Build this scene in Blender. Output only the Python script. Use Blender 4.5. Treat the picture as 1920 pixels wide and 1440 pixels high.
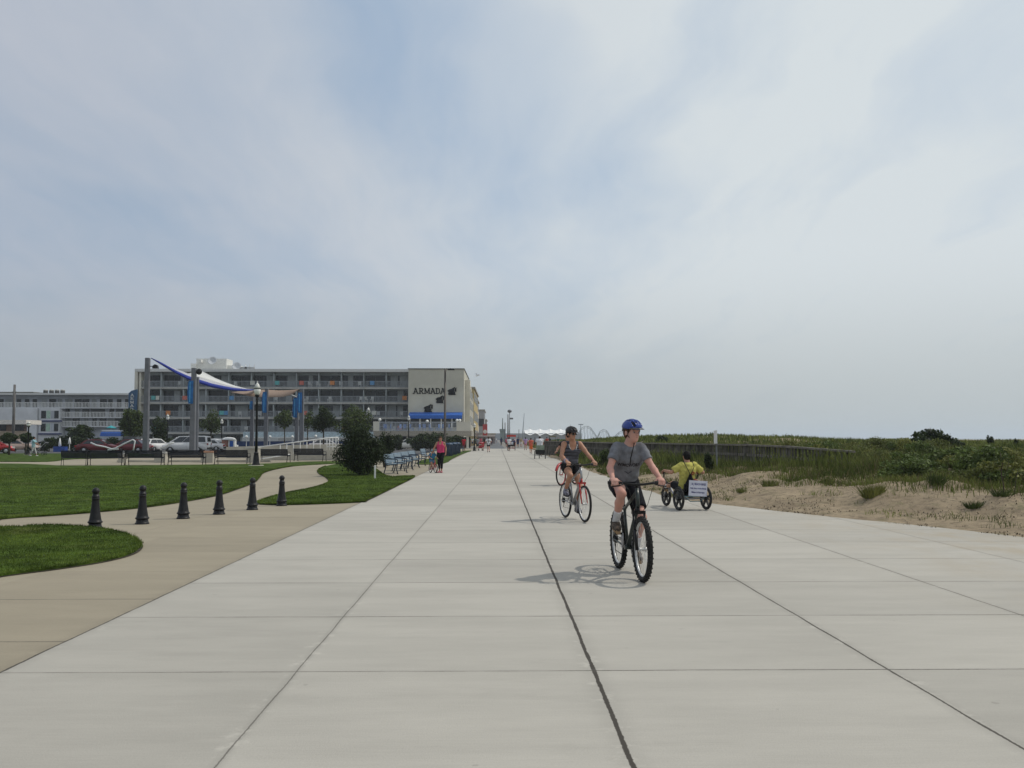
import bpy, bmesh, math, random
import numpy as np
from mathutils import Vector, Matrix, Euler
from mathutils.bvhtree import BVHTree

R = math.radians
PI = math.pi
for o in list(bpy.data.objects):
    bpy.data.objects.remove(o)
scene = bpy.context.scene
col = scene.collection

# ------------------------------------------------------------------ camera, sky, sun, exposure
CAM_H = 1.55
FPX = 1732.0                       # focal length in pixels of the 1920 wide photograph
cam_data = bpy.data.cameras.new('camera')
cam = bpy.data.objects.new('camera', cam_data)
col.objects.link(cam)
cam.location = (0, 0, CAM_H)
cam.rotation_euler = (R(90 + 3.37), 0, R(-0.926))
cam_data.sensor_width = 36.0
cam_data.lens = 36.0 * FPX / 1920.0
cam_data.clip_start = 0.1
cam_data.clip_end = 20000
scene.camera = cam

SUN_DIR = Vector((1.0, 0.27, 1.38)).normalized()      # towards the sun
SUN_EL = math.asin(SUN_DIR.z)
SUN_AZ = math.atan2(SUN_DIR.x, SUN_DIR.y)
sd = bpy.data.lights.new('sun', 'SUN')
sd.energy = 2.0
sd.angle = R(1.2)
sd.color = (1.0, 0.94, 0.84)
sun = bpy.data.objects.new('sun', sd)
col.objects.link(sun)
sun.rotation_euler = SUN_DIR.to_track_quat('Z', 'Y').to_euler()

scene.view_settings.view_transform = 'Standard'
scene.view_settings.look = 'None'
scene.view_settings.exposure = 0.0
scene.view_settings.gamma = 1.0
scene.cycles.use_denoising = True
scene.cycles.volume_bounces = 1
scene.cycles.max_bounces = 6
scene.cycles.transparent_max_bounces = 12

world = bpy.data.worlds.new('World')
scene.world = world
world.use_nodes = True


class NT:
    """small helper for node trees"""
    def __init__(self, tree):
        self.t = tree
        self.n = tree.nodes
        self.l = tree.links

    def put(self, sock, v):
        if isinstance(v, bpy.types.NodeSocket):
            self.l.new(v, sock)
        elif isinstance(v, (int, float)):
            try:
                sock.default_value = v
            except TypeError:
                sock.default_value = [v] * len(sock.default_value)
        else:
            v = tuple(v)
            if len(sock.default_value) == 4 and len(v) == 3:
                v = v + (1.0,)
            sock.default_value = v

    def math(self, op, a, b=0.0, c=None, clamp=False):
        n = self.n.new('ShaderNodeMath')
        n.operation = op
        n.use_clamp = clamp
        self.put(n.inputs[0], a)
        self.put(n.inputs[1], b)
        if c is not None:
            self.put(n.inputs[2], c)
        return n.outputs[0]

    def mix(self, fac, a, b, blend='MIX'):
        n = self.n.new('ShaderNodeMix')
        n.data_type = 'RGBA'
        n.blend_type = blend
        self.put(n.inputs[0], fac)
        self.put(n.inputs[6], a)
        self.put(n.inputs[7], b)
        return n.outputs[2]

    def noise(self, vec, scale, detail=4, rough=0.5, dist=0.0, out='Fac'):
        n = self.n.new('ShaderNodeTexNoise')
        if vec is not None:
            self.l.new(vec, n.inputs['Vector'])
        n.inputs['Scale'].default_value = scale
        n.inputs['Detail'].default_value = detail
        n.inputs['Roughness'].default_value = rough
        n.inputs['Distortion'].default_value = dist
        return n.outputs[out]

    def mapping(self, vec, loc=(0, 0, 0), rot=(0, 0, 0), scale=(1, 1, 1)):
        n = self.n.new('ShaderNodeMapping')
        self.l.new(vec, n.inputs[0])
        n.inputs[1].default_value = loc
        n.inputs[2].default_value = rot
        n.inputs[3].default_value = scale
        return n.outputs[0]

    def ramp(self, fac, lo, hi, vlo=0.0, vhi=1.0):
        n = self.n.new('ShaderNodeMapRange')
        n.interpolation_type = 'SMOOTHSTEP'
        self.put(n.inputs[0], fac)
        n.inputs[1].default_value = lo
        n.inputs[2].default_value = hi
        n.inputs[3].default_value = vlo
        n.inputs[4].default_value = vhi
        return n.outputs[0]

    def sep(self, vec):
        n = self.n.new('ShaderNodeSeparateXYZ')
        self.l.new(vec, n.inputs[0])
        return n.outputs

    def comb(self, x, y, z=0.0):
        n = self.n.new('ShaderNodeCombineXYZ')
        for s, v in zip(n.inputs, (x, y, z)):
            self.put(s, v)
        return n.outputs[0]


def build_world():
    t = NT(world.node_tree)
    t.n.clear()
    out = t.n.new('ShaderNodeOutputWorld')
    bg = t.n.new('ShaderNodeBackground')
    bg.inputs['Strength'].default_value = 0.1
    t.l.new(bg.outputs[0], out.inputs['Surface'])
    sky = t.n.new('ShaderNodeTexSky')
    sky.sky_type = 'NISHITA'
    sky.sun_disc = False
    sky.sun_elevation = SUN_EL
    sky.sun_rotation = SUN_AZ
    sky.air_density = 1.0
    sky.dust_density = 2.0
    sky.ozone_density = 1.0
    tc = t.n.new('ShaderNodeTexCoord')
    d = t.sep(tc.outputs['Generated'])
    up = t.math('MAXIMUM', d[2], 0.0)
    den = t.math('ADD', up, 0.16)
    px = t.math('DIVIDE', d[0], den)
    py = t.math('DIVIDE', d[1], den)
    p = t.comb(px, py, 0.0)
    # high thin cirrus in long drawn out streaks over a broad milky veil, with a few bluer gaps
    warp = t.noise(p, 0.7, 4, 0.55, out='Color')
    w = t.n.new('ShaderNodeVectorMath')
    w.operation = 'MULTIPLY_ADD'
    t.l.new(warp, w.inputs[0])
    w.inputs[1].default_value = (0.7, 0.7, 0.0)
    t.l.new(p, w.inputs[2])
    m1 = t.mapping(w.outputs[0], loc=(0.4, 0.3, 0), rot=(0, 0, R(-8)), scale=(1.15, 0.26, 1))
    m2 = t.mapping(w.outputs[0], loc=(3.1, 1.7, 0), rot=(0, 0, R(12)), scale=(0.62, 0.36, 1))
    n1 = t.noise(m1, 2.1, 8, 0.58)
    n2 = t.noise(m2, 1.0, 5, 0.5)
    yy = t.math('MAXIMUM', d[1], 0.05)
    az = t.math('DIVIDE', d[0], yy)
    el = t.math('DIVIDE', d[2], yy)
    wc = t.sep(warp)
    az = t.math('ADD', az, t.math('MULTIPLY', t.math('SUBTRACT', wc[0], 0.5), 0.42))
    el = t.math('ADD', el, t.math('MULTIPLY', t.math('SUBTRACT', wc[1], 0.5), 0.26))
    front = t.ramp(d[1], 0.1, 0.5)

    def gap(cx, cy, rx, ry, tilt):
        dx = t.math('SUBTRACT', az, cx)
        dy = t.math('SUBTRACT', t.math('SUBTRACT', el, cy), t.math('MULTIPLY', dx, tilt))
        q = t.math('ADD', t.math('POWER', t.math('ABSOLUTE', t.math('DIVIDE', dx, rx)), 2), t.math('POWER', t.math('ABSOLUTE', t.math('DIVIDE', dy, ry)), 2))
        return t.math('MULTIPLY', t.ramp(q, 0.0, 1.0, 1.0, 0.0), front)

    cov = t.ramp(t.math('ADD', t.math('MULTIPLY', n1, 0.62), t.math('MULTIPLY', n2, 0.45)), 0.36, 0.66, 0.30, 1.0)
    cov = t.math('SUBTRACT', cov, t.math('MULTIPLY', gap(-0.05, 0.395, 0.28, 0.15, -0.4), 0.44))
    cov = t.math('SUBTRACT', cov, t.math('MULTIPLY', gap(-0.50, 0.225, 0.42, 0.075, -0.16), 0.38))
    cov = t.math('SUBTRACT', cov, t.math('MULTIPLY', gap(0.06, 0.26, 0.16, 0.05, 0.5), 0.16))
    cov = t.math('ADD', cov, t.ramp(d[0], 0.0, 0.5, 0.0, 0.38), clamp=True)
    cloud = t.mix(t.ramp(d[0], -0.5, 0.30), (4.85, 5.2, 5.9), (6.7, 7.25, 7.55))
    clear = t.mix(0.75, sky.outputs[0], (4.2, 5.4, 6.9))
    clear = t.mix(t.ramp(d[0], -0.5, 0.1, 0.55, 0.0), clear, (3.1, 3.75, 4.7))
    c = t.mix(cov, clear, cloud)
    # the milky band of summer haze low over the horizon
    low = t.ramp(d[2], 0.0, 0.20, 0.95, 0.0)
    c = t.mix(low, c, t.mix(t.ramp(d[0], -0.5, 0.45), (3.45, 3.95, 4.3), (4.75, 5.2, 5.3)))
    t.l.new(c, bg.inputs['Color'])


build_world()

# ------------------------------------------------------------------ from a pixel of the photograph to a point in the place
CR = cam.rotation_euler.to_matrix()


def ray(px, py):
    return CR @ Vector(((px - 960) / FPX, -(py - 720) / FPX, -1.0))


def G(px, py, z=0.0):
    r = ray(px, py)
    k = (z - CAM_H) / r.z
    return Vector((r.x * k, r.y * k, z))


def P(px, py, Y):
    r = ray(px, py)
    k = Y / r.y
    return Vector((r.x * k, Y, CAM_H + r.z * k))


# ------------------------------------------------------------------ materials
MATS = {}


def M(name, c, rough=0.65, var=0.12, scale=6.0, bump=0.0, metal=0.0, spec=0.4, island=0.0, world_space=False,
      stretch=(1, 1, 1), bscale=None, c2=None, transl=0.0, sheen=0.0):
    if name in MATS:
        return MATS[name]
    m = bpy.data.materials.new(name)
    m.use_nodes = True
    t = NT(m.node_tree)
    b = t.n['Principled BSDF']
    b.inputs['Roughness'].default_value = rough
    b.inputs['Metallic'].default_value = metal
    b.inputs['Specular IOR Level'].default_value = spec
    if sheen:
        b.inputs['Sheen Weight'].default_value = sheen
    if world_space:
        v = t.n.new('ShaderNodeNewGeometry').outputs['Position']
    else:
        v = t.n.new('ShaderNodeTexCoord').outputs['Object']
    if stretch != (1, 1, 1):
        v = t.mapping(v, scale=stretch)
    n = t.noise(v, scale, 5, 0.6)
    c = tuple(c)
    lo = tuple(max(0.0, x * (1 - 2.0 * var)) for x in c)
    hi = c2 if c2 else tuple(min(1.0, x * (1 + 1.6 * var)) for x in c)
    cc = t.mix(t.ramp(n, 0.3, 0.72), lo, hi)
    if island:
        g = t.n.new('ShaderNodeNewGeometry')
        f = t.math('MULTIPLY_ADD', g.outputs['Random Per Island'], 2 * island, 1.0 - island)
        k = t.n.new('ShaderNodeVectorMath')
        k.operation = 'SCALE'
        t.l.new(cc, k.inputs[0])
        t.l.new(f, k.inputs['Scale'])
        cc = k.outputs[0]
    t.l.new(cc, b.inputs['Base Color'])
    if bump:
        bn = t.n.new('ShaderNodeBump')
        bn.inputs['Strength'].default_value = bump
        bn.inputs['Distance'].default_value = 0.02
        t.l.new(t.noise(v, bscale or scale * 4, 4, 0.6), bn.inputs['Height'])
        t.l.new(bn.outputs[0], b.inputs['Normal'])
    if transl:
        tr = t.n.new('ShaderNodeBsdfTranslucent')
        t.l.new(cc, tr.inputs['Color'])
        ms = t.n.new('ShaderNodeMixShader')
        ms.inputs[0].default_value = transl
        o = t.n['Material Output']
        t.l.new(b.outputs[0], ms.inputs[1])
        t.l.new(tr.outputs[0], ms.inputs[2])
        t.l.new(ms.outputs[0], o.inputs['Surface'])
    MATS[name] = m
    return m


def glass_mat(name, c, rough=0.12, spec=0.6):
    return M(name, c, rough=rough, var=0.25, scale=0.6, spec=spec)


# ------------------------------------------------------------------ objects
def tag(o, label=None, cat=None, group=None, kind=None):
    if label:
        o['label'] = label
    if cat:
        o['category'] = cat
    if group:
        o['group'] = group
    if kind:
        o['kind'] = kind
    return o


def thing(name, label, cat, loc=(0, 0, 0), rz=0.0, group=None):
    o = bpy.data.objects.new(name, None)
    o.empty_display_size = 0.2
    col.objects.link(o)
    o.location = loc
    o.rotation_euler = (0, 0, rz)
    return tag(o, label, cat, group)


def kids(o):
    return [c for c in bpy.data.objects if c.parent == o]


def copy_tree(o, parent=None):
    c = o.copy()
    col.objects.link(c)
    c.parent = parent
    for ch in CHILD.get(o.name, []):
        copy_tree(ch, c)
    return c


CHILD = {}


def dup(o, loc, rz=0.0, label=None, scale=None):
    if not CHILD.get('built:' + o.name):
        def reg(x):
            CHILD[x.name] = kids(x)
            for y in CHILD[x.name]:
                reg(y)
        reg(o)
        CHILD['built:' + o.name] = True
    c = copy_tree(o)
    c.location = loc
    c.rotation_euler = (0, 0, rz)
    if scale:
        c.scale = scale
    if label:
        c['label'] = label
    return c


def link_mesh(name, me, mat, parent=None):
    o = bpy.data.objects.new(name, me)
    col.objects.link(o)
    if mat is not None:
        me.materials.append(mat)
    if parent is not None:
        o.parent = parent
    return o


def frame_from(a, b):
    """matrix whose Z axis runs from a to b"""
    d = (b - a)
    return d.to_track_quat('Z', 'Y').to_matrix()


class MB:
    """collects shapes; build() links them as one mesh object"""
    def __init__(self):
        self.v = []
        self.f = []
        self.s = []

    def add(self, vs, fs, smooth=False, mat=None):
        b = len(self.v)
        if mat is not None:
            vs = [mat @ Vector(x) for x in vs]
        self.v.extend([tuple(x) for x in vs])
        for f in fs:
            self.f.append(tuple(i + b for i in f))
            self.s.append(smooth)
        return self

    def box(self, c, s, rot=None, taper=1.0):
        x, y, z = (k / 2 for k in s)
        vs = []
        for sz in (-1, 1):
            k = taper if sz > 0 else 1.0
            for sx, sy in ((-1, -1), (1, -1), (1, 1), (-1, 1)):
                vs.append(Vector((sx * x * k, sy * y * k, sz * z)))
        if rot is not None:
            vs = [rot @ w for w in vs]
        c = Vector(c)
        vs = [w + c for w in vs]
        return self.add(vs, [(3, 2, 1, 0), (4, 5, 6, 7), (0, 1, 5, 4), (1, 2, 6, 5), (2, 3, 7, 6), (3, 0, 4, 7)])

    def bar(self, a, b, w, h=None, up=(0, 0, 1)):
        """a box beam from a to b"""
        a, b = Vector(a), Vector(b)
        d = (b - a)
        L = d.length
        d.normalize()
        u = Vector(up)
        if abs(d.dot(u)) > 0.98:
            u = Vector((0, 1, 0))
        s = d.cross(u).normalized()
        u = s.cross(d)
        rot = Matrix((d, s, u)).transposed()
        return self.box((a + b) / 2, (L, w, h or w), rot)

    def tube(self, pts, r, n=8, caps=True, smooth=True, flat=1.0):
        pts = [Vector(p) for p in pts]
        rs = r if isinstance(r, (list, tuple)) else [r] * len(pts)
        vs, fs = [], []
        prev = None
        for i, p in enumerate(pts):
            if i == 0:
                d = pts[1] - pts[0]
            elif i == len(pts) - 1:
                d = pts[-1] - pts[-2]
            else:
                d = (pts[i + 1] - pts[i]).normalized() + (pts[i] - pts[i - 1]).normalized()
            d.normalize()
            if prev is None:
                u = Vector((0, 0, 1)) if abs(d.z) < 0.9 else Vector((1, 0, 0))
                u = (u - d * u.dot(d)).normalized()
            else:
                u = (prev - d * prev.dot(d)).normalized()
            prev = u
            w = d.cross(u)
            for k in range(n):
                a = 2 * PI * k / n
                vs.append(p + (u * math.cos(a) + w * math.sin(a) * flat) * rs[i])
        m = len(pts)
        for i in range(m - 1):
            for k in range(n):
                k2 = (k + 1) % n
                fs.append((i * n + k, i * n + k2, (i + 1) * n + k2, (i + 1) * n + k))
        self.add(vs, fs, smooth)
        if caps:
            b = len(self.v) - len(vs)
            self.f.append(tuple(b + k for k in reversed(range(n))))
            self.f.append(tuple(b + (m - 1) * n + k for k in range(n)))
            self.s += [False, False]
        return self

    def lathe(self, prof, n=16, c=(0, 0, 0), axis=None, smooth=True, close=True):
        """prof: list of (radius, height)"""
        c = Vector(c)
        rot = axis if axis is not None else Matrix.Identity(3)
        vs, fs = [], []
        for (r, z) in prof:
            for k in range(n):
                a = 2 * PI * k / n
                vs.append(c + rot @ Vector((r * math.cos(a), r * math.sin(a), z)))
        m = len(prof)
        for i in range(m - 1):
            for k in range(n):
                k2 = (k + 1) % n
                fs.append((i * n + k, i * n + k2, (i + 1) * n + k2, (i + 1) * n + k))
        self.add(vs, fs, smooth)
        if close:
            b = len(self.v) - len(vs)
            self.f.append(tuple(b + k for k in reversed(range(n))))
            self.f.append(tuple(b + (m - 1) * n + k for k in range(n)))
            self.s += [False, False]
        return self

    def sphere(self, c, r, nu=12, nv=8, rot=None):
        rr = r if isinstance(r, (list, tuple)) else (r, r, r)
        vs, fs = [], []
        for j in range(nv + 1):
            th = PI * j / nv
            for i in range(nu):
                a = 2 * PI * i / nu
                v = Vector((rr[0] * math.sin(th) * math.cos(a), rr[1] * math.sin(th) * math.sin(a), rr[2] * math.cos(th)))
                if rot is not None:
                    v = rot @ v
                vs.append(v + Vector(c))
        for j in range(nv):
            for i in range(nu):
                i2 = (i + 1) % nu
                fs.append((j * nu + i, (j + 1) * nu + i, (j + 1) * nu + i2, j * nu + i2))
        return self.add(vs, fs, True)

    def torus(self, c, R0, r, n=32, m=8, axis=None, smooth=True, flat=1.0):
        rot = axis if axis is not None else Matrix.Identity(3)
        vs, fs = [], []
        for i in range(n):
            a = 2 * PI * i / n
            for j in range(m):
                b = 2 * PI * j / m
                q = R0 + r * math.cos(b)
                vs.append(Vector(c) + rot @ Vector((q * math.cos(a), q * math.sin(a), r * math.sin(b) * flat)))
        for i in range(n):
            for j in range(m):
                i2, j2 = (i + 1) % n, (j + 1) % m
                fs.append((i * m + j, i2 * m + j, i2 * m + j2, i * m + j2))
        return self.add(vs, fs, smooth)

    def prism(self, poly, thick, frame=None, origin=(0, 0, 0)):
        """poly: list of (u, v) outline (counter-clockwise); extruded along w by thick; frame 3x3 columns u, v, w"""
        fr = frame if frame is not None else Matrix.Identity(3)
        o = Vector(origin)
        n = len(poly)
        vs = [o + fr @ Vector((u, v, 0)) for u, v in poly] + [o + fr @ Vector((u, v, thick)) for u, v in poly]
        fs = [tuple(reversed(range(n))), tuple(range(n, 2 * n))]
        for i in range(n):
            j = (i + 1) % n
            fs.append((i, j, n + j, n + i))
        return self.add(vs, fs)

    def quad(self, a, b, c, d):
        return self.add([a, b, c, d], [(0, 1, 2, 3)])

    def build(self, name, mat, parent=None, bevel=0.0, seg=2):
        me = bpy.data.meshes.new(name)
        me.from_pydata(self.v, [], self.f)
        me.polygons.foreach_set('use_smooth', self.s)
        me.validate()
        me.update()
        o = link_mesh(name, me, mat, parent)
        if bevel:
            md = o.modifiers.new('bevel', 'BEVEL')
            md.width = bevel
            md.segments = seg
            md.limit_method = 'ANGLE'
            md.angle_limit = R(40)
        return o


XZ = Matrix(((1, 0, 0), (0, 0, -1), (0, 1, 0)))     # u -> x, v -> z, w -> -y
YZ = Matrix(((0, 0, 1), (1, 0, 0), (0, 1, 0)))      # u -> y, v -> z, w -> x


def mesh_np(name, verts, faces, mat, parent=None, smooth=False):
    """verts (n,3) array, faces (m,k) array of one corner count"""
    verts = np.asarray(verts, dtype=np.float32)
    faces = np.asarray(faces, dtype=np.int32)
    me = bpy.data.meshes.new(name)
    me.vertices.add(len(verts))
    me.vertices.foreach_set('co', verts.ravel())
    m, k = faces.shape
    me.loops.add(m * k)
    me.loops.foreach_set('vertex_index', faces.ravel())
    me.polygons.add(m)
    me.polygons.foreach_set('loop_start', np.arange(0, m * k, k, dtype=np.int32))
    me.polygons.foreach_set('use_smooth', np.full(m, smooth, dtype=bool))
    me.update(calc_edges=True)
    return link_mesh(name, me, mat, parent)


def text_mesh(txt, size, bold=0.0, align='CENTER'):
    """lettering as plain vertices and faces, lying in XY, baseline at y = 0"""
    cu = bpy.data.curves.new('lettering', 'FONT')
    cu.body = txt
    cu.size = size
    cu.offset = bold
    cu.align_x = align
    cu.resolution_u = 3
    ob = bpy.data.objects.new('lettering', cu)
    col.objects.link(ob)
    dg = bpy.context.evaluated_depsgraph_get()
    dg.update()
    me = bpy.data.meshes.new_from_object(ob.evaluated_get(dg))
    vs = [v.co.copy() for v in me.vertices]
    fs = [tuple(p.vertices) for p in me.polygons]
    bpy.data.objects.remove(ob)
    bpy.data.meshes.remove(me)
    return vs, fs


def put_text(mb, txt, size, origin, u, v, bold=0.0, align='CENTER', wid=None, bar=None):
    vs, fs = text_mesh(txt, size, bold, align)
    if wid:
        x0 = min(p.x for p in vs)
        x1 = max(p.x for p in vs)
        k = wid / (x1 - x0)
        for p in vs:
            p.x *= k
    u, v, o = Vector(u), Vector(v), Vector(origin)
    mb.add([o + u * p.x + v * p.y for p in vs], fs)
    return mb


rng = np.random.default_rng(7)
random.seed(11)
# ================================================================== the setting
PROM_L = -3.30                     # left edge of the concrete promenade
JX = [-1.333, 0.648, 2.63, 4.61, 6.6]


def edge_right(y):
    """right edge of the promenade, where the sand begins"""
    pts = [(-10, 10.2), (4, 9.6), (9, 9.3), (12, 8.8), (14.3, 8.1), (18.1, 6.5), (21.5, 5.05), (24.2, 4.3), (33, 4.1), (46, 4.2), (77, 4.4), (100, 4.6), (400, 9.0)]
    for (a, u), (b, w) in zip(pts, pts[1:]):
        if y <= b:
            return u + (w - u) * max(0.0, (y - a)) / (b - a)
    return pts[-1][1]


def concrete(name, base, lines_x, spacing_y, y0, joints=True, edge=None, fade=None):
    m = bpy.data.materials.new(name)
    m.use_nodes = True
    t = NT(m.node_tree)
    b = t.n['Principled BSDF']
    b.inputs['Roughness'].default_value = 0.85
    b.inputs['Specular IOR Level'].default_value = 0.25
    pos = t.n.new('ShaderNodeNewGeometry').outputs['Position']
    s = t.sep(pos)
    wob = t.math('MULTIPLY', t.math('SUBTRACT', t.noise(pos, 1.2, 3, 0.5), 0.5), 0.028)
    wobf = t.math('MULTIPLY', t.math('SUBTRACT', t.noise(pos, 24, 4, 0.75), 0.5), 0.016)
    wob = t.math('ADD', wob, wobf)
    broad = t.noise(pos, 0.35, 4, 0.6)
    mid = t.noise(t.mapping(pos, scale=(0.35, 1.3, 1)), 1.6, 5, 0.65)
    fine = t.noise(pos, 90, 3, 0.7)
    brush = t.noise(t.mapping(pos, scale=(0.8, 26, 1)), 3.0, 3, 0.6)
    val = t.math('ADD', t.ramp(broad, 0.25, 0.75, 0.965, 1.04), t.ramp(mid, 0.25, 0.75, -0.07, 0.06))
    val = t.math('ADD', val, t.ramp(fine, 0.2, 0.8, -0.06, 0.06))
    val = t.math('ADD', val, t.ramp(brush, 0.3, 0.7, -0.025, 0.025))
    # each slab was poured with its own tone
    cx = t.math('FLOOR', t.math('DIVIDE', t.math('SUBTRACT', s[0], PROM_L - 1.985 * 4), 1.985))
    cy = t.math('FLOOR', t.math('DIVIDE', t.math('SUBTRACT', s[1], y0), spacing_y))
    wn = t.n.new('ShaderNodeTexWhiteNoise')
    t.l.new(t.comb(cx, cy, 0), wn.inputs['Vector'])
    val = t.math('ADD', val, t.math('MULTIPLY_ADD', wn.outputs['Value'], 0.14, -0.07))
    k = t.n.new('ShaderNodeVectorMath')
    k.operation = 'SCALE'
    t.put(k.inputs[0], base)
    t.l.new(val, k.inputs['Scale'])
    c = k.outputs[0]
    # weathered stains, rust and tyre scuffs
    stain = t.ramp(t.noise(t.mapping(pos, scale=(0.5, 1.5, 1)), 1.1, 6, 0.7), 0.54, 0.74, 0, 0.34)
    c = t.mix(stain, c, tuple(x * 0.74 for x in base))
    spot = t.ramp(t.noise(pos, 7.0, 2, 0.4), 0.765, 0.785, 0, 0.3)
    c = t.mix(spot, c, tuple(x * 0.45 for x in base))
    if joints:
        dmin = None
        for x, wdt, dark in lines_x:
            d = t.math('ABSOLUTE', t.math('SUBTRACT', t.math('ADD', s[0], wob), x))
            # grime either side of the joint
            hal = t.ramp(d, wdt * 0.5, wdt * 5.0, 0.22, 0.0)
            c = t.mix(hal, c, tuple(q * 0.6 for q in base))
            chip = t.math('MULTIPLY', t.ramp(d, 0.03, 0.13, 0.5, 0.0), t.ramp(t.noise(pos, 5.5, 5, 0.7), 0.52, 0.68))
            c = t.mix(chip, c, tuple(min(1.0, q * 1.32) for q in base))
            wv = t.math('MULTIPLY', t.ramp(t.noise(pos, 3.1, 4, 0.7), 0.3, 0.7, 0.75, 1.15), wdt)
            d = t.math('MULTIPLY', t.math('DIVIDE', d, wv), wdt)
            ln = t.ramp(d, wdt * 0.36, wdt * 0.62, dark, 0.0)
            c = t.mix(ln, c, (0.046, 0.039, 0.031))
        ph = t.math('FRACT', t.math('DIVIDE', t.math('SUBTRACT', t.math('ADD', s[1], wob), y0 - spacing_y / 2), spacing_y))
        d = t.math('MULTIPLY', t.math('ABSOLUTE', t.math('SUBTRACT', ph, 0.5)), spacing_y)
        hal = t.ramp(d, 0.0, 0.07, 0.12, 0.0)
        c = t.mix(hal, c, tuple(q * 0.62 for q in base))
        str_ = t.ramp(t.noise(t.mapping(pos, scale=(0.8, 0.5, 1)), 1.4, 3, 0.6), 0.35, 0.62, 0.35, 0.95)
        ln = t.math('MULTIPLY', t.ramp(d, 0.005, 0.011), -1.0)
        ln = t.math('MULTIPLY', t.math('ADD', ln, 1.0), str_)
        if fade:
            ln = t.math('MULTIPLY', ln, t.ramp(s[1], fade[0], fade[1], 1.0, 0.12))
        c = t.mix(ln, c, (0.06, 0.053, 0.044))
    if edge:
        # blown sand lying in a thin film towards the dune side
        film = t.math('MULTIPLY', t.ramp(s[0], edge[0], edge[1], 0.0, 0.75), t.ramp(t.noise(t.mapping(pos, scale=(1, 0.45, 1)), 1.3, 6, 0.7), 0.40, 0.70))
        c = t.mix(film, c, (0.36, 0.30, 0.215))
    t.l.new(c, b.inputs['Base Color'])
    bn = t.n.new('ShaderNodeBump')
    bn.inputs['Strength'].default_value = 0.25
    bn.inputs['Distance'].default_value = 0.01
    t.l.new(t.math('ADD', fine, t.math('MULTIPLY', brush, 0.6)), bn.inputs['Height'])
    t.l.new(bn.outputs[0], b.inputs['Normal'])
    return m


def sheet(name, pts, z, mat, thick=0.0, parent=None):
    """a ground sheet from an outline in metres; with thick > 0 it also has sides"""
    bm = bmesh.new()
    vs = [bm.verts.new((x, y, z)) for x, y in pts]
    f = bm.faces.new(vs)
    if f.normal.z < 0:
        f.normal_flip()
    if thick:
        r = bmesh.ops.extrude_face_region(bm, geom=[f])
        for v in r['geom']:
            if isinstance(v, bmesh.types.BMVert):
                v.co.z -= thick
    bmesh.ops.recalc_face_normals(bm, faces=bm.faces[:])
    bmesh.ops.triangulate(bm, faces=bm.faces[:])
    me = bpy.data.meshes.new(name)
    bm.to_mesh(me)
    bm.free()
    return link_mesh(name, me, mat, parent)


def smooth_poly(pts, n=5, closed=True):
    """Catmull-Rom through outline points"""
    out = []
    m = len(pts)
    for i in range(m):
        p0, p1, p2, p3 = (Vector(pts[(i + k) % m]) for k in (-1, 0, 1, 2))
        for j in range(n):
            t = j / n
            out.append(tuple(0.5 * ((2 * p1) + (p2 - p0) * t + (2 * p0 - 5 * p1 + 4 * p2 - p3) * t * t + (3 * p1 - p0 - 3 * p2 + p3) * t ** 3)))
    return out


m_ground = M('ground_sand', (0.26, 0.23, 0.15), rough=0.95, var=0.2, scale=0.08, world_space=True)
tag(sheet('ground', [(-4000, -60), (4000, -60), (4000, 9000), (-4000, 9000)], -0.06, m_ground), kind='structure')

m_prom = concrete('pale_concrete', (0.408, 0.386, 0.340),
                  [(PROM_L, 0.026, 0.9), (JX[0], 0.011, 0.62), (JX[1], 0.029, 0.97), (JX[2], 0.019, 0.88), (JX[3], 0.015, 0.8), (JX[4], 0.014, 0.6)], 1.9, 6.27, edge=(3.4, 8.5))
ys = [-8, 0, 4, 9, 12, 14.3, 16, 18.1, 20, 21.5, 23, 24.2, 33, 46, 77, 100, 140]
pr = [(PROM_L, -8)] + [(edge_right(y) + 0.35, y) for y in ys] + [(PROM_L, 140)]
tag(sheet('promenade', pr, 0.0, m_prom, 0.05), kind='structure')

m_tan = concrete('tan_concrete', (0.300, 0.262, 0.194), [(PROM_L, 0.028, 0.9), (-5.9, 0.006, 0.3), (-9.0, 0.006, 0.25)], 1.87, 7.24, fade=(8.9, 10.5))
tag(sheet('plaza', [(-70, -8), (PROM_L, -8), (PROM_L, 140), (-7.5, 140), (-7.5, 88), (-70, 88)], -0.004, m_tan), kind='structure')

m_wood = M('boardwalk_planks', (0.20, 0.19, 0.175), rough=0.9, var=0.15, scale=1.0, world_space=True, stretch=(0.2, 6, 1))
tag(sheet('boardwalk', [(-7.4, 140), (5.6, 140), (9.0, 400), (22, 1400), (-16, 1400), (-7.0, 400)], 0.002, m_wood), kind='structure')
m_tram = M('tram_lane_paving', (0.115, 0.125, 0.14), rough=0.9, var=0.15, scale=0.5, world_space=True)
tag(sheet('tram_lane', [(-1.35, 140.2), (1.2, 140.2), (-0.3, 700), (-3.2, 700)], 0.008, m_tram), kind='structure')
m_asph = M('parking_asphalt', (0.075, 0.075, 0.078), rough=0.92, var=0.15, scale=0.4, world_space=True)
tag(sheet('parking_lot', [(-160, 88.01), (-7.5, 88.01), (-7.5, 250), (-160, 250)], -0.002, m_asph), kind='structure')
m_white_line = M('road_paint', (0.62, 0.62, 0.6), rough=0.8, var=0.1)

# ---- lawns
m_soil = M('lawn_turf', (0.040, 0.066, 0.012), rough=0.95, var=0.3, scale=2.2, bump=0.5, world_space=True, c2=(0.084, 0.138, 0.022), bscale=60, spec=0.05)
m_blade = M('grass_blades', (0.076, 0.130, 0.019), rough=0.6, var=0.26, scale=0.6, island=0.35, world_space=True, c2=(0.145, 0.205, 0.034), transl=0.25, spec=0.1)


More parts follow.
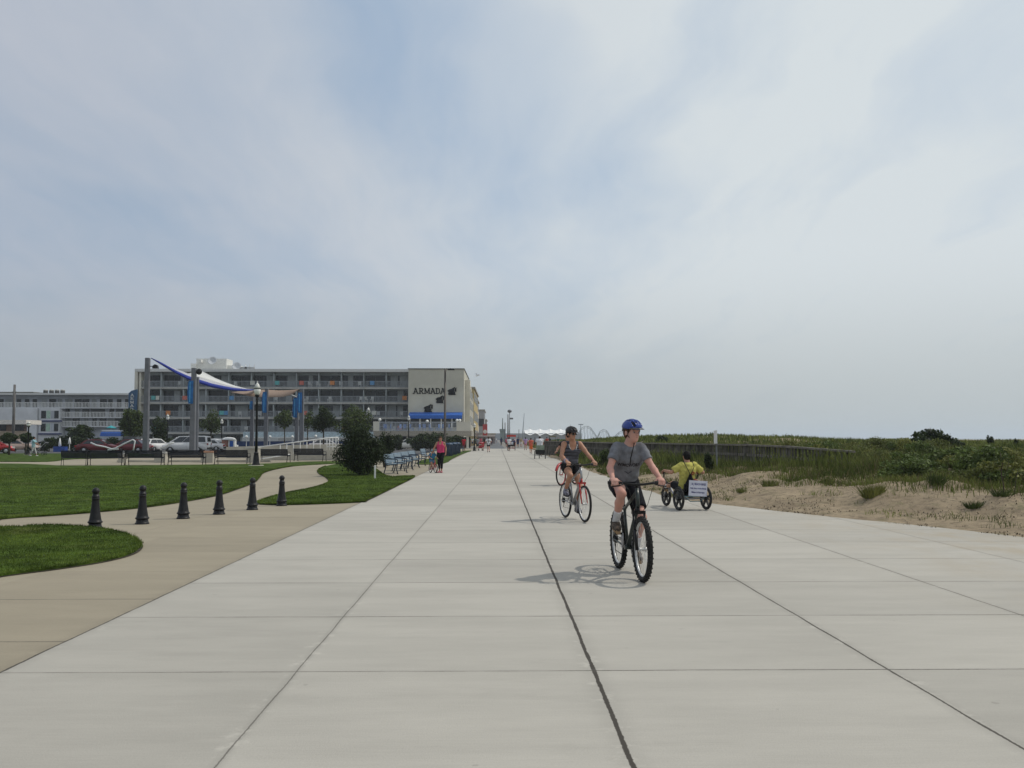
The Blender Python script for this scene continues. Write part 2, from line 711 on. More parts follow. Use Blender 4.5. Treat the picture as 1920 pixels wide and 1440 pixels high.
def patchy(m, dry, lo=0.56, hi=0.74, amount=0.55):
    t = NT(m.node_tree)
    b = t.n['Principled BSDF']
    src = b.inputs['Base Color'].links[0].from_socket
    pos = t.n.new('ShaderNodeNewGeometry').outputs['Position']
    f = t.ramp(t.noise(pos, 0.55, 5, 0.65), lo, hi, 0, amount)
    t.l.new(t.mix(f, src, dry), b.inputs['Base Color'])


patchy(m_blade, (0.155, 0.160, 0.045))
patchy(m_soil, (0.110, 0.112, 0.035))


def gp(*px):
    return [tuple(G(x, y).xy) for x, y in px]


lawn_far = gp((-260, 1004), (0, 974), (100, 967), (200, 959), (300, 948), (400, 931), (440, 919), (475, 905.5), (486, 895), (494, 887), (520, 879.5), (560, 873.5), (640, 868.5),
              (655, 864.8), (560, 867), (480, 870.5), (300, 873), (130, 874), (80, 872), (0, 870), (-300, 871))
lawn_near = gp((-420, 984), (0, 990.5), (60, 988), (120, 988), (180, 993), (228, 1002), (254, 1014), (262, 1026), (244, 1040), (190, 1054), (100, 1068), (0, 1081), (-420, 1140))
lawn_mid = gp((484, 943.5), (505, 935), (540, 925.5), (590, 915.5), (614, 907), (618, 902), (611, 895), (600, 889), (597, 882.5), (611, 875), (640, 869.5), (672, 868), (703, 880), (724, 893.5), (762, 893.5), (776, 895),
              (741, 913), (688, 938.5), (676, 942), (560, 946.5), (500, 946.5))
lawn_strip = gp((784, 871), (832, 869), (848, 860), (869, 850.5), (884, 845.5), (870, 846), (850, 851), (820, 857.5), (790, 864))
lawn_back = gp((-260, 868), (0, 866), (90, 866), (140, 861), (270, 858), (300, 852), (200, 851), (0, 850.5), (-260, 850))
LAWNS = [('lawn', lawn_far, 4), ('lawn', lawn_near, 4), ('lawn', lawn_mid, 4), ('lawn', lawn_strip, 3), ('lawn', lawn_back, 3)]
lawn_polys = []
m_edge = M('edge_soil', (0.045, 0.036, 0.024), rough=0.95, var=0.3, scale=8, world_space=True)
for nm, poly, k in LAWNS:
    sp = smooth_poly(poly, k)
    lawn_polys.append(sp)
    tag(sheet(nm, sp, 0.035, m_soil, 0.036), kind='structure')
    ar = sum(a[0] * b[1] - b[0] * a[1] for a, b in zip(sp, sp[1:] + sp[:1]))
    off = []
    for i_, p_ in enumerate(sp):
        a_, b_ = Vector(sp[i_ - 1]), Vector(sp[(i_ + 1) % len(sp)])
        dd = (b_ - a_)
        if dd.length > 1e-6:
            dd.normalize()
        w_ = 0.045 * (1 if ar > 0 else -1)
        off.append((p_[0] + dd.y * w_, p_[1] - dd.x * w_))
    tag(sheet('soil_edge', off, 0.004, m_edge), kind='structure')


def inside(poly, x, y):
    px = np.array([p[0] for p in poly])
    py = np.array([p[1] for p in poly])
    qx, qy = np.roll(px, -1), np.roll(py, -1)
    r = np.zeros(len(x), dtype=bool)
    for a, b, c, d in zip(px, py, qx, qy):
        cond = ((b > y) != (d > y))
        with np.errstate(divide='ignore', invalid='ignore'):
            xi = (c - a) * (y - b) / (d - b) + a
        r ^= cond & (x < xi)
    return r


def blades(x, y, z, h, w, lean, name, mat, kind='stuff'):
    """one three-cornered blade at each point"""
    n = len(x)
    a = rng.uniform(0, 2 * PI, n)
    la = rng.uniform(0, 2 * PI, n)
    dx, dy = np.cos(a) * w / 2, np.sin(a) * w / 2
    lx, ly = np.cos(la) * lean * h, np.sin(la) * lean * h
    v = np.empty((n, 3, 3), dtype=np.float32)
    v[:, 0] = np.stack([x - dx, y - dy, z], 1)
    v[:, 1] = np.stack([x + dx, y + dy, z], 1)
    v[:, 2] = np.stack([x + lx, y + ly, z + h], 1)
    f = np.arange(3 * n).reshape(n, 3)
    o = mesh_np(name, v.reshape(-1, 3), f, mat)
    return tag(o, kind=kind)


gx, gy, gh, gw = [], [], [], []
for poly, dens, hh in ((lawn_polys[1], 1700, 0.034), (lawn_polys[0], 260, 0.036), (lawn_polys[2], 330, 0.036)):
    xs = np.array([p[0] for p in poly])
    ys_ = np.array([p[1] for p in poly])
    x0, x1, y0, y1 = max(xs.min(), -30), xs.max(), ys_.min(), min(ys_.max(), 48)
    n = int((x1 - x0) * (y1 - y0) * dens)
    n = min(n, 230000)
    x = rng.uniform(x0, x1, n)
    y = y0 + (y1 - y0) * rng.uniform(0, 1, n) ** 1.5
    k = inside(poly, x, y) & (np.abs(x) < y * 0.6 + 0.5)
    x, y = x[k], y[k]
    gx.append(x)
    gy.append(y)
    gh.append(rng.uniform(0.5, 1.1, len(x)) * hh)
    gw.append(0.0045 + 0.00055 * y)
# a ragged fringe that hangs over the lawn edges
for poly in lawn_polys[:3]:
    for (ax, ay), (bx, by) in zip(poly, poly[1:] + poly[:1]):
        L = math.hypot(bx - ax, by - ay)
        if min(ay, by) > 50 or max(abs(ax), abs(bx)) > 32:
            continue
        n = int(L * 200)
        tt = rng.uniform(0, 1, n)
        gx.append(ax + (bx - ax) * tt + rng.normal(0, 0.02, n))
        gy.append(ay + (by - ay) * tt + rng.normal(0, 0.02, n))
        gh.append(rng.uniform(0.02, 0.048, n))
        gw.append(np.full(n, 0.006 + 0.0005 * ay))
gx, gy, gh, gw = map(np.concatenate, (gx, gy, gh, gw))
tag(blades(gx, gy, np.full(len(gx), 0.03), gh, gw, 0.6, 'grass', m_blade), 'short mown green grass blades on the park lawns', 'grass')

# ---- dunes to the right
from mathutils import noise as mnoise


def sstep(a, b, x):
    t = np.clip((x - a) / (b - a), 0, 1)
    return t * t * (3 - 2 * t)


EY = np.linspace(-10, 400, 821)
EX = np.array([edge_right(y) for y in EY])
_ng = rng.normal(0, 1, (64, 64))


def vnoise(x, y, s):
    """smooth value noise"""
    u, v = x / s, y / s
    i, j = np.floor(u).astype(int), np.floor(v).astype(int)
    fu, fv = u - i, v - j
    fu, fv = fu * fu * (3 - 2 * fu), fv * fv * (3 - 2 * fv)
    g = lambda a, b: _ng[a % 64, b % 64]
    return (g(i, j) * (1 - fu) + g(i + 1, j) * fu) * (1 - fv) + (g(i, j + 1) * (1 - fu) + g(i + 1, j + 1) * fu) * fv


def dune_h(x, y):
    e = np.interp(y, EY, EX)
    d = x - e
    k = np.clip(d / 2.0, 0, 1)
    h = -0.03 + 0.05 * sstep(0, 0.5, d) + 0.47 * sstep(0.25, 4.4, d) + 0.12 * sstep(3.5, 9, d)
    d0 = d
    far = sstep(24, 60, y)
    h = h + 0.02 * sstep(12, 30, d) + 0.22 * sstep(35, 80, y) * sstep(4, 12, d)
    h = h + 0.75 * np.exp(-((x - 22) / 16.0) ** 2 - ((y - 108) / 30.0) ** 2) + 0.12 * np.exp(-((x - 40) / 14.0) ** 2 - ((y - 120) / 40.0) ** 2)
    h = h + k * (0.045 * vnoise(x, y, 2.3) + 0.06 * vnoise(x + 31, y + 7, 0.8) + 0.018 * vnoise(x + 3, y + 9, 0.27)) + 0.16 * vnoise(x + 11, y, 9.0) * sstep(6, 20, d)
    h = h + 0.16 * vnoise(x, y + 5, 24.0) * sstep(15, 40, d)
    return h


du = np.concatenate([np.linspace(0, 9, 100), np.linspace(9.3, 40, 70), np.linspace(42, 160, 40)])
dv = np.concatenate([np.linspace(2, 32, 260), np.linspace(32.4, 90, 150), np.linspace(92, 380, 90)])
U, V = np.meshgrid(du, dv)
wig = 0.16 * vnoise(V * 0 + 3, V, 1.1) + 0.07 * vnoise(V * 0 + 9, V, 0.35)
X = np.interp(V, EY, EX) + U + wig * np.exp(-U / 0.6)
Z = dune_h(X, V)
Z[:, 0] = -0.05
nv, nu = X.shape
idx = np.arange(nv * nu).reshape(nv, nu)
fc = np.stack([idx[:-1, :-1], idx[:-1, 1:], idx[1:, 1:], idx[1:, :-1]], -1).reshape(-1, 4)


def sand_mat():
    m = bpy.data.materials.new('dune_sand')
    m.use_nodes = True
    t = NT(m.node_tree)
    b = t.n['Principled BSDF']
    b.inputs['Roughness'].default_value = 0.95
    b.inputs['Specular IOR Level'].default_value = 0.15
    pos = t.n.new('ShaderNodeNewGeometry').outputs['Position']
    a = t.noise(pos, 0.9, 6, 0.65)
    f = t.noise(pos, 14, 5, 0.7)
    g = t.noise(pos, 60, 3, 0.7)
    c = t.mix(t.ramp(a, 0.3, 0.7), (0.37, 0.295, 0.195), (0.235, 0.182, 0.120))
    c = t.mix(t.ramp(f, 0.40, 0.75, 0, 0.55), c, (0.44, 0.36, 0.245))
    c = t.mix(t.ramp(t.noise(pos, 7, 7, 0.85), 0.50, 0.60, 0, 0.72), c, (0.085, 0.066, 0.044))
    c = t.mix(t.ramp(t.noise(pos, 2.6, 7, 0.8), 0.49, 0.66, 0, 0.62), c, (0.135, 0.105, 0.075))
    c = t.mix(t.ramp(t.noise(pos, 1.7, 7, 0.8), 0.52, 0.66, 0, 0.6), c, (0.13, 0.125, 0.06))
    c = t.mix(t.ramp(g, 0.3, 0.7, 0, 0.3), c, (0.17, 0.13, 0.09))
    t.l.new(c, b.inputs['Base Color'])
    bn = t.n.new('ShaderNodeBump')
    bn.inputs['Strength'].default_value = 0.6
    bn.inputs['Distance'].default_value = 0.03
    t.l.new(t.math('ADD', f, t.math('MULTIPLY', g, 0.4)), bn.inputs['Height'])
    t.l.new(bn.outputs[0], b.inputs['Normal'])
    return m


tag(mesh_np('dune', np.stack([X.ravel(), V.ravel(), Z.ravel()], 1), fc, sand_mat(), smooth=True), kind='structure')

# the sea beyond
m_sea = M('sea_water', (0.10, 0.15, 0.17), rough=0.25, var=0.1, scale=0.02, world_space=True)
tag(sheet('sea', [(175, -50), (3900, -50), (3900, 8900), (240, 8900), (175, 900)], 0.05, m_sea), kind='structure')

# ---- dune grass: tall loose blades in tufts, greener where it is dense
m_dgrass = M('dune_grass_blades', (0.105, 0.160, 0.030), rough=0.7, var=0.30, scale=0.35, island=0.45, world_space=True, c2=(0.19, 0.215, 0.058), transl=0.3, spec=0.1)
m_dgrass2 = M('dry_grass_blades', (0.16, 0.13, 0.065), rough=0.7, var=0.3, scale=0.8, island=0.4, world_space=True, transl=0.2, spec=0.1)


def curved_blades(name, x, y, z, h, w, bend, mat):
    n = len(x)
    a = rng.uniform(0, 2 * PI, n)
    la = rng.uniform(0, 2 * PI, n)
    dx, dy = np.cos(a) * w / 2, np.sin(a) * w / 2
    lx, ly = np.cos(la) * bend * h, np.sin(la) * bend * h
    v = np.empty((n, 5, 3), dtype=np.float32)
    v[:, 0] = np.stack([x - dx, y - dy, z - 0.03], 1)
    v[:, 1] = np.stack([x + dx, y + dy, z - 0.03], 1)
    v[:, 2] = np.stack([x + dx * .7 + lx * .3, y + dy * .7 + ly * .3, z + h * .6], 1)
    v[:, 3] = np.stack([x - dx * .7 + lx * .3, y - dy * .7 + ly * .3, z + h * .6], 1)
    v[:, 4] = np.stack([x + lx, y + ly, z + h], 1)
    b = np.arange(n)[:, None] * 5
    f = np.concatenate([b + np.array([[0, 1, 2]]), b + np.array([[0, 2, 3]]), b + np.array([[3, 2, 4]])], 1).reshape(-1, 3)
    return tag(mesh_np(name, v.reshape(-1, 5 * 0 + 3), f, mat), kind='stuff')


def scatter(n, dmin, dmax, y0, y1, ypow=1.6):
    y = y0 + (y1 - y0) * rng.uniform(0, 1, n) ** ypow
    e = np.interp(y, EY, EX)
    d = dmin + (dmax - dmin) * rng.uniform(0, 1, n) ** 1.5
    x = e + d
    return x, y, d


# cover: 1 where the grass is dense
def cover(x, y, d):
    c = 0.55 * vnoise(x + 50, y, 2.6) + 0.45 * vnoise(x, y + 20, 0.9)
    start = np.interp(y, [10, 18, 23, 29, 37, 41, 52, 80], [5.0, 4.1, 3.0, 2.5, 2.0, 1.0, 0.7, 0.6]) + 0.45 * vnoise(x * 0 + 4, y, 3.0)
    return sstep(-0.5, 1.1, (d - start) * 0.85 + c * 1.0)


x, y, d = scatter(200000, 0.4, 17, 9, 66)
k = (rng.uniform(0, 1, len(x)) < cover(x, y, d)) & (x < y * 0.66 + 1.0)
x, y, d = x[k], y[k], d[k]
h = (0.13 + 0.21 * sstep(3.2, 8.0, d) + 0.08 * sstep(28, 45, y)) * rng.uniform(0.55, 1.35, len(x)) * (1 + 0.25 * vnoise(x, y, 1.7))
dry = rng.uniform(0, 1, len(x)) < 0.16 + 0.2 * sstep(0.2, 1.0, vnoise(x + 9, y + 4, 2.0)) * (1 - sstep(5, 8, d))
z = dune_h(x, y)
wd = 0.006 + 0.00048 * y
tag(curved_blades('dune_grass', x[~dry], y[~dry], z[~dry], h[~dry], wd[~dry], 0.45, m_dgrass), 'tall green beach grass covering the dune behind the sand bank', 'grass')
tag(curved_blades('dry_dune_grass', x[dry], y[dry], z[dry], h[dry] * 1.05, wd[dry] * 0.9, 0.4, m_dgrass2), 'dry straw coloured grass mixed into the green dune grass', 'grass')
# farther cover, wider blades
x, y, d = scatter(90000, 0.5, 75, 50, 260, 1.3)
k = (rng.uniform(0, 1, len(x)) < cover(x, y, d)) & (x < y * 0.62 + 4)
x, y, d = x[k], y[k], d[k]
tag(curved_blades('far_dune_grass', x, y, dune_h(x, y), rng.uniform(0.2, 0.5, len(x)), 0.02 + 0.0011 * y, 0.4, m_dgrass), 'green grass and low scrub on the far dunes', 'grass')
x, y, d = scatter(60000, 16, 60, 22, 60, 1.2)
k = (x < y * 0.64 + 2)
x, y, d = x[k], y[k], d[k]
tag(curved_blades('back_dune_grass', x, y, dune_h(x, y), rng.uniform(0.2, 0.5, len(x)), 0.012 + 0.0009 * y, 0.4, m_dgrass), 'green grass on the dune tops further from the promenade', 'grass')
# thin sprigs, straw and twigs lying on the open sand
x, y, d = scatter(26000, 0.3, 5.0, 9, 48, 1.5)
k = vnoise(x + 5, y + 3, 0.9) + 0.8 * vnoise(x, y, 0.35) + 0.22 * (d - 3.0) > 0.78
x, y = x[k], y[k]
tag(curved_blades('sand_sprigs', x, y, dune_h(x, y), rng.uniform(0.03, 0.13, len(x)), np.full(len(x), 0.006) + 0.0003 * y, 0.9, m_dgrass), 'sparse green sprigs growing in the open sand', 'plants')
x, y, d = scatter(9000, 0.2, 4.6, 9, 40, 1.4)
k = vnoise(x + 25, y + 13, 1.1) + 0.7 * vnoise(x, y, 0.4) > 0.25
x, y = x[k], y[k]
tag(curved_blades('sand_straw', x, y, dune_h(x, y) + 0.015, rng.uniform(0.006, 0.022, len(x)), rng.uniform(0.008, 0.03, len(x)), 2.5, M('straw_litter', (0.20, 0.155, 0.10), var=0.3, island=0.5)), 'bits of straw and driftwood scattered over the sand', 'litter')
# ================================================================== materials of buildings and furniture
m_black = M('black_cast_iron', (0.011, 0.011, 0.013), rough=0.45, var=0.25, scale=9, bump=0.12, spec=0.3)
m_blackp = M('black_paint', (0.008, 0.008, 0.009), rough=0.38, var=0.2, spec=0.25)
m_navy = M('navy_slats', (0.007, 0.010, 0.018), rough=0.55, var=0.2, spec=0.2)
m_blue_slat = M('blue_painted_slats', (0.15, 0.22, 0.285), rough=0.42, var=0.12, scale=8)
m_blue_iron = M('dark_blue_iron', (0.010, 0.026, 0.055), rough=0.45, var=0.2)
m_steel = M('galvanised_steel', (0.42, 0.43, 0.44), rough=0.4, metal=0.6, var=0.15)
m_white = M('white_paint', (0.74, 0.74, 0.72), rough=0.5, var=0.06)
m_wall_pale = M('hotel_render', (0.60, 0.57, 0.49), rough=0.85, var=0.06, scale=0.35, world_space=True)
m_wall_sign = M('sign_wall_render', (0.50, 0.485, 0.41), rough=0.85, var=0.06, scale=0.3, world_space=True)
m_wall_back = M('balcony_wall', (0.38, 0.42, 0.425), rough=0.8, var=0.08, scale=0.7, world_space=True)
m_slab = M('balcony_slab', (0.44, 0.43, 0.40), rough=0.8, var=0.08, world_space=True, scale=1.0)
m_rail = M('balcony_railing', (0.30, 0.325, 0.35), rough=0.5, var=0.06)
m_glass = glass_mat('dark_glass', (0.010, 0.012, 0.016), 0.15, 0.35)
m_curtain = M('drawn_curtain', (0.30, 0.32, 0.32), rough=0.9, var=0.2, scale=4, stretch=(6, 6, 0.3))
m_roof = M('roof_edge', (0.62, 0.62, 0.60), rough=0.7, var=0.06)
m_awn = M('blue_awning', (0.010, 0.10, 0.42), rough=0.6, var=0.12)
m_conc_wall = M('concrete_wall', (0.42, 0.395, 0.34), rough=0.9, var=0.1, scale=1.2, bump=0.2, world_space=True)
m_glow = M('lamp_glass', (0.80, 0.80, 0.76), rough=0.3, var=0.04, spec=0.6)
m_grey_post = M('grey_painted_steel', (0.135, 0.14, 0.158), rough=0.55, var=0.08, scale=2)
m_banner = M('blue_banner', (0.010, 0.125, 0.36), rough=0.7, var=0.15, scale=2)
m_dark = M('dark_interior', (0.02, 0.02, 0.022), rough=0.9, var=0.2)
m_trunk = M('tree_bark', (0.07, 0.055, 0.04), rough=0.95, var=0.3, scale=9, bump=0.5)
m_red = M('red_sign_paint', (0.45, 0.03, 0.03), rough=0.5)


# ================================================================== bollards
def make_bollard():
    t = thing('bollard', 'black cast iron bollard', 'bollard', group='bollards across the mouth of the park path')
    MB().lathe([(0.125, 0), (0.125, 0.018), (0.112, 0.030), (0.105, 0.06), (0.103, 0.085)], 24).build('base', m_black, t)
    MB().lathe([(0.104, 0.085), (0.122, 0.098), (0.124, 0.112), (0.106, 0.128), (0.098, 0.16), (0.080, 0.27), (0.066, 0.40), (0.061, 0.47), (0.060, 0.50),
                (0.067, 0.505), (0.067, 0.520), (0.060, 0.525), (0.060, 0.535), (0.067, 0.540), (0.067, 0.552), (0.055, 0.560), (0.052, 0.585)], 24).build('shaft', m_black, t)
    b = MB().sphere((0, 0, 0.640), 0.062, 20, 12)
    b.lathe([(0.045, 0.580), (0.05, 0.592), (0.036, 0.60)], 20)
    b.lathe([(0.066, 0.634), (0.068, 0.640), (0.066, 0.646)], 20)
    b.build('ball_finial', m_black, t)
    return t


bp = [(178, 990), (266.5, 982), (343.5, 972), (410.5, 964), (473, 955.5), (528, 948)]
bol_lab = ['black cast iron bollard nearest the camera, beside the tip of the near lawn', 'black ball topped bollard second from the near lawn on the tan path',
           'black ball topped bollard third from the near lawn on the tan path', 'black ball topped bollard third from the far end of the row',
           'black ball topped bollard standing just left of the far lawn tip', 'black bollard furthest from the camera, at the tip of the shrub lawn']
b0 = make_bollard()
for i, (x, y) in enumerate(bp):
    o = b0 if i == 0 else dup(b0, G(x, y))
    o.location = G(x, y)
    o.location.z = -0.004
    o['label'] = bol_lab[i]


# ================================================================== park benches
def make_bench(name, label, slat, iron, L=2.2, group=None):
    """faces +y; bench centre at the origin"""
    t = thing(name, label, 'bench', group=group)
    s = MB()
    for k in range(7):
        y = -0.20 + 0.075 * k
        s.box((0, y, 0.43 - 0.010 * math.cos(k / 6 * PI) + (0.012 if k in (0, 6) else 0)), (L, 0.058, 0.022))
    s.build('seat', slat, t, bevel=0.006, seg=1)
    s = MB()
    rot = Matrix.Rotation(R(14), 3, 'X')
    for k in range(6):
        z = 0.50 + 0.066 * k
        s.box((0, -0.235 - 0.25 * (z - 0.43), z), (L, 0.020, 0.059), rot)
    s.build('backrest', slat, t, bevel=0.005, seg=1)
    for sx in (-1, 1):
        x = sx * (L / 2 - 0.05)
        f = MB()
        f.tube([(x, -0.34, 0.86), (x, -0.285, 0.66), (x, -0.225, 0.43), (x, -0.26, 0.22), (x, -0.33, 0.0)], [0.022, 0.026, 0.028, 0.025, 0.024], 8)
        f.tube([(x, 0.28, 0.62), (x, 0.275, 0.43), (x, 0.245, 0.22), (x, 0.30, 0.0)], [0.02, 0.026, 0.023, 0.022], 8)
        f.tube([(x, -0.225, 0.40), (x, 0.27, 0.40)], 0.02, 8)
        f.box((x, 0.30, 0.008), (0.05, 0.11, 0.016))
        f.box((x, -0.33, 0.008), (0.05, 0.11, 0.016))
        f.build('leg', iron, t)
        MB().tube([(x, -0.28, 0.66), (x, -0.1, 0.665), (x, 0.12, 0.655), (x, 0.27, 0.64), (x, 0.30, 0.60)], [0.018, 0.02, 0.022, 0.022, 0.014], 8).build('armrest', iron, t)
    return t


# seven seen from behind at the edge of the round plaza: pixel x of both ends, base y, facing
row = [(114, 157, 872.5, 0.22, 'slightly turned navy park bench at the left end of the plaza row'),
       (163, 226, 872.5, 0.12, 'dark slatted bench second from the left end of the plaza row'),
       (234, 302, 872, 0.05, 'dark slatted bench in front of the tallest grey shade post'),
       (314, 381, 871.5, 0.0, 'dark slatted bench in front of the grey shade post pair behind the white van'),
       (401, 465, 870.5, -0.06, 'dark slatted bench just left of the tall black park lamp'),
       (484, 541, 866.5, -0.14, 'dark slatted bench just right of the tall black park lamp'),
       (551, 609, 864.5, -0.22, 'dark slatted bench at the right end of the plaza row, under the white ramp rail')]
bench0 = make_bench('park_bench', 'park bench', m_navy, m_blackp, 2.2, 'dark benches around the round plaza')
for i, (xa, xb, y, rz, lab) in enumerate(row):
    c = G((xa + xb) / 2, y)
    o = bench0 if i == 0 else dup(bench0, c)
    wid = (xb - xa) / FPX * c.y
    o.location = (c.x, c.y + 0.3, -0.004)
    o.rotation_euler = (0, 0, rz)
    o.scale = (wid / 2.2 / max(0.9, math.cos(rz)), 1, 1)
    o['label'] = lab
# blue benches along the promenade facing it
blue = [(738, 889, 'blue slatted bench nearest the camera beside the dark shrub'), (752, 883.5, 'second nearest blue slatted bench of the row along the promenade'),
        (766, 879, 'middle blue slatted bench of the row along the promenade'), (779, 875, 'blue slatted bench second from the far end of its row'),
        (800, 868.5, 'blue slatted bench at the far end of the row, behind the child on the bicycle')]
bb0 = make_bench('park_bench', 'blue bench', m_blue_slat, m_blue_iron, 1.8, 'blue benches along the promenade')
for i, (x, y, lab) in enumerate(blue):
    c = G(x, y)
    o = bb0 if i == 0 else dup(bb0, c)
    o.location = (c.x, c.y + 0.9, 0.03 if i == 4 else -0.004)
    o.rotation_euler = (0, 0, -PI / 2 - (0.10 if i == 4 else 0.14))
    o['label'] = lab


# ================================================================== park lamps
def make_lamp():
    t = thing('street_lamp', 'lamp', 'street lamp', group='black park lamps with acorn heads')
    MB().lathe([(0.42, 0), (0.42, 0.05), (0.40, 0.06)], 20).build('footing', m_conc_wall, t)
    MB().lathe([(0.22, 0.06), (0.22, 0.12), (0.19, 0.16), (0.17, 0.30), (0.15, 0.50), (0.12, 0.66), (0.135, 0.69), (0.12, 0.72), (0.085, 0.78)], 16).build('base', m_blackp, t)
    MB().lathe([(0.078, 0.78), (0.066, 2.0), (0.055, 3.55), (0.08, 3.60), (0.06, 3.66), (0.06, 3.72), (0.13, 3.80), (0.14, 3.86)], 14).build('post', m_blackp, t)
    h = MB().lathe([(0.11, 3.86), (0.15, 3.92), (0.185, 4.06), (0.19, 4.17)], 16).build('lamp_globe', m_glow, t)
    MB().lathe([(0.20, 4.17), (0.20, 4.20), (0.185, 4.21)], 16).build('band', m_blackp, t)
    MB().lathe([(0.185, 4.21), (0.15, 4.33), (0.09, 4.44), (0.03, 4.50), (0.025, 4.55), (0.012, 4.62)], 16).build('cap', M('pale_lamp_cap', (0.62, 0.62, 0.58), rough=0.35), t)
    return t


lamps = [(480, 874, 715, 'tall black acorn lamp standing before the plaza benches on a pale footing'), (52, 853.5, 789.5, 'black acorn lamp at the left, beside the small round trees'),
         (313, 846, 776, 'black acorn lamp between the tall grey shade posts'), (415, 845, 785, 'black acorn lamp in front of the small brick kiosk'),
         (690, 842, 763, 'black acorn lamp rising behind the big dark shrub'), (766, 842, 778, 'black acorn lamp in front of the blue awning'),
         (889.5, 846, 793, 'pale lamp post among the walkers beside the yellow building')]
l0 = make_lamp()
for i, (x, yb, yt, lab) in enumerate(lamps):
    c = G(x, yb)
    H = (yb - yt) / FPX * c.y
    o = l0 if i == 0 else dup(l0, c)
    o.location = (c.x, c.y, 0.0)
    o.scale = (1, 1, H / 4.62)
    if i:
        o.scale = (max(1.0, H / 4.62),) * 2 + (H / 4.62,)
    o['label'] = lab

# small white globe lamps along the car park fence
gl0 = thing('globe_lamp', 'x', 'lamp', group='white globe lamps along the pool fence')
MB().lathe([(0.06, 0), (0.05, 0.05), (0.045, 1.55), (0.09, 1.60)], 8).build('post', m_white, gl0)
MB().sphere((0, 0, 1.78), 0.2, 12, 8).build('globe', m_glow, gl0)
glx = [(243, 821, 'just left of the tallest shade post'), (261, 822, 'touching the left side of the tallest shade post'), (289, 820.5, 'above the white car behind the tallest shade post'),
       (332, 822, 'above the roof of the long white van'), (375, 820, 'just right of the banner bearing shade post'), (462, 819, 'left of the tall black park lamp'),
       (506, 819, 'right of the third shade post'), (548, 819, 'left of the last pair of shade posts'), (592, 818, 'under the round green tree')]
for i, (x, y, lab) in enumerate(glx):
    o = gl0 if i == 0 else dup(gl0, (0, 0, 0))
    c = P(x, y, 128)
    o.location = (c.x, c.y, 0)
    o.scale = (1, 1, c.z / 1.78)
    o['label'] = 'small white globe lamp ' + lab

# ================================================================== tall light pole by the bins, far poles, utility pole
t = thing('light_pole', 'tall brown light pole with a flat arm reaching over the promenade', 'light pole', G(834, 856))
H = 164 / FPX * t.location.y
MB().lathe([(0.13, 0), (0.12, 0.3), (0.105, 0.5), (0.085, H)], 12).build('pole', M('bronze_pole', (0.075, 0.062, 0.05), rough=0.5, var=0.15), t)
m = MB()
m.box((0.22, 0, H - 0.02), (0.5, 0.07, 0.07))
m.build('arm', M('bronze_pole', (0.075, 0.062, 0.05)), t)
m = MB()
m.box((0.52, 0, H - 0.03), (0.62, 0.30, 0.14), taper=0.8)
m.lathe([(0.05, H), (0.05, H + 0.06), (0.02, H + 0.08)], 8, c=(0.45, 0, 0.0))
m.build('lamp_head', m_blackp, t, bevel=0.02)
t = thing('utility_pole', 'grey wooden utility pole rising past the white motel roof', 'utility pole', (*P(24, 835, 118).xy, 0))
MB().lathe([(0.19, 0), (0.17, 4), (0.14, P(24, 721, 118).z)], 10).build('pole', M('old_wood', (0.13, 0.125, 0.12), rough=0.9, var=0.25, scale=3, stretch=(4, 4, 0.3)), t)
MB().box((0, 0, P(24, 735, 118).z), (0.5, 0.12, 0.12)).build('crossarm', M('old_wood', (0.13, 0.125, 0.12)), t)
for x, yt, Y, w, lab, head in ((952.5, 777, 230, 0.26, 'plain dark pole beside a taller lamp pole far down the boardwalk', 0), (955.5, 771, 225, 0.16, 'tall thin lamp pole with a round head far down the boardwalk', 1),
                               (947, 792, 330, 0.3, 'shorter grey pole left of the far pole pair', 0), (973, 805, 420, 0.3, 'small faint pole left of the white tent roof', 0)):
    c = P(x, yt, Y)
    t = thing('light_pole', lab, 'pole', (c.x, Y, 0))
    MB().lathe([(w * 0.9, 0), (w * 0.6, c.z * 0.5), (w * 0.5, c.z)], 8).build('pole', m_grey_post, t)
    if head:
        MB().sphere((0, 0, c.z), (0.55, 0.55, 0.4), 10, 6).box((0.4, 0, c.z * 0.78), (0.9, 0.3, 0.4)).build('lamp_head', m_grey_post, t)

# ================================================================== ARMADA hotel
HY = 165.0


def hx(px, Y=HY):
    return P(px, 822, Y).x


hotel = thing('hotel', 'long beige five storey hotel with balconies and ARMADA lettering on its blank end wall', 'hotel', (0, 0, 0))
X0, X1 = hx(256), hx(765)
slabs = [2.6, 5.28, 7.95, 10.63]
ROOF = 13.45
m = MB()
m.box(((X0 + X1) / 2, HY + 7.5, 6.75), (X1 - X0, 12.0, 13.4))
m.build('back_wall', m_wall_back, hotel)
m = MB()
m.box((X0 - 0.15, HY + 6.3, 6.7), (0.5, 13.6, 13.4))
m.box((X0 + 0.45, HY + 0.6, 6.7), (0.35, 1.6, 13.3))
m.build('end_wall', m_wall_pale, hotel)
for z in slabs:
    MB().box(((X0 + X1) / 2, HY + 0.78, z - 0.12), (X1 - X0, 1.6, 0.30)).build('balcony_slab', m_slab, hotel)
MB().box(((X0 + X1) / 2 - 0.1, HY + 6.6, ROOF + 0.18), (X1 - X0 + 0.6, 14.2, 0.52)).build('roof', m_roof, hotel)
nroom = 12
rw = (X1 - X0) / nroom
rr = random.Random(5)
m_pillar = m_wall_pale
for i in range(1, nroom):
    MB().box((X0 + i * rw, HY + 0.85, 8.0), (0.16, 1.3, 10.8)).build('room_divider', m_wall_back, hotel)
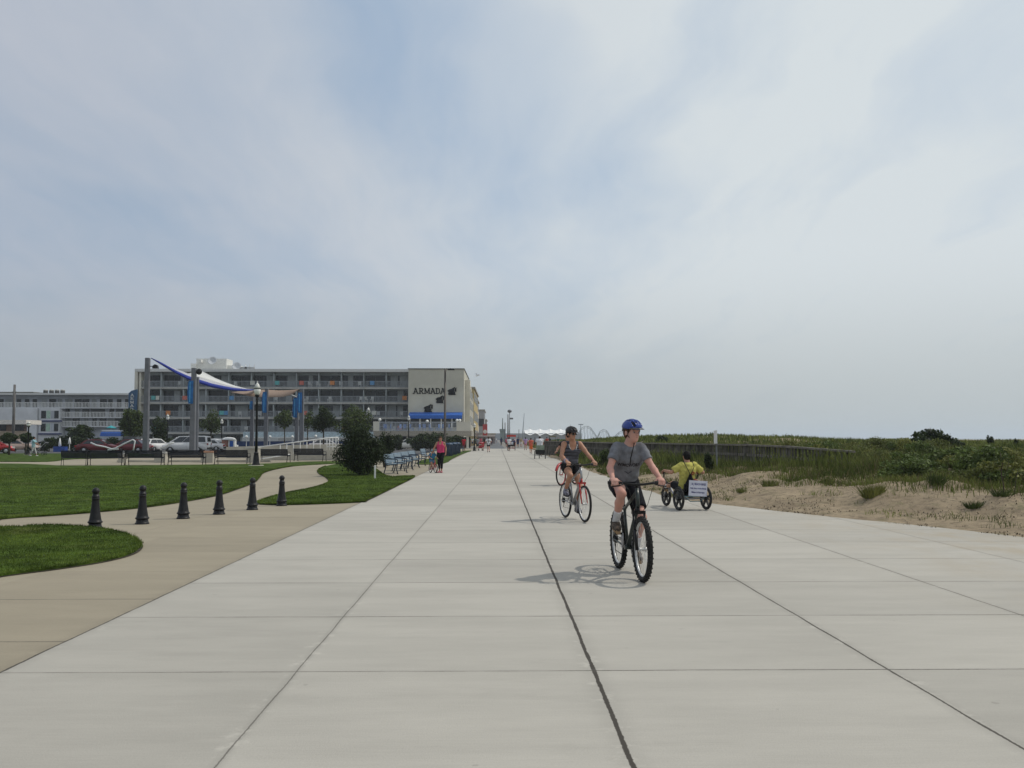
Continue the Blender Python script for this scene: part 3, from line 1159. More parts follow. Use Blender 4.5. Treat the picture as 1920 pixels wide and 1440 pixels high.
for fz in slabs:
    r = MB()
    n = int((X1 - X0) / 0.22)
    r.bar((X0, HY + 0.06, fz + 1.10), (X1, HY + 0.06, fz + 1.10), 0.07)
    r.bar((X0, HY + 0.06, fz + 0.14), (X1, HY + 0.06, fz + 0.14), 0.06)
    for k in range(n + 1):
        x = X0 + (X1 - X0) * k / n
        r.box((x, HY + 0.06, fz + 0.6), (0.075, 0.03, 0.94))
    r.build('railing', m_rail, hotel)
    for i in range(nroom):
        for h in (0.27, 0.73):
            x = X0 + (i + h) * rw
            g = MB()
            ww = 1.8
            g.box((x - 0.05, HY + 1.46, fz + 1.2), (ww, 0.06, 2.05))
            w = g.build('sliding_door' if h < 0.5 else 'window', m_glass, hotel)
            if rr.random() < 0.45:
                s = rr.uniform(0.35, 0.9)
                sd_ = rr.choice((-1, 1))
                MB().box((x - 0.05 + sd_ * (ww * (1 - s) / 2), HY + 1.42, fz + 1.2), (ww * s, 0.02, 1.95)).build('curtain', m_curtain, w)
# ground floor behind the pool fence
for i in range(10):
    x = X0 + 2.5 + i * 4.7
    MB().box((x, HY + 1.47, 1.15), (2.6, 0.06, 1.9)).build('window', m_glass, hotel)
# end wing with the sign
SY = 160.0
SX0, SX1 = hx(765, SY), hx(869.5, SY)
WH = P(800, 692, SY).z
m = MB()
m.box(((SX0 + SX1) / 2, SY + 14, WH / 2), (SX1 - SX0, 28, WH))
m.build('sign_wall', m_wall_sign, hotel)
MB().box(((SX0 + SX1) / 2, SY + 14, WH + 0.06), (SX1 - SX0 + 0.2, 28.3, 0.14)).build('parapet', M('dark_parapet', (0.12, 0.12, 0.11)), hotel)
# stepped bays on the boardwalk side
for k, (ya, z0, z1) in enumerate(((165, 3.0, 12.0), (172, 3.0, 11.2), (179, 3.0, 10.4), (185, 3.0, 9.6))):
    b = MB().box((SX1 + 0.45, ya + 2.2, (z0 + z1) / 2), (0.9, 3.6, z1 - z0)).build('bay', m_wall_pale, hotel)
    for zf in (4.2, 6.9, 9.0):
        if zf + 1.2 < z1:
            MB().box((SX1 + 0.91, ya + 2.2, zf + 0.6), (0.05, 2.2, 1.5)).build('window', m_glass, b)
# slab serif lettering
m_letter = M('dark_sign_letters', (0.007, 0.007, 0.009), rough=0.6, spec=0.15)


def slab_letter(mb, ch, x, z, w, h, y):
    t = h * 0.17
    s = h * 0.10

    def B(x0, z0, x1, z1, th):
        mb.bar((x + x0 * w, y, z + z0 * h), (x + x1 * w, y, z + z1 * h), 0.10, th, up=(0, 1, 0)) if False else mb.prism(thick_line(x + x0 * w, z + z0 * h, x + x1 * w, z + z1 * h, th), 0.10, XZ, (0, y, 0))

    def serif(cx, cz, half):
        mb.box((x + cx * w, y - 0.052, z + cz * h), (half * 2 * w, 0.105, s))
    if ch == 'A':
        B(0.14, 0.0, 0.5, 1.0, t * 0.85)
        B(0.86, 0.0, 0.5, 1.0, t)
        B(0.25, 0.33, 0.75, 0.33, t * 0.6)
        serif(0.14, 0.05, 0.19)
        serif(0.86, 0.05, 0.19)
        serif(0.42, 0.95, 0.14)
    elif ch in 'RD':
        B(0.24, 0.0, 0.24, 1.0, t)
        serif(0.2, 0.05, 0.2)
        serif(0.2, 0.95, 0.2)
        if ch == 'R':
            arc = [(0.24, 0.95), (0.6, 0.95), (0.78, 0.86), (0.82, 0.74), (0.76, 0.6), (0.6, 0.5), (0.24, 0.48)]
        else:
            arc = [(0.24, 0.95), (0.56, 0.95), (0.76, 0.84), (0.87, 0.5), (0.76, 0.16), (0.56, 0.05), (0.24, 0.05)]
        for a, b in zip(arc, arc[1:]):
            B(*a, *b, t * 0.8)
        if ch == 'R':
            B(0.5, 0.5, 0.84, 0.02, t * 0.9)
            serif(0.86, 0.05, 0.14)
    elif ch == 'M':
        B(0.16, 0.0, 0.16, 1.0, t * 0.75)
        B(0.84, 0.0, 0.84, 1.0, t)
        B(0.16, 0.98, 0.5, 0.1, t * 0.9)
        B(0.84, 0.98, 0.5, 0.1, t * 0.75)
        for cx in (0.15, 0.85):
            serif(cx, 0.05, 0.16)
            serif(cx, 0.95, 0.14)
    elif ch == 'S':
        arc = [(0.82, 0.78), (0.7, 0.94), (0.42, 0.96), (0.22, 0.8), (0.3, 0.6), (0.7, 0.42), (0.8, 0.22), (0.6, 0.05), (0.3, 0.05), (0.17, 0.25)]
        for a, b in zip(arc, arc[1:]):
            B(*a, *b, t)


def thick_line(x0, z0, x1, z1, th):
    dx, dz = x1 - x0, z1 - z0
    L = math.hypot(dx, dz)
    nx, nz = -dz / L * th / 2, dx / L * th / 2
    ex, ez = dx / L * th * 0.18, dz / L * th * 0.18
    return [(x0 - ex - nx, z0 - ez - nz), (x1 + ex - nx, z1 + ez - nz), (x1 + ex + nx, z1 + ez + nz), (x0 - ex + nx, z0 - ez + nz)]


sx = (SX1 - SX0) / 104.5          # metres per photograph pixel on that wall
lz, lh = P(800, 738.3, SY).z, 10.6 * sx
lx = [773.8, 784.6, 794.6, 806.0, 816.0, 824.8]
lw = [10.4, 9.6, 11.6, 10.4, 9.2, 10.4]
for ch, x, w in zip('ARMADA', lx, lw):
    mb = MB()
    slab_letter(mb, ch, hx(x, SY), lz, w * sx, lh, SY - 0.01)
    mb.build('sign_letter', m_letter, hotel)


def ship(cx, cz, s):
    """a galleon under full sail in silhouette, after the emblems on the wall"""
    mb = MB()
    y = SY - 0.01

    def poly(pts, dy=0.0):
        mb.prism([(cx + a * s, cz + b * s) for a, b in pts], 0.10, XZ, (0, y - dy, 0))
    poly([(-6.4, -7.6), (7.0, -7.6), (6.2, -6.3), (5.2, -4.6), (5.6, -2.2), (2.5, -3.4), (-3.5, -3.4), (-6.8, -2.6), (-6.6, -4.8)])
    poly([(-8.8, 0.2), (-6.6, -2.0), (-5.6, 0.4), (-6.8, 2.2)], 0.004)
    poly([(-6.3, 2.6), (-6.9, -3.2), (-3.0, -3.7), (-0.6, -3.2), (-0.4, 4.2), (-3.0, 3.8)], 0.008)
    poly([(-0.9, 4.4), (-1.0, -3.4), (2.2, -3.8), (4.4, -2.6), (3.8, 1.8), (5.2, 7.6), (2.0, 5.8)], 0.012)
    poly([(5.9, 5.4), (4.9, 0.6), (6.3, -1.8), (8.4, -0.6), (7.9, 1.6), (8.0, 6.6)], 0.016)
    poly([(5.2, 7.0), (5.6, 7.0), (5.3, -3.0), (4.9, -3.0)], 0.02)
    poly([(-7.8, -6.6), (-6.2, -6.9), (-6.0, -3.6), (-7.0, -3.4)], 0.02)
    return mb


for x, y, s in ((847.5, 733.0, 1.0), (825, 748.5, 0.98), (803, 765, 1.02)):
    ship(hx(x, SY), P(x, y, SY).z, sx * s).build('ship_emblem', m_letter, hotel)
# awning and glazed ground floor of the wing
az0, az1 = P(800, 781, SY - 2.5).z, P(800, 773, SY).z
m = MB()
xa, xb = hx(768, SY), hx(867, SY)
m.prism([(SY + 0.0, az1), (SY - 2.2, az0 + 0.25), (SY - 2.2, az0 - 0.35), (SY - 2.1, az0 - 0.35), (SY, az1 - 0.25)], xb - xa, YZ, (xa, 0, 0))
m.build('awning', m_awn, hotel)
n = 5
for k in range(n):
    x = xa + (xb - xa) * (k + 0.5) / n
    MB().box((x, SY - 0.03, 4.35), ((xb - xa) / n - 0.3, 0.08, 1.75)).build('window', m_glass, hotel)
    MB().box((xa + (xb - xa) * k / n + 0.1, SY - 1.9, 4.3), (0.12, 0.12, 2.0)).build('awning_post', m_white, hotel)
# rooftop block, dishes and plant
px = lambda v: hx(v, HY + 3)
m = MB()
m.box(((px(362) + px(419)) / 2, HY + 6, 14.9), (px(419) - px(362), 4, 2.4))
m.box(((px(353) + px(363)) / 2, HY + 5, 14.4), (px(363) - px(353), 3, 1.5))
m.box((px(372), HY + 5, 15.6), (0.5, 4.2, 0.5))
m.box(((px(419) + px(441)) / 2, HY + 6, 14.2), (px(441) - px(419), 3, 1.4))
m.build('rooftop_room', M('white_plant_room', (0.66, 0.66, 0.63), rough=0.8), hotel)
for x, z in ((397, 15.55), (443, 14.55)):
    rot = Matrix.Rotation(R(60), 3, 'X')
    d = MB().lathe([(0.05, 0.0), (0.36, 0.05), (0.6, 0.16), (0.82, 0.32), (0.80, 0.34), (0.57, 0.19), (0.05, 0.03)], 18, c=(px(x), HY + 2.6, z - 0.1), axis=rot, close=False)
    d.build('satellite_dish', M('dish_grey', (0.5, 0.52, 0.54)), hotel)
for x, w in ((452, 1.3), (460, 0.9), (469, 0.6)):
    MB().box((px(x), HY + 4, 14.1), (w, 1, 0.9)).lathe([(0.06, 13.6), (0.06, 15.0)], 6, c=(px(x) + 0.3, HY + 4, 0)).build('rooftop_unit', m_steel, hotel)

# hanging blade sign of the hotel at its far left end
bs = thing('blade_sign', 'blue vertical hotel sign with white ARMADA letters at the left end of the hotel', 'sign', (0, 0, 0))
bx0, bx1 = hx(240, 163.5), hx(255.3, 163.5)
zt, zb = P(248, 730, 163.5).z, P(248, 772, 163.5).z
MB().prism([(bx0, zb), (bx1, zb), (bx1, zt), (bx0 + 0.5, zt - 0.25), (bx0, zt - 0.7)], 0.5, XZ, (0, 163.75, 0)).build('panel', M('blade_blue', (0.03, 0.085, 0.17)), bs)
mb = MB()
for i, ch in enumerate('ARMADA'):
    slab_letter(mb, ch, (bx0 + bx1) / 2 - 0.35, zt - 1.25 - i * 0.62, 0.62, 0.44, 163.22)
mb.build('lettering', m_white, bs)

# ---- restaurant terrace in front of the sign wall
tr = thing('terrace', 'raised restaurant deck with white pickets in front of the ARMADA end wall', 'terrace', (0, 0, 0))
TY = 141.0
tx0, tx1 = hx(700, TY), hx(884, TY)
zf, zr, zbm = P(800, 808, TY).z, P(800, 791.5, TY).z, P(800, 817.5, TY).z
MB().box(((tx0 + tx1) / 2, TY + 9, (zf + zbm) / 2), (tx1 - tx0, 18, zf - zbm)).build('deck', M('terrace_concrete', (0.33, 0.30, 0.25), rough=0.9, var=0.12), tr)
r = MB()
r.bar((tx0 + 0.9, TY + 0.1, zr), (tx1 - 2.3, TY + 0.1, zr), 0.10)
r.bar((tx0 + 0.9, TY + 0.1, zf + 0.12), (tx1 - 2.3, TY + 0.1, zf + 0.12), 0.08)
n = int((tx1 - tx0 - 3.2) / 0.20)
for k in range(n + 1):
    r.box((tx0 + 0.9 + (tx1 - tx0 - 3.2) * k / n, TY + 0.1, (zf + zr) / 2), (0.07, 0.05, zr - zf))
r.build('railing', M('terrace_picket', (0.42, 0.45, 0.49), rough=0.6), tr)
MB().box((tx0 + 0.4, TY + 0.3, (zf + zr) / 2), (0.9, 0.5, zr - zf + 0.2)).build('railing_pier', m_wall_pale, tr)
MB().box((tx1 - 1.2, TY + 0.3, (zf + zr) / 2), (2.2, 0.5, zr - zf + 0.1)).build('railing_pier', m_wall_pale, tr)
for k in range(7):
    MB().box((tx0 + 0.6 + k * (tx1 - tx0 - 1.2) / 6, TY + 0.6, zbm / 2), (0.35, 0.35, zbm)).build('support', m_wall_pale, tr)
for x, y in ((712, 787), (857, 788.5), (862, 788.5), (801, 790)):
    MB().sphere(P(x, y, TY + 0.2), 0.24, 10, 6).lathe([(0.04, zr), (0.04, P(x, y, TY).z)], 6, c=(P(x, y, TY + 0.2).x, TY + 0.2, 0)).build('globe_light', m_glow, tr)
MB().box(((tx0 + tx1) / 2, TY + 12, zbm / 2 - 0.1), (tx1 - tx0 - 1, 0.3, zbm - 0.1)).build('shadow_wall', m_dark, tr)  # near-black panel stands in for the shade under the deck
# seats glimpsed between the pickets
m_chair_b = M('blue_chair_plastic', (0.07, 0.16, 0.40), rough=0.6)
ch = thing('terrace_chair', 'blue restaurant chair half hidden behind the terrace pickets', 'chair', (0, 0, 0), group='blue chairs on the terrace')
MB().box((0, 0, 0.45), (0.5, 0.5, 0.05)).build('seat', m_chair_b, ch)
MB().box((0, 0.24, 0.78), (0.5, 0.05, 0.6)).build('backrest', m_chair_b, ch)
for sx_ in (-1, 1):
    for sy_ in (-1, 1):
        MB().box((sx_ * 0.21, sy_ * 0.21, 0.21), (0.05, 0.05, 0.43)).build('leg', m_chair_b, ch)
for k in range(12):
    o = ch if k == 0 else dup(ch, (0, 0, 0))
    o.location = (tx0 + 1.6 + k * 1.0, TY + 1.4 + (k % 3) * 0.7, zf)
    o.rotation_euler = (0, 0, (k * 2.1) % 6.28)

# white plastic chairs out on the balconies
wc = thing('balcony_chair', 'white plastic chair on a balcony of the ARMADA hotel', 'chair', (0, 0, 0), group='white chairs on the hotel balconies')
MB().box((0, 0, 0.45), (0.55, 0.5, 0.06)).build('seat', m_white, wc)
MB().box((0, 0.26, 0.75), (0.55, 0.06, 0.6)).build('backrest', m_white, wc)
for sx_ in (-1, 1):
    MB().box((sx_ * 0.24, 0, 0.32), (0.05, 0.5, 0.64)).build('leg', m_white, wc)
cr = random.Random(3)
for k in range(34):
    o = wc if k == 0 else dup(wc, (0, 0, 0))
    o.location = (X0 + 1 + cr.random() * (X1 - X0 - 2), HY + 0.55, slabs[k % 4] + 0.03)
    o.rotation_euler = (0, 0, cr.uniform(-0.6, 0.6) + PI * (k % 2))
towels = [(0.55, 0.22, 0.08, 'orange'), (0.10, 0.25, 0.45, 'blue'), (0.55, 0.55, 0.5, 'white'), (0.50, 0.15, 0.12, 'red'), (0.12, 0.4, 0.4, 'teal')]
for k in range(20):
    c = towels[k % 5]
    bx = X0 + 1.0 + cr.random() * (X1 - X0 - 2)
    mt = M('towel_' + c[3], c[:3], rough=0.95)
    tw = MB().prism([(HY + 0.0, 1.16), (HY - 0.02, 1.16), (HY - 0.03, 0.45), (HY - 0.01, 0.45)], 0.8, YZ, (bx, 0, slabs[(k * 3 + 1) % 4]))
    tw.box((bx + 0.4, HY + 0.06, slabs[(k * 3 + 1) % 4] + 1.155), (0.8, 0.14, 0.02))
    tag(tw.build('beach_towel', mt), c[3] + ' beach towel hung over a balcony rail of the long hotel', 'towel', group=c[3] + ' towels on the balcony rails')

# ---- fence and parapet along the foot of the hotel
fx0, fx1 = hx(455, 150), hx(704, 150)
t = thing('pool_fence', 'pale blue pool fence with white pickets along the foot of the hotel', 'fence', (0, 0, 0))
MB().box(((fx0 + fx1) / 2, 150.4, P(500, 815.5, 150).z), (fx1 - fx0, 0.3, 1.0)).build('fence_panel', M('pool_fence_blue', (0.40, 0.50, 0.55), rough=0.6), t)
r = MB()
for k in range(150):
    r.box((fx0 + (fx1 - fx0) * k / 149, 150.0, 1.1), (0.06, 0.05, 1.3))
r.bar((fx0, 150, 1.75), (fx1, 150, 1.75), 0.08)
r.build('pickets', m_white, t)
t = thing('low_wall', 'low dark blue painted wall behind the parked cars', 'wall', (0, 0, 0))
MB().box(((hx(372, 132) + hx(705, 132)) / 2, 132, 0.35), (hx(705, 132) - hx(372, 132), 0.3, 1.5)).build('wall', M('navy_wall', (0.012, 0.035, 0.12), rough=0.7), t)
MB().box(((hx(372, 132) + hx(705, 132)) / 2, 132, 1.12), (hx(705, 132) - hx(372, 132), 0.4, 0.06)).build('coping', M('blue_coping', (0.03, 0.06, 0.16)), t)

# ================================================================== white motel at the left
mot = thing('motel', 'long white motel with open galleries and a blank white end wall', 'motel', (0, 0, 0))
MY = 200.0
q = lambda v, Y=MY: hx(v, Y)
zt = P(100, 741, MY).z
m_mw = M('motel_white', (0.60, 0.61, 0.63), rough=0.8, var=0.06, scale=0.4, world_space=True)
m_mb = M('motel_back_wall', (0.42, 0.445, 0.49), rough=0.8, var=0.1, scale=0.5, world_space=True)
MB().box(((q(-140) + q(246)) / 2, MY + 7, zt / 2), (q(246) - q(-140), 12, zt)).build('back_wall', m_mb, mot)
MB().box(((q(-140) + q(246)) / 2, MY + 6, zt + 0.2), (q(246) - q(-140) + 0.4, 15, 0.35)).build('roof', m_roof, mot)
MB().box(((q(-140) + q(60)) / 2, MY + 5, zt + 0.55), (q(60) - q(-140), 10, 0.35)).build('upper_roof', M('dark_parapet', (0.12, 0.12, 0.11)), mot)
MB().box(((q(-140) + q(77)) / 2, MY - 0.6, P(0, 766, MY).z / 2), (q(77) - q(-140), 3.0, P(0, 766, MY).z)).build('blank_wall', m_mw, mot)
for z, a, b, y0 in ((P(0, 764, MY).z, -140, 246, 0), (P(0, 782, MY).z, 118, 246, 0), (P(0, 799, MY).z, 118, 246, 0)):
    g = MB().box(((q(a) + q(b)) / 2, MY + 0.2, z - 0.1), (q(b) - q(a), 1.8, 0.22)).build('gallery_slab', m_mw, mot)
    r = MB()
    n = int((q(b) - q(a)) / 0.3)
    r.bar((q(a), MY - 0.65, z + 1.05), (q(b), MY - 0.65, z + 1.05), 0.09)
    for k in range(n + 1):
        r.box((q(a) + (q(b) - q(a)) * k / n, MY - 0.65, z + 0.5), (0.11, 0.04, 1.05))
    r.build('railing', m_white, mot)
mr = random.Random(8)
for zi in (P(0, 764, MY).z, P(0, 782, MY).z, P(0, 799, MY).z):
    for k in range(19 if zi > 7 else 8):
        pxx = 237 - k * 16 - mr.uniform(0, 4)
        MB().box((q(pxx), MY + 0.96, zi + 0.95), (mr.choice((0.95, 1.5)), 0.08, 1.8)).build('window', m_glass if mr.random() < 0.65 else m_curtain, mot)
# little stair tower with doors, pale green panels and blue floor bands
MB().box(((q(78) + q(117)) / 2, MY - 0.3, P(0, 765, MY).z / 2), (q(117) - q(78), 2.4, P(0, 765, MY).z)).build('stair_tower', m_mw, mot)
for y0, y1 in ((769, 788), (793, 812)):
    z0, z1 = P(0, y1, MY).z, P(0, y0, MY).z
    for xx, w, mm in ((87, 1.0, m_glass), (96, 0.8, M('mint_panel', (0.38, 0.52, 0.42))), (104, 0.7, m_mb), (111, 0.9, m_glass)):
        MB().box((q(xx), MY - 1.53, (z0 + z1) / 2 + 0.1), (w, 0.08, (z1 - z0) * 0.75)).build('window' if mm is m_glass else 'door_panel', mm, mot)
    MB().box(((q(79) + q(122)) / 2, MY - 1.7, z0 - 0.18), (q(122) - q(79), 0.4, 0.3)).build('floor_band', M('navy_band', (0.02, 0.03, 0.12)), mot)
t = thing('snack_bar', 'low white roofed snack bar with a brown front at the far left', 'kiosk', (0, 0, 0))
SBY = 150
a, b = hx(-30, SBY), hx(51, SBY)
MB().box(((a + b) / 2, SBY + 2, P(0, 791.5, SBY).z), (b - a, 5, 0.7)).build('roof', M('snack_roof', (0.70, 0.66, 0.60)), t)
MB().box(((a + b) / 2 - 1, SBY + 2.4, P(0, 805, SBY).z / 2 + 1), (b - a - 2.6, 4, 3.4)).build('wall', M('snack_brown', (0.16, 0.10, 0.07)), t)
MB().box(((a + b) / 2, SBY + 0.4, P(0, 812, SBY).z / 2 + 0.3), (b - a, 0.3, 2.4)).build('counter_front', M('snack_tan', (0.34, 0.27, 0.2)), t)
for k in range(3):
    MB().box((b - 1.5 - k * 2.8, SBY + 0.36, P(0, 800, SBY).z), (1.4, 0.06, 1.3)).build('window', m_glass, t)
for i, x in enumerate((83, 94, 104.5, 115)):
    t = thing('rooftop_fan', 'round grey rooftop fan unit, ' + ['leftmost', 'second from the left', 'third from the left', 'rightmost'][i] + ' of four on the white motel', 'fan unit', (q(x, 204), 204, zt + 0.36), group='fan units on the motel roof')
    MB().lathe([(0.45, 0), (0.48, 0.25), (0.48, 0.8), (0.46, 0.82)], 12).build('housing', M('dark_unit', (0.05, 0.05, 0.05), rough=0.7), t)
    MB().lathe([(0.5, 0.82), (0.42, 1.02), (0.2, 1.08)], 12).build('cap', M('unit_cap', (0.4, 0.4, 0.38)), t)

# ================================================================== buildings along the boardwalk beyond the hotel
m_yel = M('yellow_render', (0.46, 0.36, 0.17), rough=0.85, var=0.08, scale=0.5, world_space=True)
m_cream = M('cream_stucco', (0.58, 0.49, 0.36), rough=0.85, var=0.06, world_space=True)


def block(name, label, xa, xb, Y, ytop, depth, wall, nwin=0, floors=3, band=None):
    t = thing(name, label, 'building', (0, 0, 0))
    a, b = hx(xa, Y), hx(xb, Y)
    z = P(900, ytop, Y).z
    MB().box(((a + b) / 2, Y + depth / 2, z / 2), (b - a, depth, z)).build('wall', wall, t)
    MB().box(((a + b) / 2, Y + depth / 2, z + 0.2), (b - a + 0.5, depth + 0.4, 0.4)).build('cornice', M('cornice_grey', (0.30, 0.27, 0.22)), t)
    for f in range(floors):
        for k in range(nwin):
            MB().box((b + 0.03, Y + depth * (k + 0.5) / nwin, z * (f + 0.6) / floors), (0.08, depth / nwin * 0.5, z / floors * 0.5)).build('window', m_glass, t)
    if band:
        MB().box(((a + b) / 2, Y - 0.08, P(900, band[0], Y).z), (b - a, 0.2, (band[1] - band[0]) / FPX * Y)).build('signboard', band[2], t)
    return t


block('yellow_building', 'narrow yellow building on the boardwalk right behind the hotel', 872, 888.5, 196, 729, 40, m_yel, 5, 3)
block('stucco_building', 'cream stucco front lit by the sun beyond the yellow building', 872, 892.5, 238, 748, 34, m_cream, 4, 3)
block('grey_building', 'tall grey building far along the boardwalk with a dark sign', 880, 907.5, 300, 770, 30, M('grey_render', (0.32, 0.31, 0.31)), 2, 3, (792, 806, m_dark))
block('brown_building', 'small brownish building beyond the grey one on the boardwalk', 895, 911.5, 350, 788, 30, M('brown_render', (0.22, 0.19, 0.18)), 2, 2)
block('arcade', 'low boardwalk arcade with red and white signboards', 896, 928, 268, 815, 20, M('arcade_wall', (0.20, 0.17, 0.17)), 3, 1, (816, 821, M('arcade_white', (0.6, 0.55, 0.55))))
t = thing('shop_sign', 'red boardwalk shop sign with a white disc over the crowd', 'sign', (0, 0, 0))
c = P(909.5, 806, 262)
MB().box(c, (1.3, 0.3, 3.2)).build('panel', m_red, t)
MB().lathe([(0.55, -0.1), (0.55, 0.1)], 14, c=(c.x, 261.8, c.z - 0.5), axis=Matrix.Rotation(R(90), 3, 'X')).build('disc', m_white, t)
t = thing('far_building', 'grey green narrow building far beyond the red roofed surrey', 'building', (0, 0, 0))
c = P(942.5, 800, 420)
MB().box((c.x, 425, c.z / 2 - 1), (2.4, 6, c.z - 2)).build('wall', M('far_green', (0.16, 0.2, 0.19)), t)
MB().box((c.x, 425, c.z - 1.5), (2.8, 6.6, 1.0)).lathe([(0.25, c.z - 1), (0.2, c.z + 4)], 6, c=(c.x, 425, 0)).build('roof', M('far_green', (0.16, 0.2, 0.19)), t)

# ---- pier far ahead: tented hall, coasters, cranes
pier = thing('tented_hall', 'long white tented hall with peaked roofs far along the beach', 'hall', (0, 0, 0))
PY = 800
a, b = hx(965, PY), hx(1075, PY)
zl = P(1000, 822, PY).z
MB().box(((a + b) / 2 - 6, PY + 20, P(1000, 812.5, PY).z / 2), (b - a + 27, 36, P(1000, 812.5, PY).z)).build('wall', M('hall_grey', (0.20, 0.22, 0.25)), pier)
rf = M('tent_white', (0.82, 0.82, 0.80), rough=0.6, var=0.03)
pk = [994, 1013.5, 1033, 1052, 1071]
xs_ = np.linspace(P(984, 800, PY).x, P(1081, 800, PY).x, 90)
mx = np.array([P(x, 800, PY).x for x in pk])
hz, hs, he = P(1000, 803, PY).z, P(1000, 806.5, PY).z, P(1000, 813.5, PY).z
vs, fs = [], []
rows_ = ((0.0, 0.0), (8.0, 0.35), (14.0, 0.75), (18.0, 1.0), (22.0, 0.75), (28.0, 0.35), (36.0, 0.0))
for x in xs_:
    dmin_ = np.abs(mx - x).min() / (0.5 * (mx[1] - mx[0]))
    ridge = hz - (hz - hs) * (1 - (1 - min(dmin_, 1.0)) ** 2.2)
    eave = he - 1.6 * math.cos(min(dmin_, 1.0) * PI / 2) ** 2 + 0.5
    for yy, f_ in rows_:
        vs.append((x, PY + yy - 1, eave + (ridge - eave) * f_))
m_ = len(rows_)
for i in range(len(xs_) - 1):
    for k in range(m_ - 1):
        fs.append((i * m_ + k, (i + 1) * m_ + k, (i + 1) * m_ + k + 1, i * m_ + k + 1))
MB().add(vs, fs, True).build('tent_roof', rf, pier)
for x in mx:
    MB().lathe([(0.14, 0), (0.10, hz + 1.0)], 6, c=(x, PY + 16, 0)).build('mast', m_grey_post, pier)


def coaster(xs, label, Y):
    t = thing('roller_coaster', label, 'roller coaster', (0, 0, 0))
    pts = [P(x, y, Y) for x, y in xs]
    m_ = MB()
    for dy in (0, 3):
        m_.tube([p + Vector((0, dy, 0)) for p in pts], 0.42, 6)
        m_.tube([p + Vector((0, dy, -2.4)) for p in pts], 0.25, 6)
    m_.build('track', M('coaster_steel', (0.22, 0.26, 0.30)), t)
    s = MB()
    for p in pts:
        s.lathe([(0.34, 0), (0.30, p.z)], 5, c=(p.x, p.y + 1.5, 0))
    for p, q_ in zip(pts, pts[1:]):
        s.bar((p.x, p.y + 1.5, 0), (q_.x, q_.y + 1.5, q_.z), 0.3)
    s.build('supports', M('coaster_steel', (0.22, 0.26, 0.30)), t)


coaster([(1084, 822), (1086, 810), (1090, 803), (1096, 799.5), (1102, 799), (1108, 802), (1112, 808), (1117, 815), (1122, 822)], 'tall arched coaster hill right of the woman cyclist helmet', 1400)
coaster([(1121, 818), (1125, 809), (1131, 805), (1137, 807), (1141, 812), (1144, 820)], 'low twisting coaster loop in the middle of the three far coasters', 1400)
coaster([(1151, 822), (1155, 816), (1161, 810.5), (1168, 807.5), (1176, 807), (1186, 810), (1196, 818)], 'coaster hill left of the boy cyclist helmet', 1400)
for i, (xa, ya, xb, yb, Y, lab) in enumerate(((979, 812, 983, 775, 600, 'faint leaning ride mast left of the tented hall'), (1059, 808, 1070, 796, 800, 'slanted mast at the right end of the tented hall'), (1088, 812, 1089, 796, 500, 'thin post with a small crossbar by the coaster'))):
    t = thing('ride_mast', lab, 'mast', (0, 0, 0))
    p0, p1 = P(xa, ya, Y), P(xb, yb, Y)
    p0.z = 0
    MB().tube([p0, p1], [0.35, 0.2], 6).build('mast', M('coaster_steel', (0.22, 0.26, 0.30)), t)
    if i == 2:
        MB().box(p1, (2.6, 0.4, 0.5)).build('crossbar', M('coaster_steel', (0.22, 0.26, 0.30)), t)

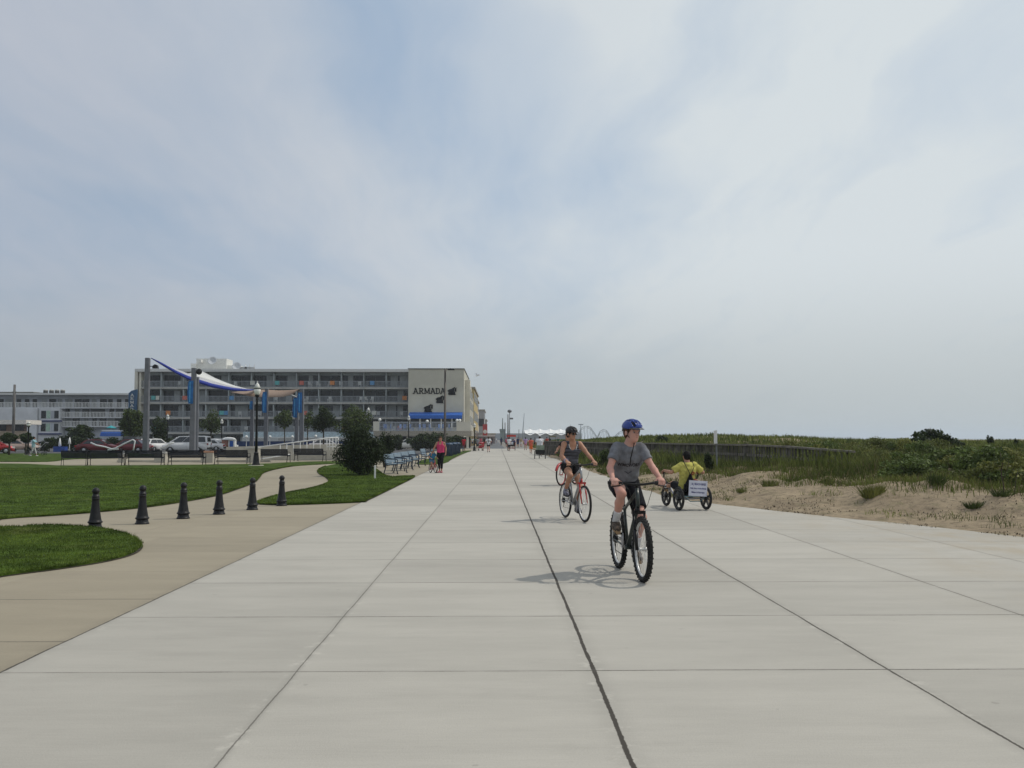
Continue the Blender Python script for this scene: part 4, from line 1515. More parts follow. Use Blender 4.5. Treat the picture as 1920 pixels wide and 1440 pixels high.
# ================================================================== shade sails over the plaza
SAILS = [(277, 671, 90, 0.50, None, 'tallest grey shade post, the leftmost, carrying a small floodlight'),
         (364, 690, 88, 0.50, (714, 757), 'grey shade post with a blue banner in front of the white van'),
         (370, 707, 96, 0.42, None, 'grey shade post close behind the one with the first blue banner'),
         (473.5, 744, 112, 0.44, (752, 768), 'grey shade post half hidden behind the tall black lamp'),
         (500, 728.5, 104, 0.44, (735, 774), 'grey shade post with a curved blue banner right of the tall black lamp'),
         (557, 742, 108, 0.44, (746, 783), 'shorter post of the right hand pair with a blue banner'),
         (566.5, 728.5, 103, 0.48, (736, 774), 'taller post of the right hand pair with a blue banner')]
for i, (x, yt, Y, w, ban, lab) in enumerate(SAILS):
    c = P(x, yt, Y)
    t = thing('shade_post', lab, 'post', (c.x, Y, 0), group='grey posts of the shade sails')
    MB().box((0, 0, c.z / 2), (w, w, c.z), taper=0.8).build('post', m_grey_post, t, bevel=0.03)
    MB().box((0, 0, 0.05), (w + 0.3, w + 0.3, 0.1)).build('base_plate', m_steel, t)
    if ban:
        z1, z0 = P(x, ban[0], Y).z, P(x, ban[1], Y).z
        bw = 0.50 if i != 3 else 0.3
        n = 10
        vs, fs = [], []
        for k in range(n + 1):
            z = z0 + (z1 - z0) * k / n
            o_ = 0.06 * math.sin(k / n * PI)
            e = 0.10 * (1 - math.sin(k / n * PI) ** 0.5)
            for a_, b_ in ((-w / 2 - bw + 0.28 + e, -w / 2 - o_), (-w / 2 + 0.30, -w / 2 - 0.02 - o_)):
                vs += [(a_, b_ - 0.03, z), (a_, b_, z)]
        for k in range(n):
            b_ = k * 4
            fs += [(b_, b_ + 2, b_ + 6, b_ + 4), (b_ + 1, b_ + 5, b_ + 7, b_ + 3), (b_, b_ + 4, b_ + 5, b_ + 1), (b_ + 2, b_ + 3, b_ + 7, b_ + 6)]
        bo = MB().add(vs, fs).build('banner', m_banner, t)
        MB().box((-w / 2 + 0.02, -w / 2 - 0.11, (z0 + z1) / 2), (0.06, 0.02, (z1 - z0) * 0.86)).build('stripe', M('banner_light', (0.10, 0.42, 0.75)), bo)
    if i == 0:
        z = P(x, 687, Y).z
        MB().tube([(0.2, 0, z + 0.02), (0.6, 0, z)], 0.04, 6).build('lamp_arm', m_blackp, t)
        MB().prism([(0.5, -0.2), (1.05, -0.2), (0.98, 0.1), (0.75, 0.2), (0.55, 0.06)], 0.35, XZ, (0, 0.18, z)).build('floodlight', m_blackp, t)
    if i == 1:
        MB().sphere((0.5, -0.1, P(x, 697, Y).z), (0.3, 0.22, 0.3), 10, 6).build('pulley', m_blackp, t)


def strip(rows, name, mat, parent=None, thick=0.03):
    """rows: list of point lists of equal length"""
    n = len(rows[0])
    vs = [p for r_ in rows for p in r_]
    fs = []
    for i in range(len(rows) - 1):
        for k in range(n - 1):
            fs.append((i * n + k, i * n + k + 1, (i + 1) * n + k + 1, (i + 1) * n + k))
    o = MB().add(vs, fs, True).build(name, mat, parent)
    md = o.modifiers.new('thickness', 'SOLIDIFY')
    md.thickness = thick
    return o


def rail3(pts, ya, yb):
    n = len(pts)
    return [P(x, y, ya + (yb - ya) * k / (n - 1)) for k, (x, y) in enumerate(pts)]


m_sail = M('shaded_sailcloth', (0.62, 0.62, 0.66), rough=0.8, var=0.05, transl=0.35)  # white cloth greyed in its colour for the shade on the underside
m_sail_t = M('tan_sailcloth', (0.42, 0.31, 0.24), rough=0.8, var=0.06, transl=0.35)
s1 = thing('shade_sail', 'white shade sail with a blue edge stretched from the tallest post', 'shade sail', (0, 0, 0))
front = rail3([(284, 672), (303, 684), (330, 700.5), (352, 711.5), (372, 718.5), (398, 726.5), (420, 730.5), (440, 733), (460, 733.3), (477, 731.5)], 90, 104)
upper = rail3([(284, 671.3), (305, 681), (330, 691.5), (352, 700), (372, 706), (398, 714.5), (420, 720.5), (440, 725.5), (460, 729), (477, 730.6)], 91, 105)
top = rail3([(284, 671.0), (305, 680.4), (330, 691), (352, 698.5), (373, 694.5), (398, 707.5), (420, 716.5), (440, 723.2), (460, 728.2), (477, 730.2)], 91.5, 108)
for k in range(len(top)):
    if k >= 3:
        top[k].y += 1.0
edge = [p + Vector((0, -0.02, 0)) for p in front]
edge2 = [p + Vector((0, -0.02, 0.06 + 0.36 * math.sin(k / 9 * PI) ** 0.7)) for k, p in enumerate(front)]
strip([front, upper], 'underside', m_sail, s1)
strip([[p + Vector((0, .05, 0)) for p in upper[3:]], top[3:]], 'top_panel', M('sunlit_sailcloth', (0.82, 0.82, 0.80), rough=0.8, var=0.03, transl=0.3), s1)  # same white cloth, painted brighter for its sunlit top side
strip([edge, edge2], 'edge_band', M('royal_blue_cloth', (0.010, 0.03, 0.28), rough=0.7), s1, 0.05)
s2 = thing('shade_sail', 'sagging tan shade sail between the right hand posts', 'shade sail', (0, 0, 0))
up2 = rail3([(434, 735), (455, 733), (478, 731), (500, 730.5), (522, 732), (542, 731.5), (560, 729.8)], 112, 103)
lo2 = rail3([(434, 735.2), (455, 739.5), (470, 742.8), (500, 744.6), (530, 744), (546, 740), (560, 730.2)], 106, 103)
mid2 = [(a_ + b_) / 2 + Vector((0, 0, -0.10)) for a_, b_ in zip(up2, lo2)]
strip([lo2, mid2, up2], 'cloth', m_sail_t, s2)
MB().tube([lo2[5] + Vector((0, 0, 0)), P(556, 744, 107.7)], 0.05, 6).build('corner_cable', m_white, s2)

# ================================================================== concrete walls, ramp and white rails behind the benches
WY = 60.0
wt = P(300, 848.5, WY).z


def wall(label, xa, xb, ya_top, yb_top, Y, th=0.4, name='concrete_wall'):
    a, b = P(xa, ya_top, Y), P(xb, yb_top, Y)
    mb = MB().prism([(a.x, -0.01), (b.x, -0.01), (b.x, b.z), (a.x, a.z)], th, XZ, (0, Y + th, 0))
    return tag(mb.build(name, m_conc_wall), label, 'wall')


wall('low pale concrete seat wall behind the left benches of the plaza', 219, 505, 863, 862.5, WY + 1)
for i, (x0_, x1_, yt_, lab) in enumerate(((226, 236, 850, 'leftmost squat concrete pier between two plaza benches'), (293, 313, 847.5, 'square pale pier between the benches before the tall shade posts'), (380, 402, 845.5, 'concrete pier with a reddish cap between two benches'),
                                    (464, 486, 838, 'tall concrete pier behind the black park lamp'))):
    a, b = P(x0_, yt_, WY), P(x1_, yt_, WY)
    t = thing('wall_pier', lab, 'pier', ((a.x + b.x) / 2, WY, -0.01), group='concrete piers behind the benches')
    MB().box((0, 0, a.z / 2 - 0.05), (b.x - a.x, 0.7, a.z - 0.1)).build('pier', m_conc_wall, t)
    MB().box((0, 0, a.z - 0.04), (b.x - a.x + 0.08, 0.78, 0.10)).build('cap', M('terracotta_cap', (0.42, 0.22, 0.14)) if i == 2 else m_slab, t)
wall('long beige retaining wall along the ramp behind the right benches', 424, 640, 838, 832, 74, 0.5)
wall('concrete ramp wall rising to the right under the white rail', 488, 640, 857, 842, 66, 0.5)
t = thing('ramp_railing', 'white handrail rising along the ramp behind the benches', 'railing', (0, 0, 0))
pa, pb, pc = P(462, 841.5, 68), P(613, 821.5, 68), P(634, 820, 68)
MB().tube([pa, pb, pc], 0.045, 8).build('handrail', m_white, t)
MB().tube([P(488, 861, 65.4), P(545, 852, 65.4)], 0.04, 8).build('lower_rail', m_white, t)
for k in range(8):
    f = k / 7
    p_ = pa.lerp(pb, 0.42 + f * 0.58)
    MB().tube([(p_.x, p_.y, 0.15 + f * 0.55), p_], 0.03, 6).build('baluster', m_white, t)
for x in (618, 624, 630, 634):
    p_ = P(x, 821, 68)
    MB().tube([(p_.x, p_.y, 0.6), p_], 0.035, 6).build('baluster', m_white, t)
MB().tube([P(613, 838, 68), P(634, 837, 68)], 0.035, 6).build('lower_rail', m_white, t)

# ---- white metal gull sculptures beside the plaza
gm = M('pale_bent_steel', (0.62, 0.63, 0.64), rough=0.35, var=0.05)
t = thing('sculpture', 'wide white bent metal wing shaped sculpture before the red cars', 'sculpture', (0, 0, 0))
MB().tube([P(170, 830, 82), P(181, 835, 82), P(197, 838, 82), P(209, 842, 82), P(217, 840.5, 82), P(233, 832, 82), P(249, 824.5, 82), P(253, 827, 82), P(249, 850, 82)], 0.07, 8).build('wing', gm, t)
MB().tube([P(200, 850, 82), P(203, 843, 82), P(222, 842, 82)], 0.06, 8).build('stand', gm, t)
t = thing('sculpture', 'smaller white bent metal sculpture left of the white van', 'sculpture', (0, 0, 0))
MB().tube([P(303, 850, 82), P(301, 840, 82), P(309, 837.5, 82), P(318, 832, 82), P(326, 829.5, 82)], 0.07, 8).build('wing', gm, t)

# ---- litter bins and other small park things
def bin_(c, label, s=1.0):
    t = thing('litter_bin', label, 'bin', c, group='dark blue litter bins by the promenade')
    b = MB()
    b.lathe([(0.36, 0.06), (0.38, 0.1), (0.40, 1.0), (0.36, 1.02)], 18)
    for k in range(18):
        a_ = 2 * PI * k / 18
        b.box((0.40 * math.cos(a_), 0.40 * math.sin(a_), 0.55), (0.05, 0.05, 0.92), Matrix.Rotation(a_, 3, 'Z'))
    b.build('body', m_blue_iron, t)
    MB().lathe([(0.43, 1.0), (0.44, 1.05), (0.34, 1.14), (0.2, 1.16)], 18).build('lid', M('bin_lid', (0.02, 0.05, 0.10), rough=0.4), t)
    return t


bin_(G(840, 856), 'dark blue slatted litter bin nearest the light pole')
bin_(G(848.5, 853.5), 'dark blue slatted litter bin second from the light pole')
bin_(G(855.5, 851.5), 'dark blue slatted litter bin furthest from the light pole')
bb = dup(bb0, G(864, 848), -PI / 2 + 0.1, 'blue slatted bench beyond the litter bins, beside the red shirted walker')
t = thing('white_stake', 'thin white marker stake in the shrub lawn', 'stake', G(703, 897, 0.03))
MB().box((0, 0, 0.25), (0.06, 0.05, 0.5)).build('stake', m_white, t)
tag(t, None, None)
t = thing('folded_umbrella', 'left of two folded white umbrellas, on a blue base', 'umbrella', (*P(112, 840, 108).xy, 0))
MB().lathe([(0.04, 0), (0.04, P(0, 822, 108).z)], 8).build('pole', m_white, t)
MB().lathe([(0.05, P(0, 837, 108).z), (0.17, P(0, 836, 108).z), (0.12, P(0, 828, 108).z), (0.03, P(0, 821, 108).z)], 10).build('canopy', m_white, t)
MB().box((0.1, 0, 0.3), (1.3, 0.8, 0.6)).build('base', M('umbrella_base_blue', (0.02, 0.06, 0.28)), t)
t = thing('folded_umbrella', 'right of two folded white umbrellas, on a plain pole', 'umbrella', (*P(130, 845, 104).xy, 0))
MB().lathe([(0.05, 0), (0.04, P(0, 820, 104).z)], 8).build('pole', m_white, t)
MB().lathe([(0.05, P(0, 833, 104).z), (0.16, P(0, 832, 104).z), (0.12, P(0, 826, 104).z), (0.03, P(0, 820, 104).z)], 10).build('canopy', m_white, t)
t = thing('sun_umbrella', 'open teal parasol on the motel sun deck', 'umbrella', (*P(208, 810, 150).xy, 0))
zz = P(208, 799, 150).z
MB().lathe([(0.04, 0), (0.04, zz)], 8).build('pole', m_white, t)
MB().lathe([(0.95, zz - 0.35), (0.5, zz - 0.12), (0.02, zz + 0.1)], 10).build('canopy', M('teal_canopy', (0.03, 0.32, 0.36)), t)
t = thing('sun_deck', 'blue tarpaulin fronted sun deck below the teal parasol', 'deck', (0, 0, 0))
a, b = hx(190, 148), hx(232, 148)
MB().prism([(147.4, P(0, 818, 148).z), (150.5, P(0, 818, 148).z), (150.5, P(0, 808, 148).z), (148.4, P(0, 807, 148).z), (147.6, P(0, 812, 148).z)], b - a, YZ, (a, 0, 0)).build('tarpaulin', M('blue_tarpaulin', (0.012, 0.07, 0.30), rough=0.5), t)
MB().box(((a + b) / 2, 151, P(0, 807.5, 148).z), (b - a, 6, 0.25)).build('deck', m_mw, t)
for k in range(5):
    MB().box((a + (b - a) * k / 4, 150, 0.8), (0.25, 0.25, 1.7)).build('support', m_mw, t)
t = thing('kiosk', 'small brick and white booth with a blue door behind the plaza', 'kiosk', (*P(429, 838, 112).xy, 0))
k_ = 112 / FPX
MB().box((-0.35, 0, 0.62), (0.72, 1.0, 1.5)).build('brick_side', M('kiosk_brick', (0.33, 0.15, 0.11)), t)
MB().box((0.42, 0, 0.62), (0.70, 1.0, 1.5)).build('front', m_white, t)
MB().lathe([(0.85, 1.36), (0.85, 1.45), (0.6, 1.62), (0.2, 1.7)], 16).build('roof', m_white, t)
MB().box((0.45, -0.52, 0.65), (0.4, 0.04, 1.2)).build('door', m_awn, t)

# ---- sign post in the sand, seen edge on
c = G(1345, 889, 0.25)
t = thing('sign_post', 'leaning grey steel sign post with a white sign seen edge on, standing in the sand', 'sign', (c.x, c.y, 0.2), R(0))
t.rotation_euler = (0, R(-2.5), R(-84))
zt_ = 1.62
MB().box((0, 0, zt_ * 0.5), (0.035, 0.05, zt_)).build('post', M('weathered_post', (0.17, 0.18, 0.18), rough=0.6, var=0.2), t)
MB().box((0.015, -0.035, zt_ - 0.22), (0.34, 0.012, 0.48)).build('sign_panel', m_white, t)

# ---- weathered beach fence behind the dunes
m_fence = M('weathered_fence_wood', (0.105, 0.098, 0.085), rough=0.95, var=0.3, scale=2.0, world_space=True, island=0.35)
f = thing('beach_fence', 'long weathered picket fence with a flat top rail crossing the dunes', 'fence', (0, 0, 0))
fpts = [P(1010, 827.0, 90), P(1060, 828.0, 72), P(1140, 830.5, 52), P(1225, 831.5, 44), P(1310, 833, 38), P(1400, 834.5, 33.5), P(1480, 838, 30.5), P(1545, 843, 28.5), P(1600, 847, 27.5)]
pk_, rl_ = MB(), MB()
fr = random.Random(2)
for a_, b_ in zip(fpts, fpts[1:]):
    d_ = b_ - a_
    n = int(d_.length / 0.19)
    for k in range(n):
        p_ = a_ + d_ * (k / n)
        gz = float(dune_h(np.array([p_.x]), np.array([p_.y]))[0])
        zt2 = p_.z - 0.02 + fr.uniform(-0.02, 0.02)
        if zt2 > gz:
            pk_.box((p_.x + fr.uniform(-.01, .01), p_.y, (zt2 + gz - 0.2) / 2), (0.062, 0.025, zt2 - gz + 0.2))
    rl_.bar(a_ + Vector((0, -0.04, 0)), b_ + Vector((0, -0.04, 0)), 0.14, 0.06)
    rl_.bar(a_ + Vector((0, 0.05, -0.35)), b_ + Vector((0, 0.05, -0.35)), 0.04, 0.09)
gxx, gyy = [], []
for a_, b_ in zip(fpts, fpts[1:]):
    n = int((b_ - a_).length * 120)
    u_ = rng.uniform(0, 1, n)
    off = rng.uniform(0.15, 2.2, n)
    gxx.append(a_.x + (b_.x - a_.x) * u_ + rng.normal(0, 0.3, n) - 0.25 * off)
    gyy.append(a_.y + (b_.y - a_.y) * u_ - off)
gxx, gyy = np.concatenate(gxx), np.concatenate(gyy)
k_ok = gxx > np.interp(gyy, EY, EX) + 0.5
gxx, gyy = gxx[k_ok], gyy[k_ok]
tag(curved_blades('fence_grass', gxx, gyy, dune_h(gxx, gyy), rng.uniform(0.25, 0.62, len(gxx)) * (1 + 0.3 * vnoise(gxx, gyy, 1.3)), 0.008 + 0.0006 * gyy, 0.4, m_dgrass), 'tall green grass growing against the picket fence', 'grass')
pk_.build('pickets', m_fence, f)
rl_.build('rail', M('rail_wood', (0.17, 0.155, 0.13), rough=0.9, var=0.2, world_space=True), f)
for p_ in fpts[:-1]:
    MB().box((p_.x, p_.y + 0.12, p_.z / 2), (0.14, 0.14, p_.z + 0.1)).build('fence_post', m_fence, f)

# ---- lone gull in the air right of the hotel
t = thing('gull', 'grey and white gull gliding to the right of the hotel roof', 'bird', P(895, 704, 110))
MB().sphere((0, 0, 0), (0.24, 0.08, 0.08), 12, 8).sphere((0.24, 0, 0.03), (0.07, 0.05, 0.05), 8, 6).prism([(-0.2, -0.05), (-0.38, -0.07), (-0.38, 0.07), (-0.2, 0.05)], 0.02).tube([(0.29, 0, 0.03), (0.35, 0, 0.015)], [0.018, 0.004], 6).build('body', m_white, t)
for s in (-1, 1):
    MB().add([(0.10, s * 0.05, 0.03), (-0.08, s * 0.05, 0.03), (0.14, s * 0.32, 0.16), (-0.02, s * 0.32, 0.16), (-0.02, s * 0.68, 0.10), (-0.10, s * 0.66, 0.10),
              (0.10, s * 0.05, 0.05), (-0.08, s * 0.05, 0.04), (0.14, s * 0.32, 0.18), (-0.02, s * 0.32, 0.17), (-0.02, s * 0.68, 0.11), (-0.10, s * 0.66, 0.11)],
             [(0, 1, 3, 2), (2, 3, 5, 4), (6, 8, 9, 7), (8, 10, 11, 9), (0, 2, 8, 6), (2, 4, 10, 8), (1, 7, 9, 3), (3, 9, 11, 5), (4, 5, 11, 10), (0, 6, 7, 1)]).build('wing', M('gull_grey', (0.3, 0.31, 0.33)), t)
t.rotation_euler = (R(12), R(-20), R(25))
# ================================================================== trees and bushes
def leaf_mat(name, c, c2, island=0.4, scale=1.2):
    return M(name, c, rough=0.6, var=0.25, scale=scale, island=island, c2=c2, transl=0.25, spec=0.15)


m_leaf_d = leaf_mat('dark_leaves', (0.027, 0.044, 0.015), (0.052, 0.078, 0.025))
m_leaf_m = leaf_mat('green_leaves', (0.050, 0.078, 0.020), (0.095, 0.130, 0.036))
m_leaf_y = leaf_mat('yellow_green_leaves', (0.14, 0.165, 0.035), (0.25, 0.25, 0.07), scale=0.8)
m_leaf_j = leaf_mat('juniper_leaves', (0.020, 0.033, 0.014), (0.042, 0.062, 0.024), island=0.5, scale=3.0)


def leaf_cloud(name, clumps, n, size, mat, parent, upright=0.0, seed=1):
    """leaf quads spread through the outer part of each clump (centre, radii)"""
    g = np.random.default_rng(seed)
    vol = np.array([r[0] * r[1] * r[2] for _, r in clumps]) ** (2 / 3)
    cnt = np.maximum(4, (n * vol / vol.sum()).astype(int))
    V = []
    for (c, r), m in zip(clumps, cnt):
        d = g.normal(0, 1, (m, 3))
        d /= np.linalg.norm(d, axis=1)[:, None]
        rad = g.uniform(0.35, 1.0, m) ** 0.6 * (1 + g.normal(0, 0.07, m))
        p = np.array(c) + d * rad[:, None] * np.array(r)
        nrm = d + g.normal(0, 0.75, (m, 3))
        nrm /= np.linalg.norm(nrm, axis=1)[:, None]
        up = g.normal(0, 1, (m, 3))
        up[:, 2] += upright
        u = np.cross(nrm, up)
        u /= np.linalg.norm(u, axis=1)[:, None] + 1e-9
        v = np.cross(nrm, u)
        s = size * g.uniform(0.6, 1.4, m)[:, None]
        w = s * g.uniform(0.4, 0.7, m)[:, None]
        V.append(np.stack([p - v * s, p + u * w, p + v * s, p - u * w], 1))
    V = np.concatenate(V).reshape(-1, 3)
    F = np.arange(len(V)).reshape(-1, 4)
    return mesh_np(name, V, F, mat, parent)


def crown_clumps(c, r, k, g, small=0.42, bottom=-0.7):
    out = []
    for i in range(k):
        d = g.normal(0, 1, 3)
        d /= np.linalg.norm(d)
        if d[2] < bottom:
            d[2] = bottom
        q = g.uniform(0.45, 0.80)
        s = small * g.uniform(0.65, 1.25)
        out.append((tuple(np.array(c) + d * q * np.array(r)), tuple(s * np.array(r) * g.uniform(0.8, 1.2, 3))))
    out.append((tuple(c), tuple(0.6 * np.array(r))))
    return out


def tree(name, label, px, ytop, ybot, wpx, Y, mat, n=1800, size=0.13, seed=1, group=None, base_y=None, k=16, teardrop=False):
    top, bot = P(px, ytop, Y), P(px, ybot, Y)
    w = wpx / FPX * Y / 2
    t = thing(name, label, 'tree', (top.x, Y, 0), 0, group)
    g = np.random.default_rng(seed)
    cz, rz_ = (top.z + bot.z) / 2, (top.z - bot.z) / 2
    cl = crown_clumps((0, 0, cz), (w * 0.95, w * 0.95, rz_), k, g)
    if teardrop:
        cl = [((c[0] * f, c[1] * f, c[2]), (r[0] * f, r[1] * f, r[2])) for c, r in cl for f in [1.12 - 0.45 * max(0.0, (c[2] - cz) / rz_)]]
    leaf_cloud('crown', cl, n, size, mat, t, seed=seed)
    tr_ = MB()
    hgt = max(bot.z, 0.3)
    tr_.tube([(0, 0, -0.1), (0.03, 0, hgt * 0.6), (0, 0.02, hgt + rz_ * 0.3), (0.05, 0, cz + rz_ * 0.3)], [0.11, 0.085, 0.07, 0.02], 8)
    for i in range(5):
        a = i * 2.4 + seed
        tr_.tube([(0, 0, hgt + 0.1 * i * rz_), (math.cos(a) * w * 0.4, math.sin(a) * w * 0.4, cz + (i - 2) * 0.12 * rz_), (math.cos(a) * w * 0.7, math.sin(a) * w * 0.7, cz + (i - 1) * 0.2 * rz_)], [0.05, 0.03, 0.01], 6)
    tr_.build('trunk', m_trunk, t)
    return t


tg = 'small trees round the plaza and car park'
tree('tree', 'small round dark tree with a bare trunk by the red car', 18, 810, 832, 32, 86, m_leaf_d, 1600, 0.10, 1, tg)
tree('tree', 'small round dark tree just behind the leftmost black lamp', 49, 811, 832, 28, 88.5, m_leaf_d, 1500, 0.10, 2, tg)
tree('tree', 'spreading dark tree left of the blue sun deck', 151, 795, 825, 56, 112, m_leaf_d, 2600, 0.14, 3, tg)
tree('tree', 'tall bushy green tree left of the tallest shade post', 247, 763, 832, 52, 112, m_leaf_m, 3600, 0.16, 4, tg, k=22)
tree('tree', 'dark green tree between the two tallest shade posts', 300, 783, 832, 38, 118, m_leaf_d, 2000, 0.14, 5, tg)
tree('tree', 'loose light green tree right of the first blue banner', 396, 767, 815, 42, 122, m_leaf_m, 1200, 0.15, 6, tg)
tree('tree', 'loose yellowish green tree left of the right hand shade posts', 534, 764, 806, 34, 126, m_leaf_m, 1300, 0.15, 7, tg)
tree('tree', 'thin yellowish tree just right of the last pair of shade posts', 577, 764, 806, 22, 126, m_leaf_m, 600, 0.14, 8, tg)
tree('tree', 'dense teardrop shaped dark green tree above the ramp rail', 607, 761, 812, 46, 98, m_leaf_d, 3600, 0.11, 9, tg, k=24, teardrop=True)
tree('tree', 'broad loose green tree rising behind the big dark shrub', 665, 762, 826, 82, 95, m_leaf_m, 4200, 0.11, 10, tg, k=26)


def bush(name, label, px, ytop, ybase, wpx, Y, mat, n=1500, size=0.06, seed=1, group=None, k=14, depth=None, zb=0.0, cone=0.0, cat='bush'):
    top = P(px, ytop, Y)
    w = wpx / FPX * Y / 2
    H = top.z - zb
    t = thing(name, label, cat, (top.x, Y, zb), 0, group)
    g = np.random.default_rng(seed)
    cl = crown_clumps((0, 0, H * 0.52), (w * 0.95, (depth or w) * 0.95, H * 0.50), k, g, 0.45, -0.95)
    if cone:
        cl = [((c[0] * f, c[1] * f, c[2]), (r[0] * f, r[1] * f, r[2])) for c, r in cl for f in [1.0 + cone * (0.42 - c[2] / H)]]
    leaf_cloud('foliage', cl, n, size, mat, t, upright=1.0, seed=seed)
    s = MB()
    for i in range(5):
        a = i * 1.9 + seed
        s.tube([(0.05 * math.cos(a), 0.05 * math.sin(a), -0.08), (w * 0.4 * math.cos(a), w * 0.4 * math.sin(a), H * 0.55)], [0.03, 0.01], 5)
    s.build('stems', m_trunk, t)
    return t


bush('shrub', 'big dense dark evergreen shrub on the middle lawn beside the blue benches', 679, 803, 893, 96, 38.6, m_leaf_j, 17000, 0.044, 21, k=50, cone=0.38)
bush('shrub', 'smaller dark evergreen shrub just behind the big one, above the first blue bench', 722, 810, 868, 34, 50, m_leaf_j, 3500, 0.05, 22)
for i, (x, yt, w, Y, lab) in enumerate(((782, 812, 46, 118, 'left bush of the dark hedge under the terrace, beside the white hatchback'), (806, 811, 48, 117, 'second bush from the left of the dark hedge under the terrace'),
                                       (833, 812, 46, 118, 'third bush of the dark hedge under the terrace, behind the light pole'), (855, 815, 38, 119, 'right end bush of the dark hedge under the terrace'),
                                       (744, 816, 26, 121, 'dark bush behind the roof of the white hatchback'))):
    bush('hedge_bush', lab, x, yt, 840, w, Y, m_leaf_d, 2200, 0.13, 30 + i, 'dark hedge under the terrace')
for i, (x, yt, w, Y, lab) in enumerate(((92, 818, 30, 110, 'left dark bush behind the folded umbrellas'), (118, 817, 32, 112, 'middle dark bush behind the folded umbrellas'), (146, 818, 36, 110, 'right dark bush beside the folded umbrellas'), (178, 822, 34, 116, 'dark bush behind the maroon sedan'), (210, 819, 36, 118, 'dark bush under the blue sun deck'), (238, 821, 34, 117, 'dark bush left of the black car'), (318, 818, 36, 124, 'dark bush behind the long white van'))):
    bush('hedge_bush', lab, x, yt, 845, w, Y, m_leaf_d, 1900, 0.12, 40 + i, 'dark bushes along the car park')


def dz(x, y):
    return float(dune_h(np.array([x]), np.array([y]))[0])


def dune_bush(label, px, ytop, wpx, Y, mat, n, size, seed, group=None, cat='bush'):
    x = P(px, 800, Y).x
    return bush('dune_shrub', label, px, ytop, None, wpx, Y, mat, n, size, seed, group, zb=dz(x, Y) - 0.05, cat=cat)


dune_bush('large dark rounded bush standing above the dune skyline at the right', 1742, 807, 92, 46, m_leaf_d, 5200, 0.085, 51)
dune_bush('dark low bush joining the right side of the large skyline bush', 1786, 815, 52, 47, m_leaf_d, 2200, 0.085, 52)
dune_bush('small dark round bush at the foot of the beach fence by the sign post', 1328, 849, 24, 31, m_leaf_d, 1100, 0.04, 53)
dune_bush('round green bush in the grass right of the woman cyclist', 1134, 843, 24, 46, m_leaf_m, 900, 0.05, 54)
dune_bush('small dark bush on the skyline right of the large dark bush', 1857, 817, 14, 60, m_leaf_d, 500, 0.07, 55)
dune_bush('tiny dark bush on the skyline at the far right edge', 1905, 823, 9, 60, m_leaf_d, 300, 0.06, 56)
dune_bush('dark clump on the skyline above the boy cyclist shoulder', 1241, 817, 26, 80, m_leaf_d, 900, 0.10, 57)
# yellow green shrubs that fill the right side, each one its own plant
sr = random.Random(17)
m_leaf_o = leaf_mat('olive_leaves', (0.115, 0.145, 0.038), (0.20, 0.22, 0.064))
kinds = [('yellow green leafy shrub', m_leaf_y), ('mid green leafy shrub', leaf_mat('shrub_leaves', (0.085, 0.130, 0.034), (0.15, 0.20, 0.052))), ('olive leafy shrub', m_leaf_o)]
places = []
for i in range(84):
    Y = 19 + 26 * sr.random() ** 1.1
    pxx = sr.uniform(1560 if Y < 24 else 1420, 1990)
    x = P(pxx, 800, Y).x
    d_ = x - edge_right(Y)
    if d_ < 5.2 + (1.0 if pxx < 1650 else 0):
        continue
    if pxx < 1660 and sr.random() < 0.4:
        continue
    places.append((pxx, Y, x))
protos = []
for kk in range(3):
    for vv in range(2):
        o = thing('dune_shrub', kinds[kk][0], 'bush', (0, 0, -50), 0, kinds[kk][0] + 's over the right hand dune')
        g = np.random.default_rng(70 + kk * 2 + vv)
        leaf_cloud('foliage', crown_clumps((0, 0, 0.34), (0.62, 0.62, 0.36), 15, g, 0.42, -0.95), 2600, 0.036, kinds[kk][1], o, upright=1.2, seed=80 + kk * 2 + vv)
        s = MB()
        for i in range(6):
            a = i * 1.2 + vv
            s.tube([(0.04 * math.cos(a), 0.04 * math.sin(a), -0.1), (0.35 * math.cos(a), 0.35 * math.sin(a), 0.45)], [0.012, 0.005], 4)
        s.build('stems', m_trunk, o)
        protos.append([o, kinds[kk][0], False])
for i, (pxx, Y, x) in enumerate(places):
    pr_ = protos[(i * 5 + int(pxx)) % 6]
    lab = pr_[1] + ' among many on the grassy dune at the right'
    if not pr_[2]:
        o = pr_[0]
        pr_[2] = True
    else:
        o = dup(pr_[0], (0, 0, 0))
    sc_ = sr.uniform(0.8, 1.35)
    o.location = (x, Y, dz(x, Y) - 0.06)
    o.rotation_euler = (0, 0, sr.uniform(0, 6.28))
    o.scale = (sc_ * sr.uniform(0.9, 1.25), sc_ * sr.uniform(0.9, 1.25), sc_ * sr.uniform(0.75, 1.1))
    o['label'] = lab
for pr_ in protos:
    if not pr_[2]:
        for c in kids(pr_[0]):
            bpy.data.objects.remove(c)
        bpy.data.objects.remove(pr_[0])


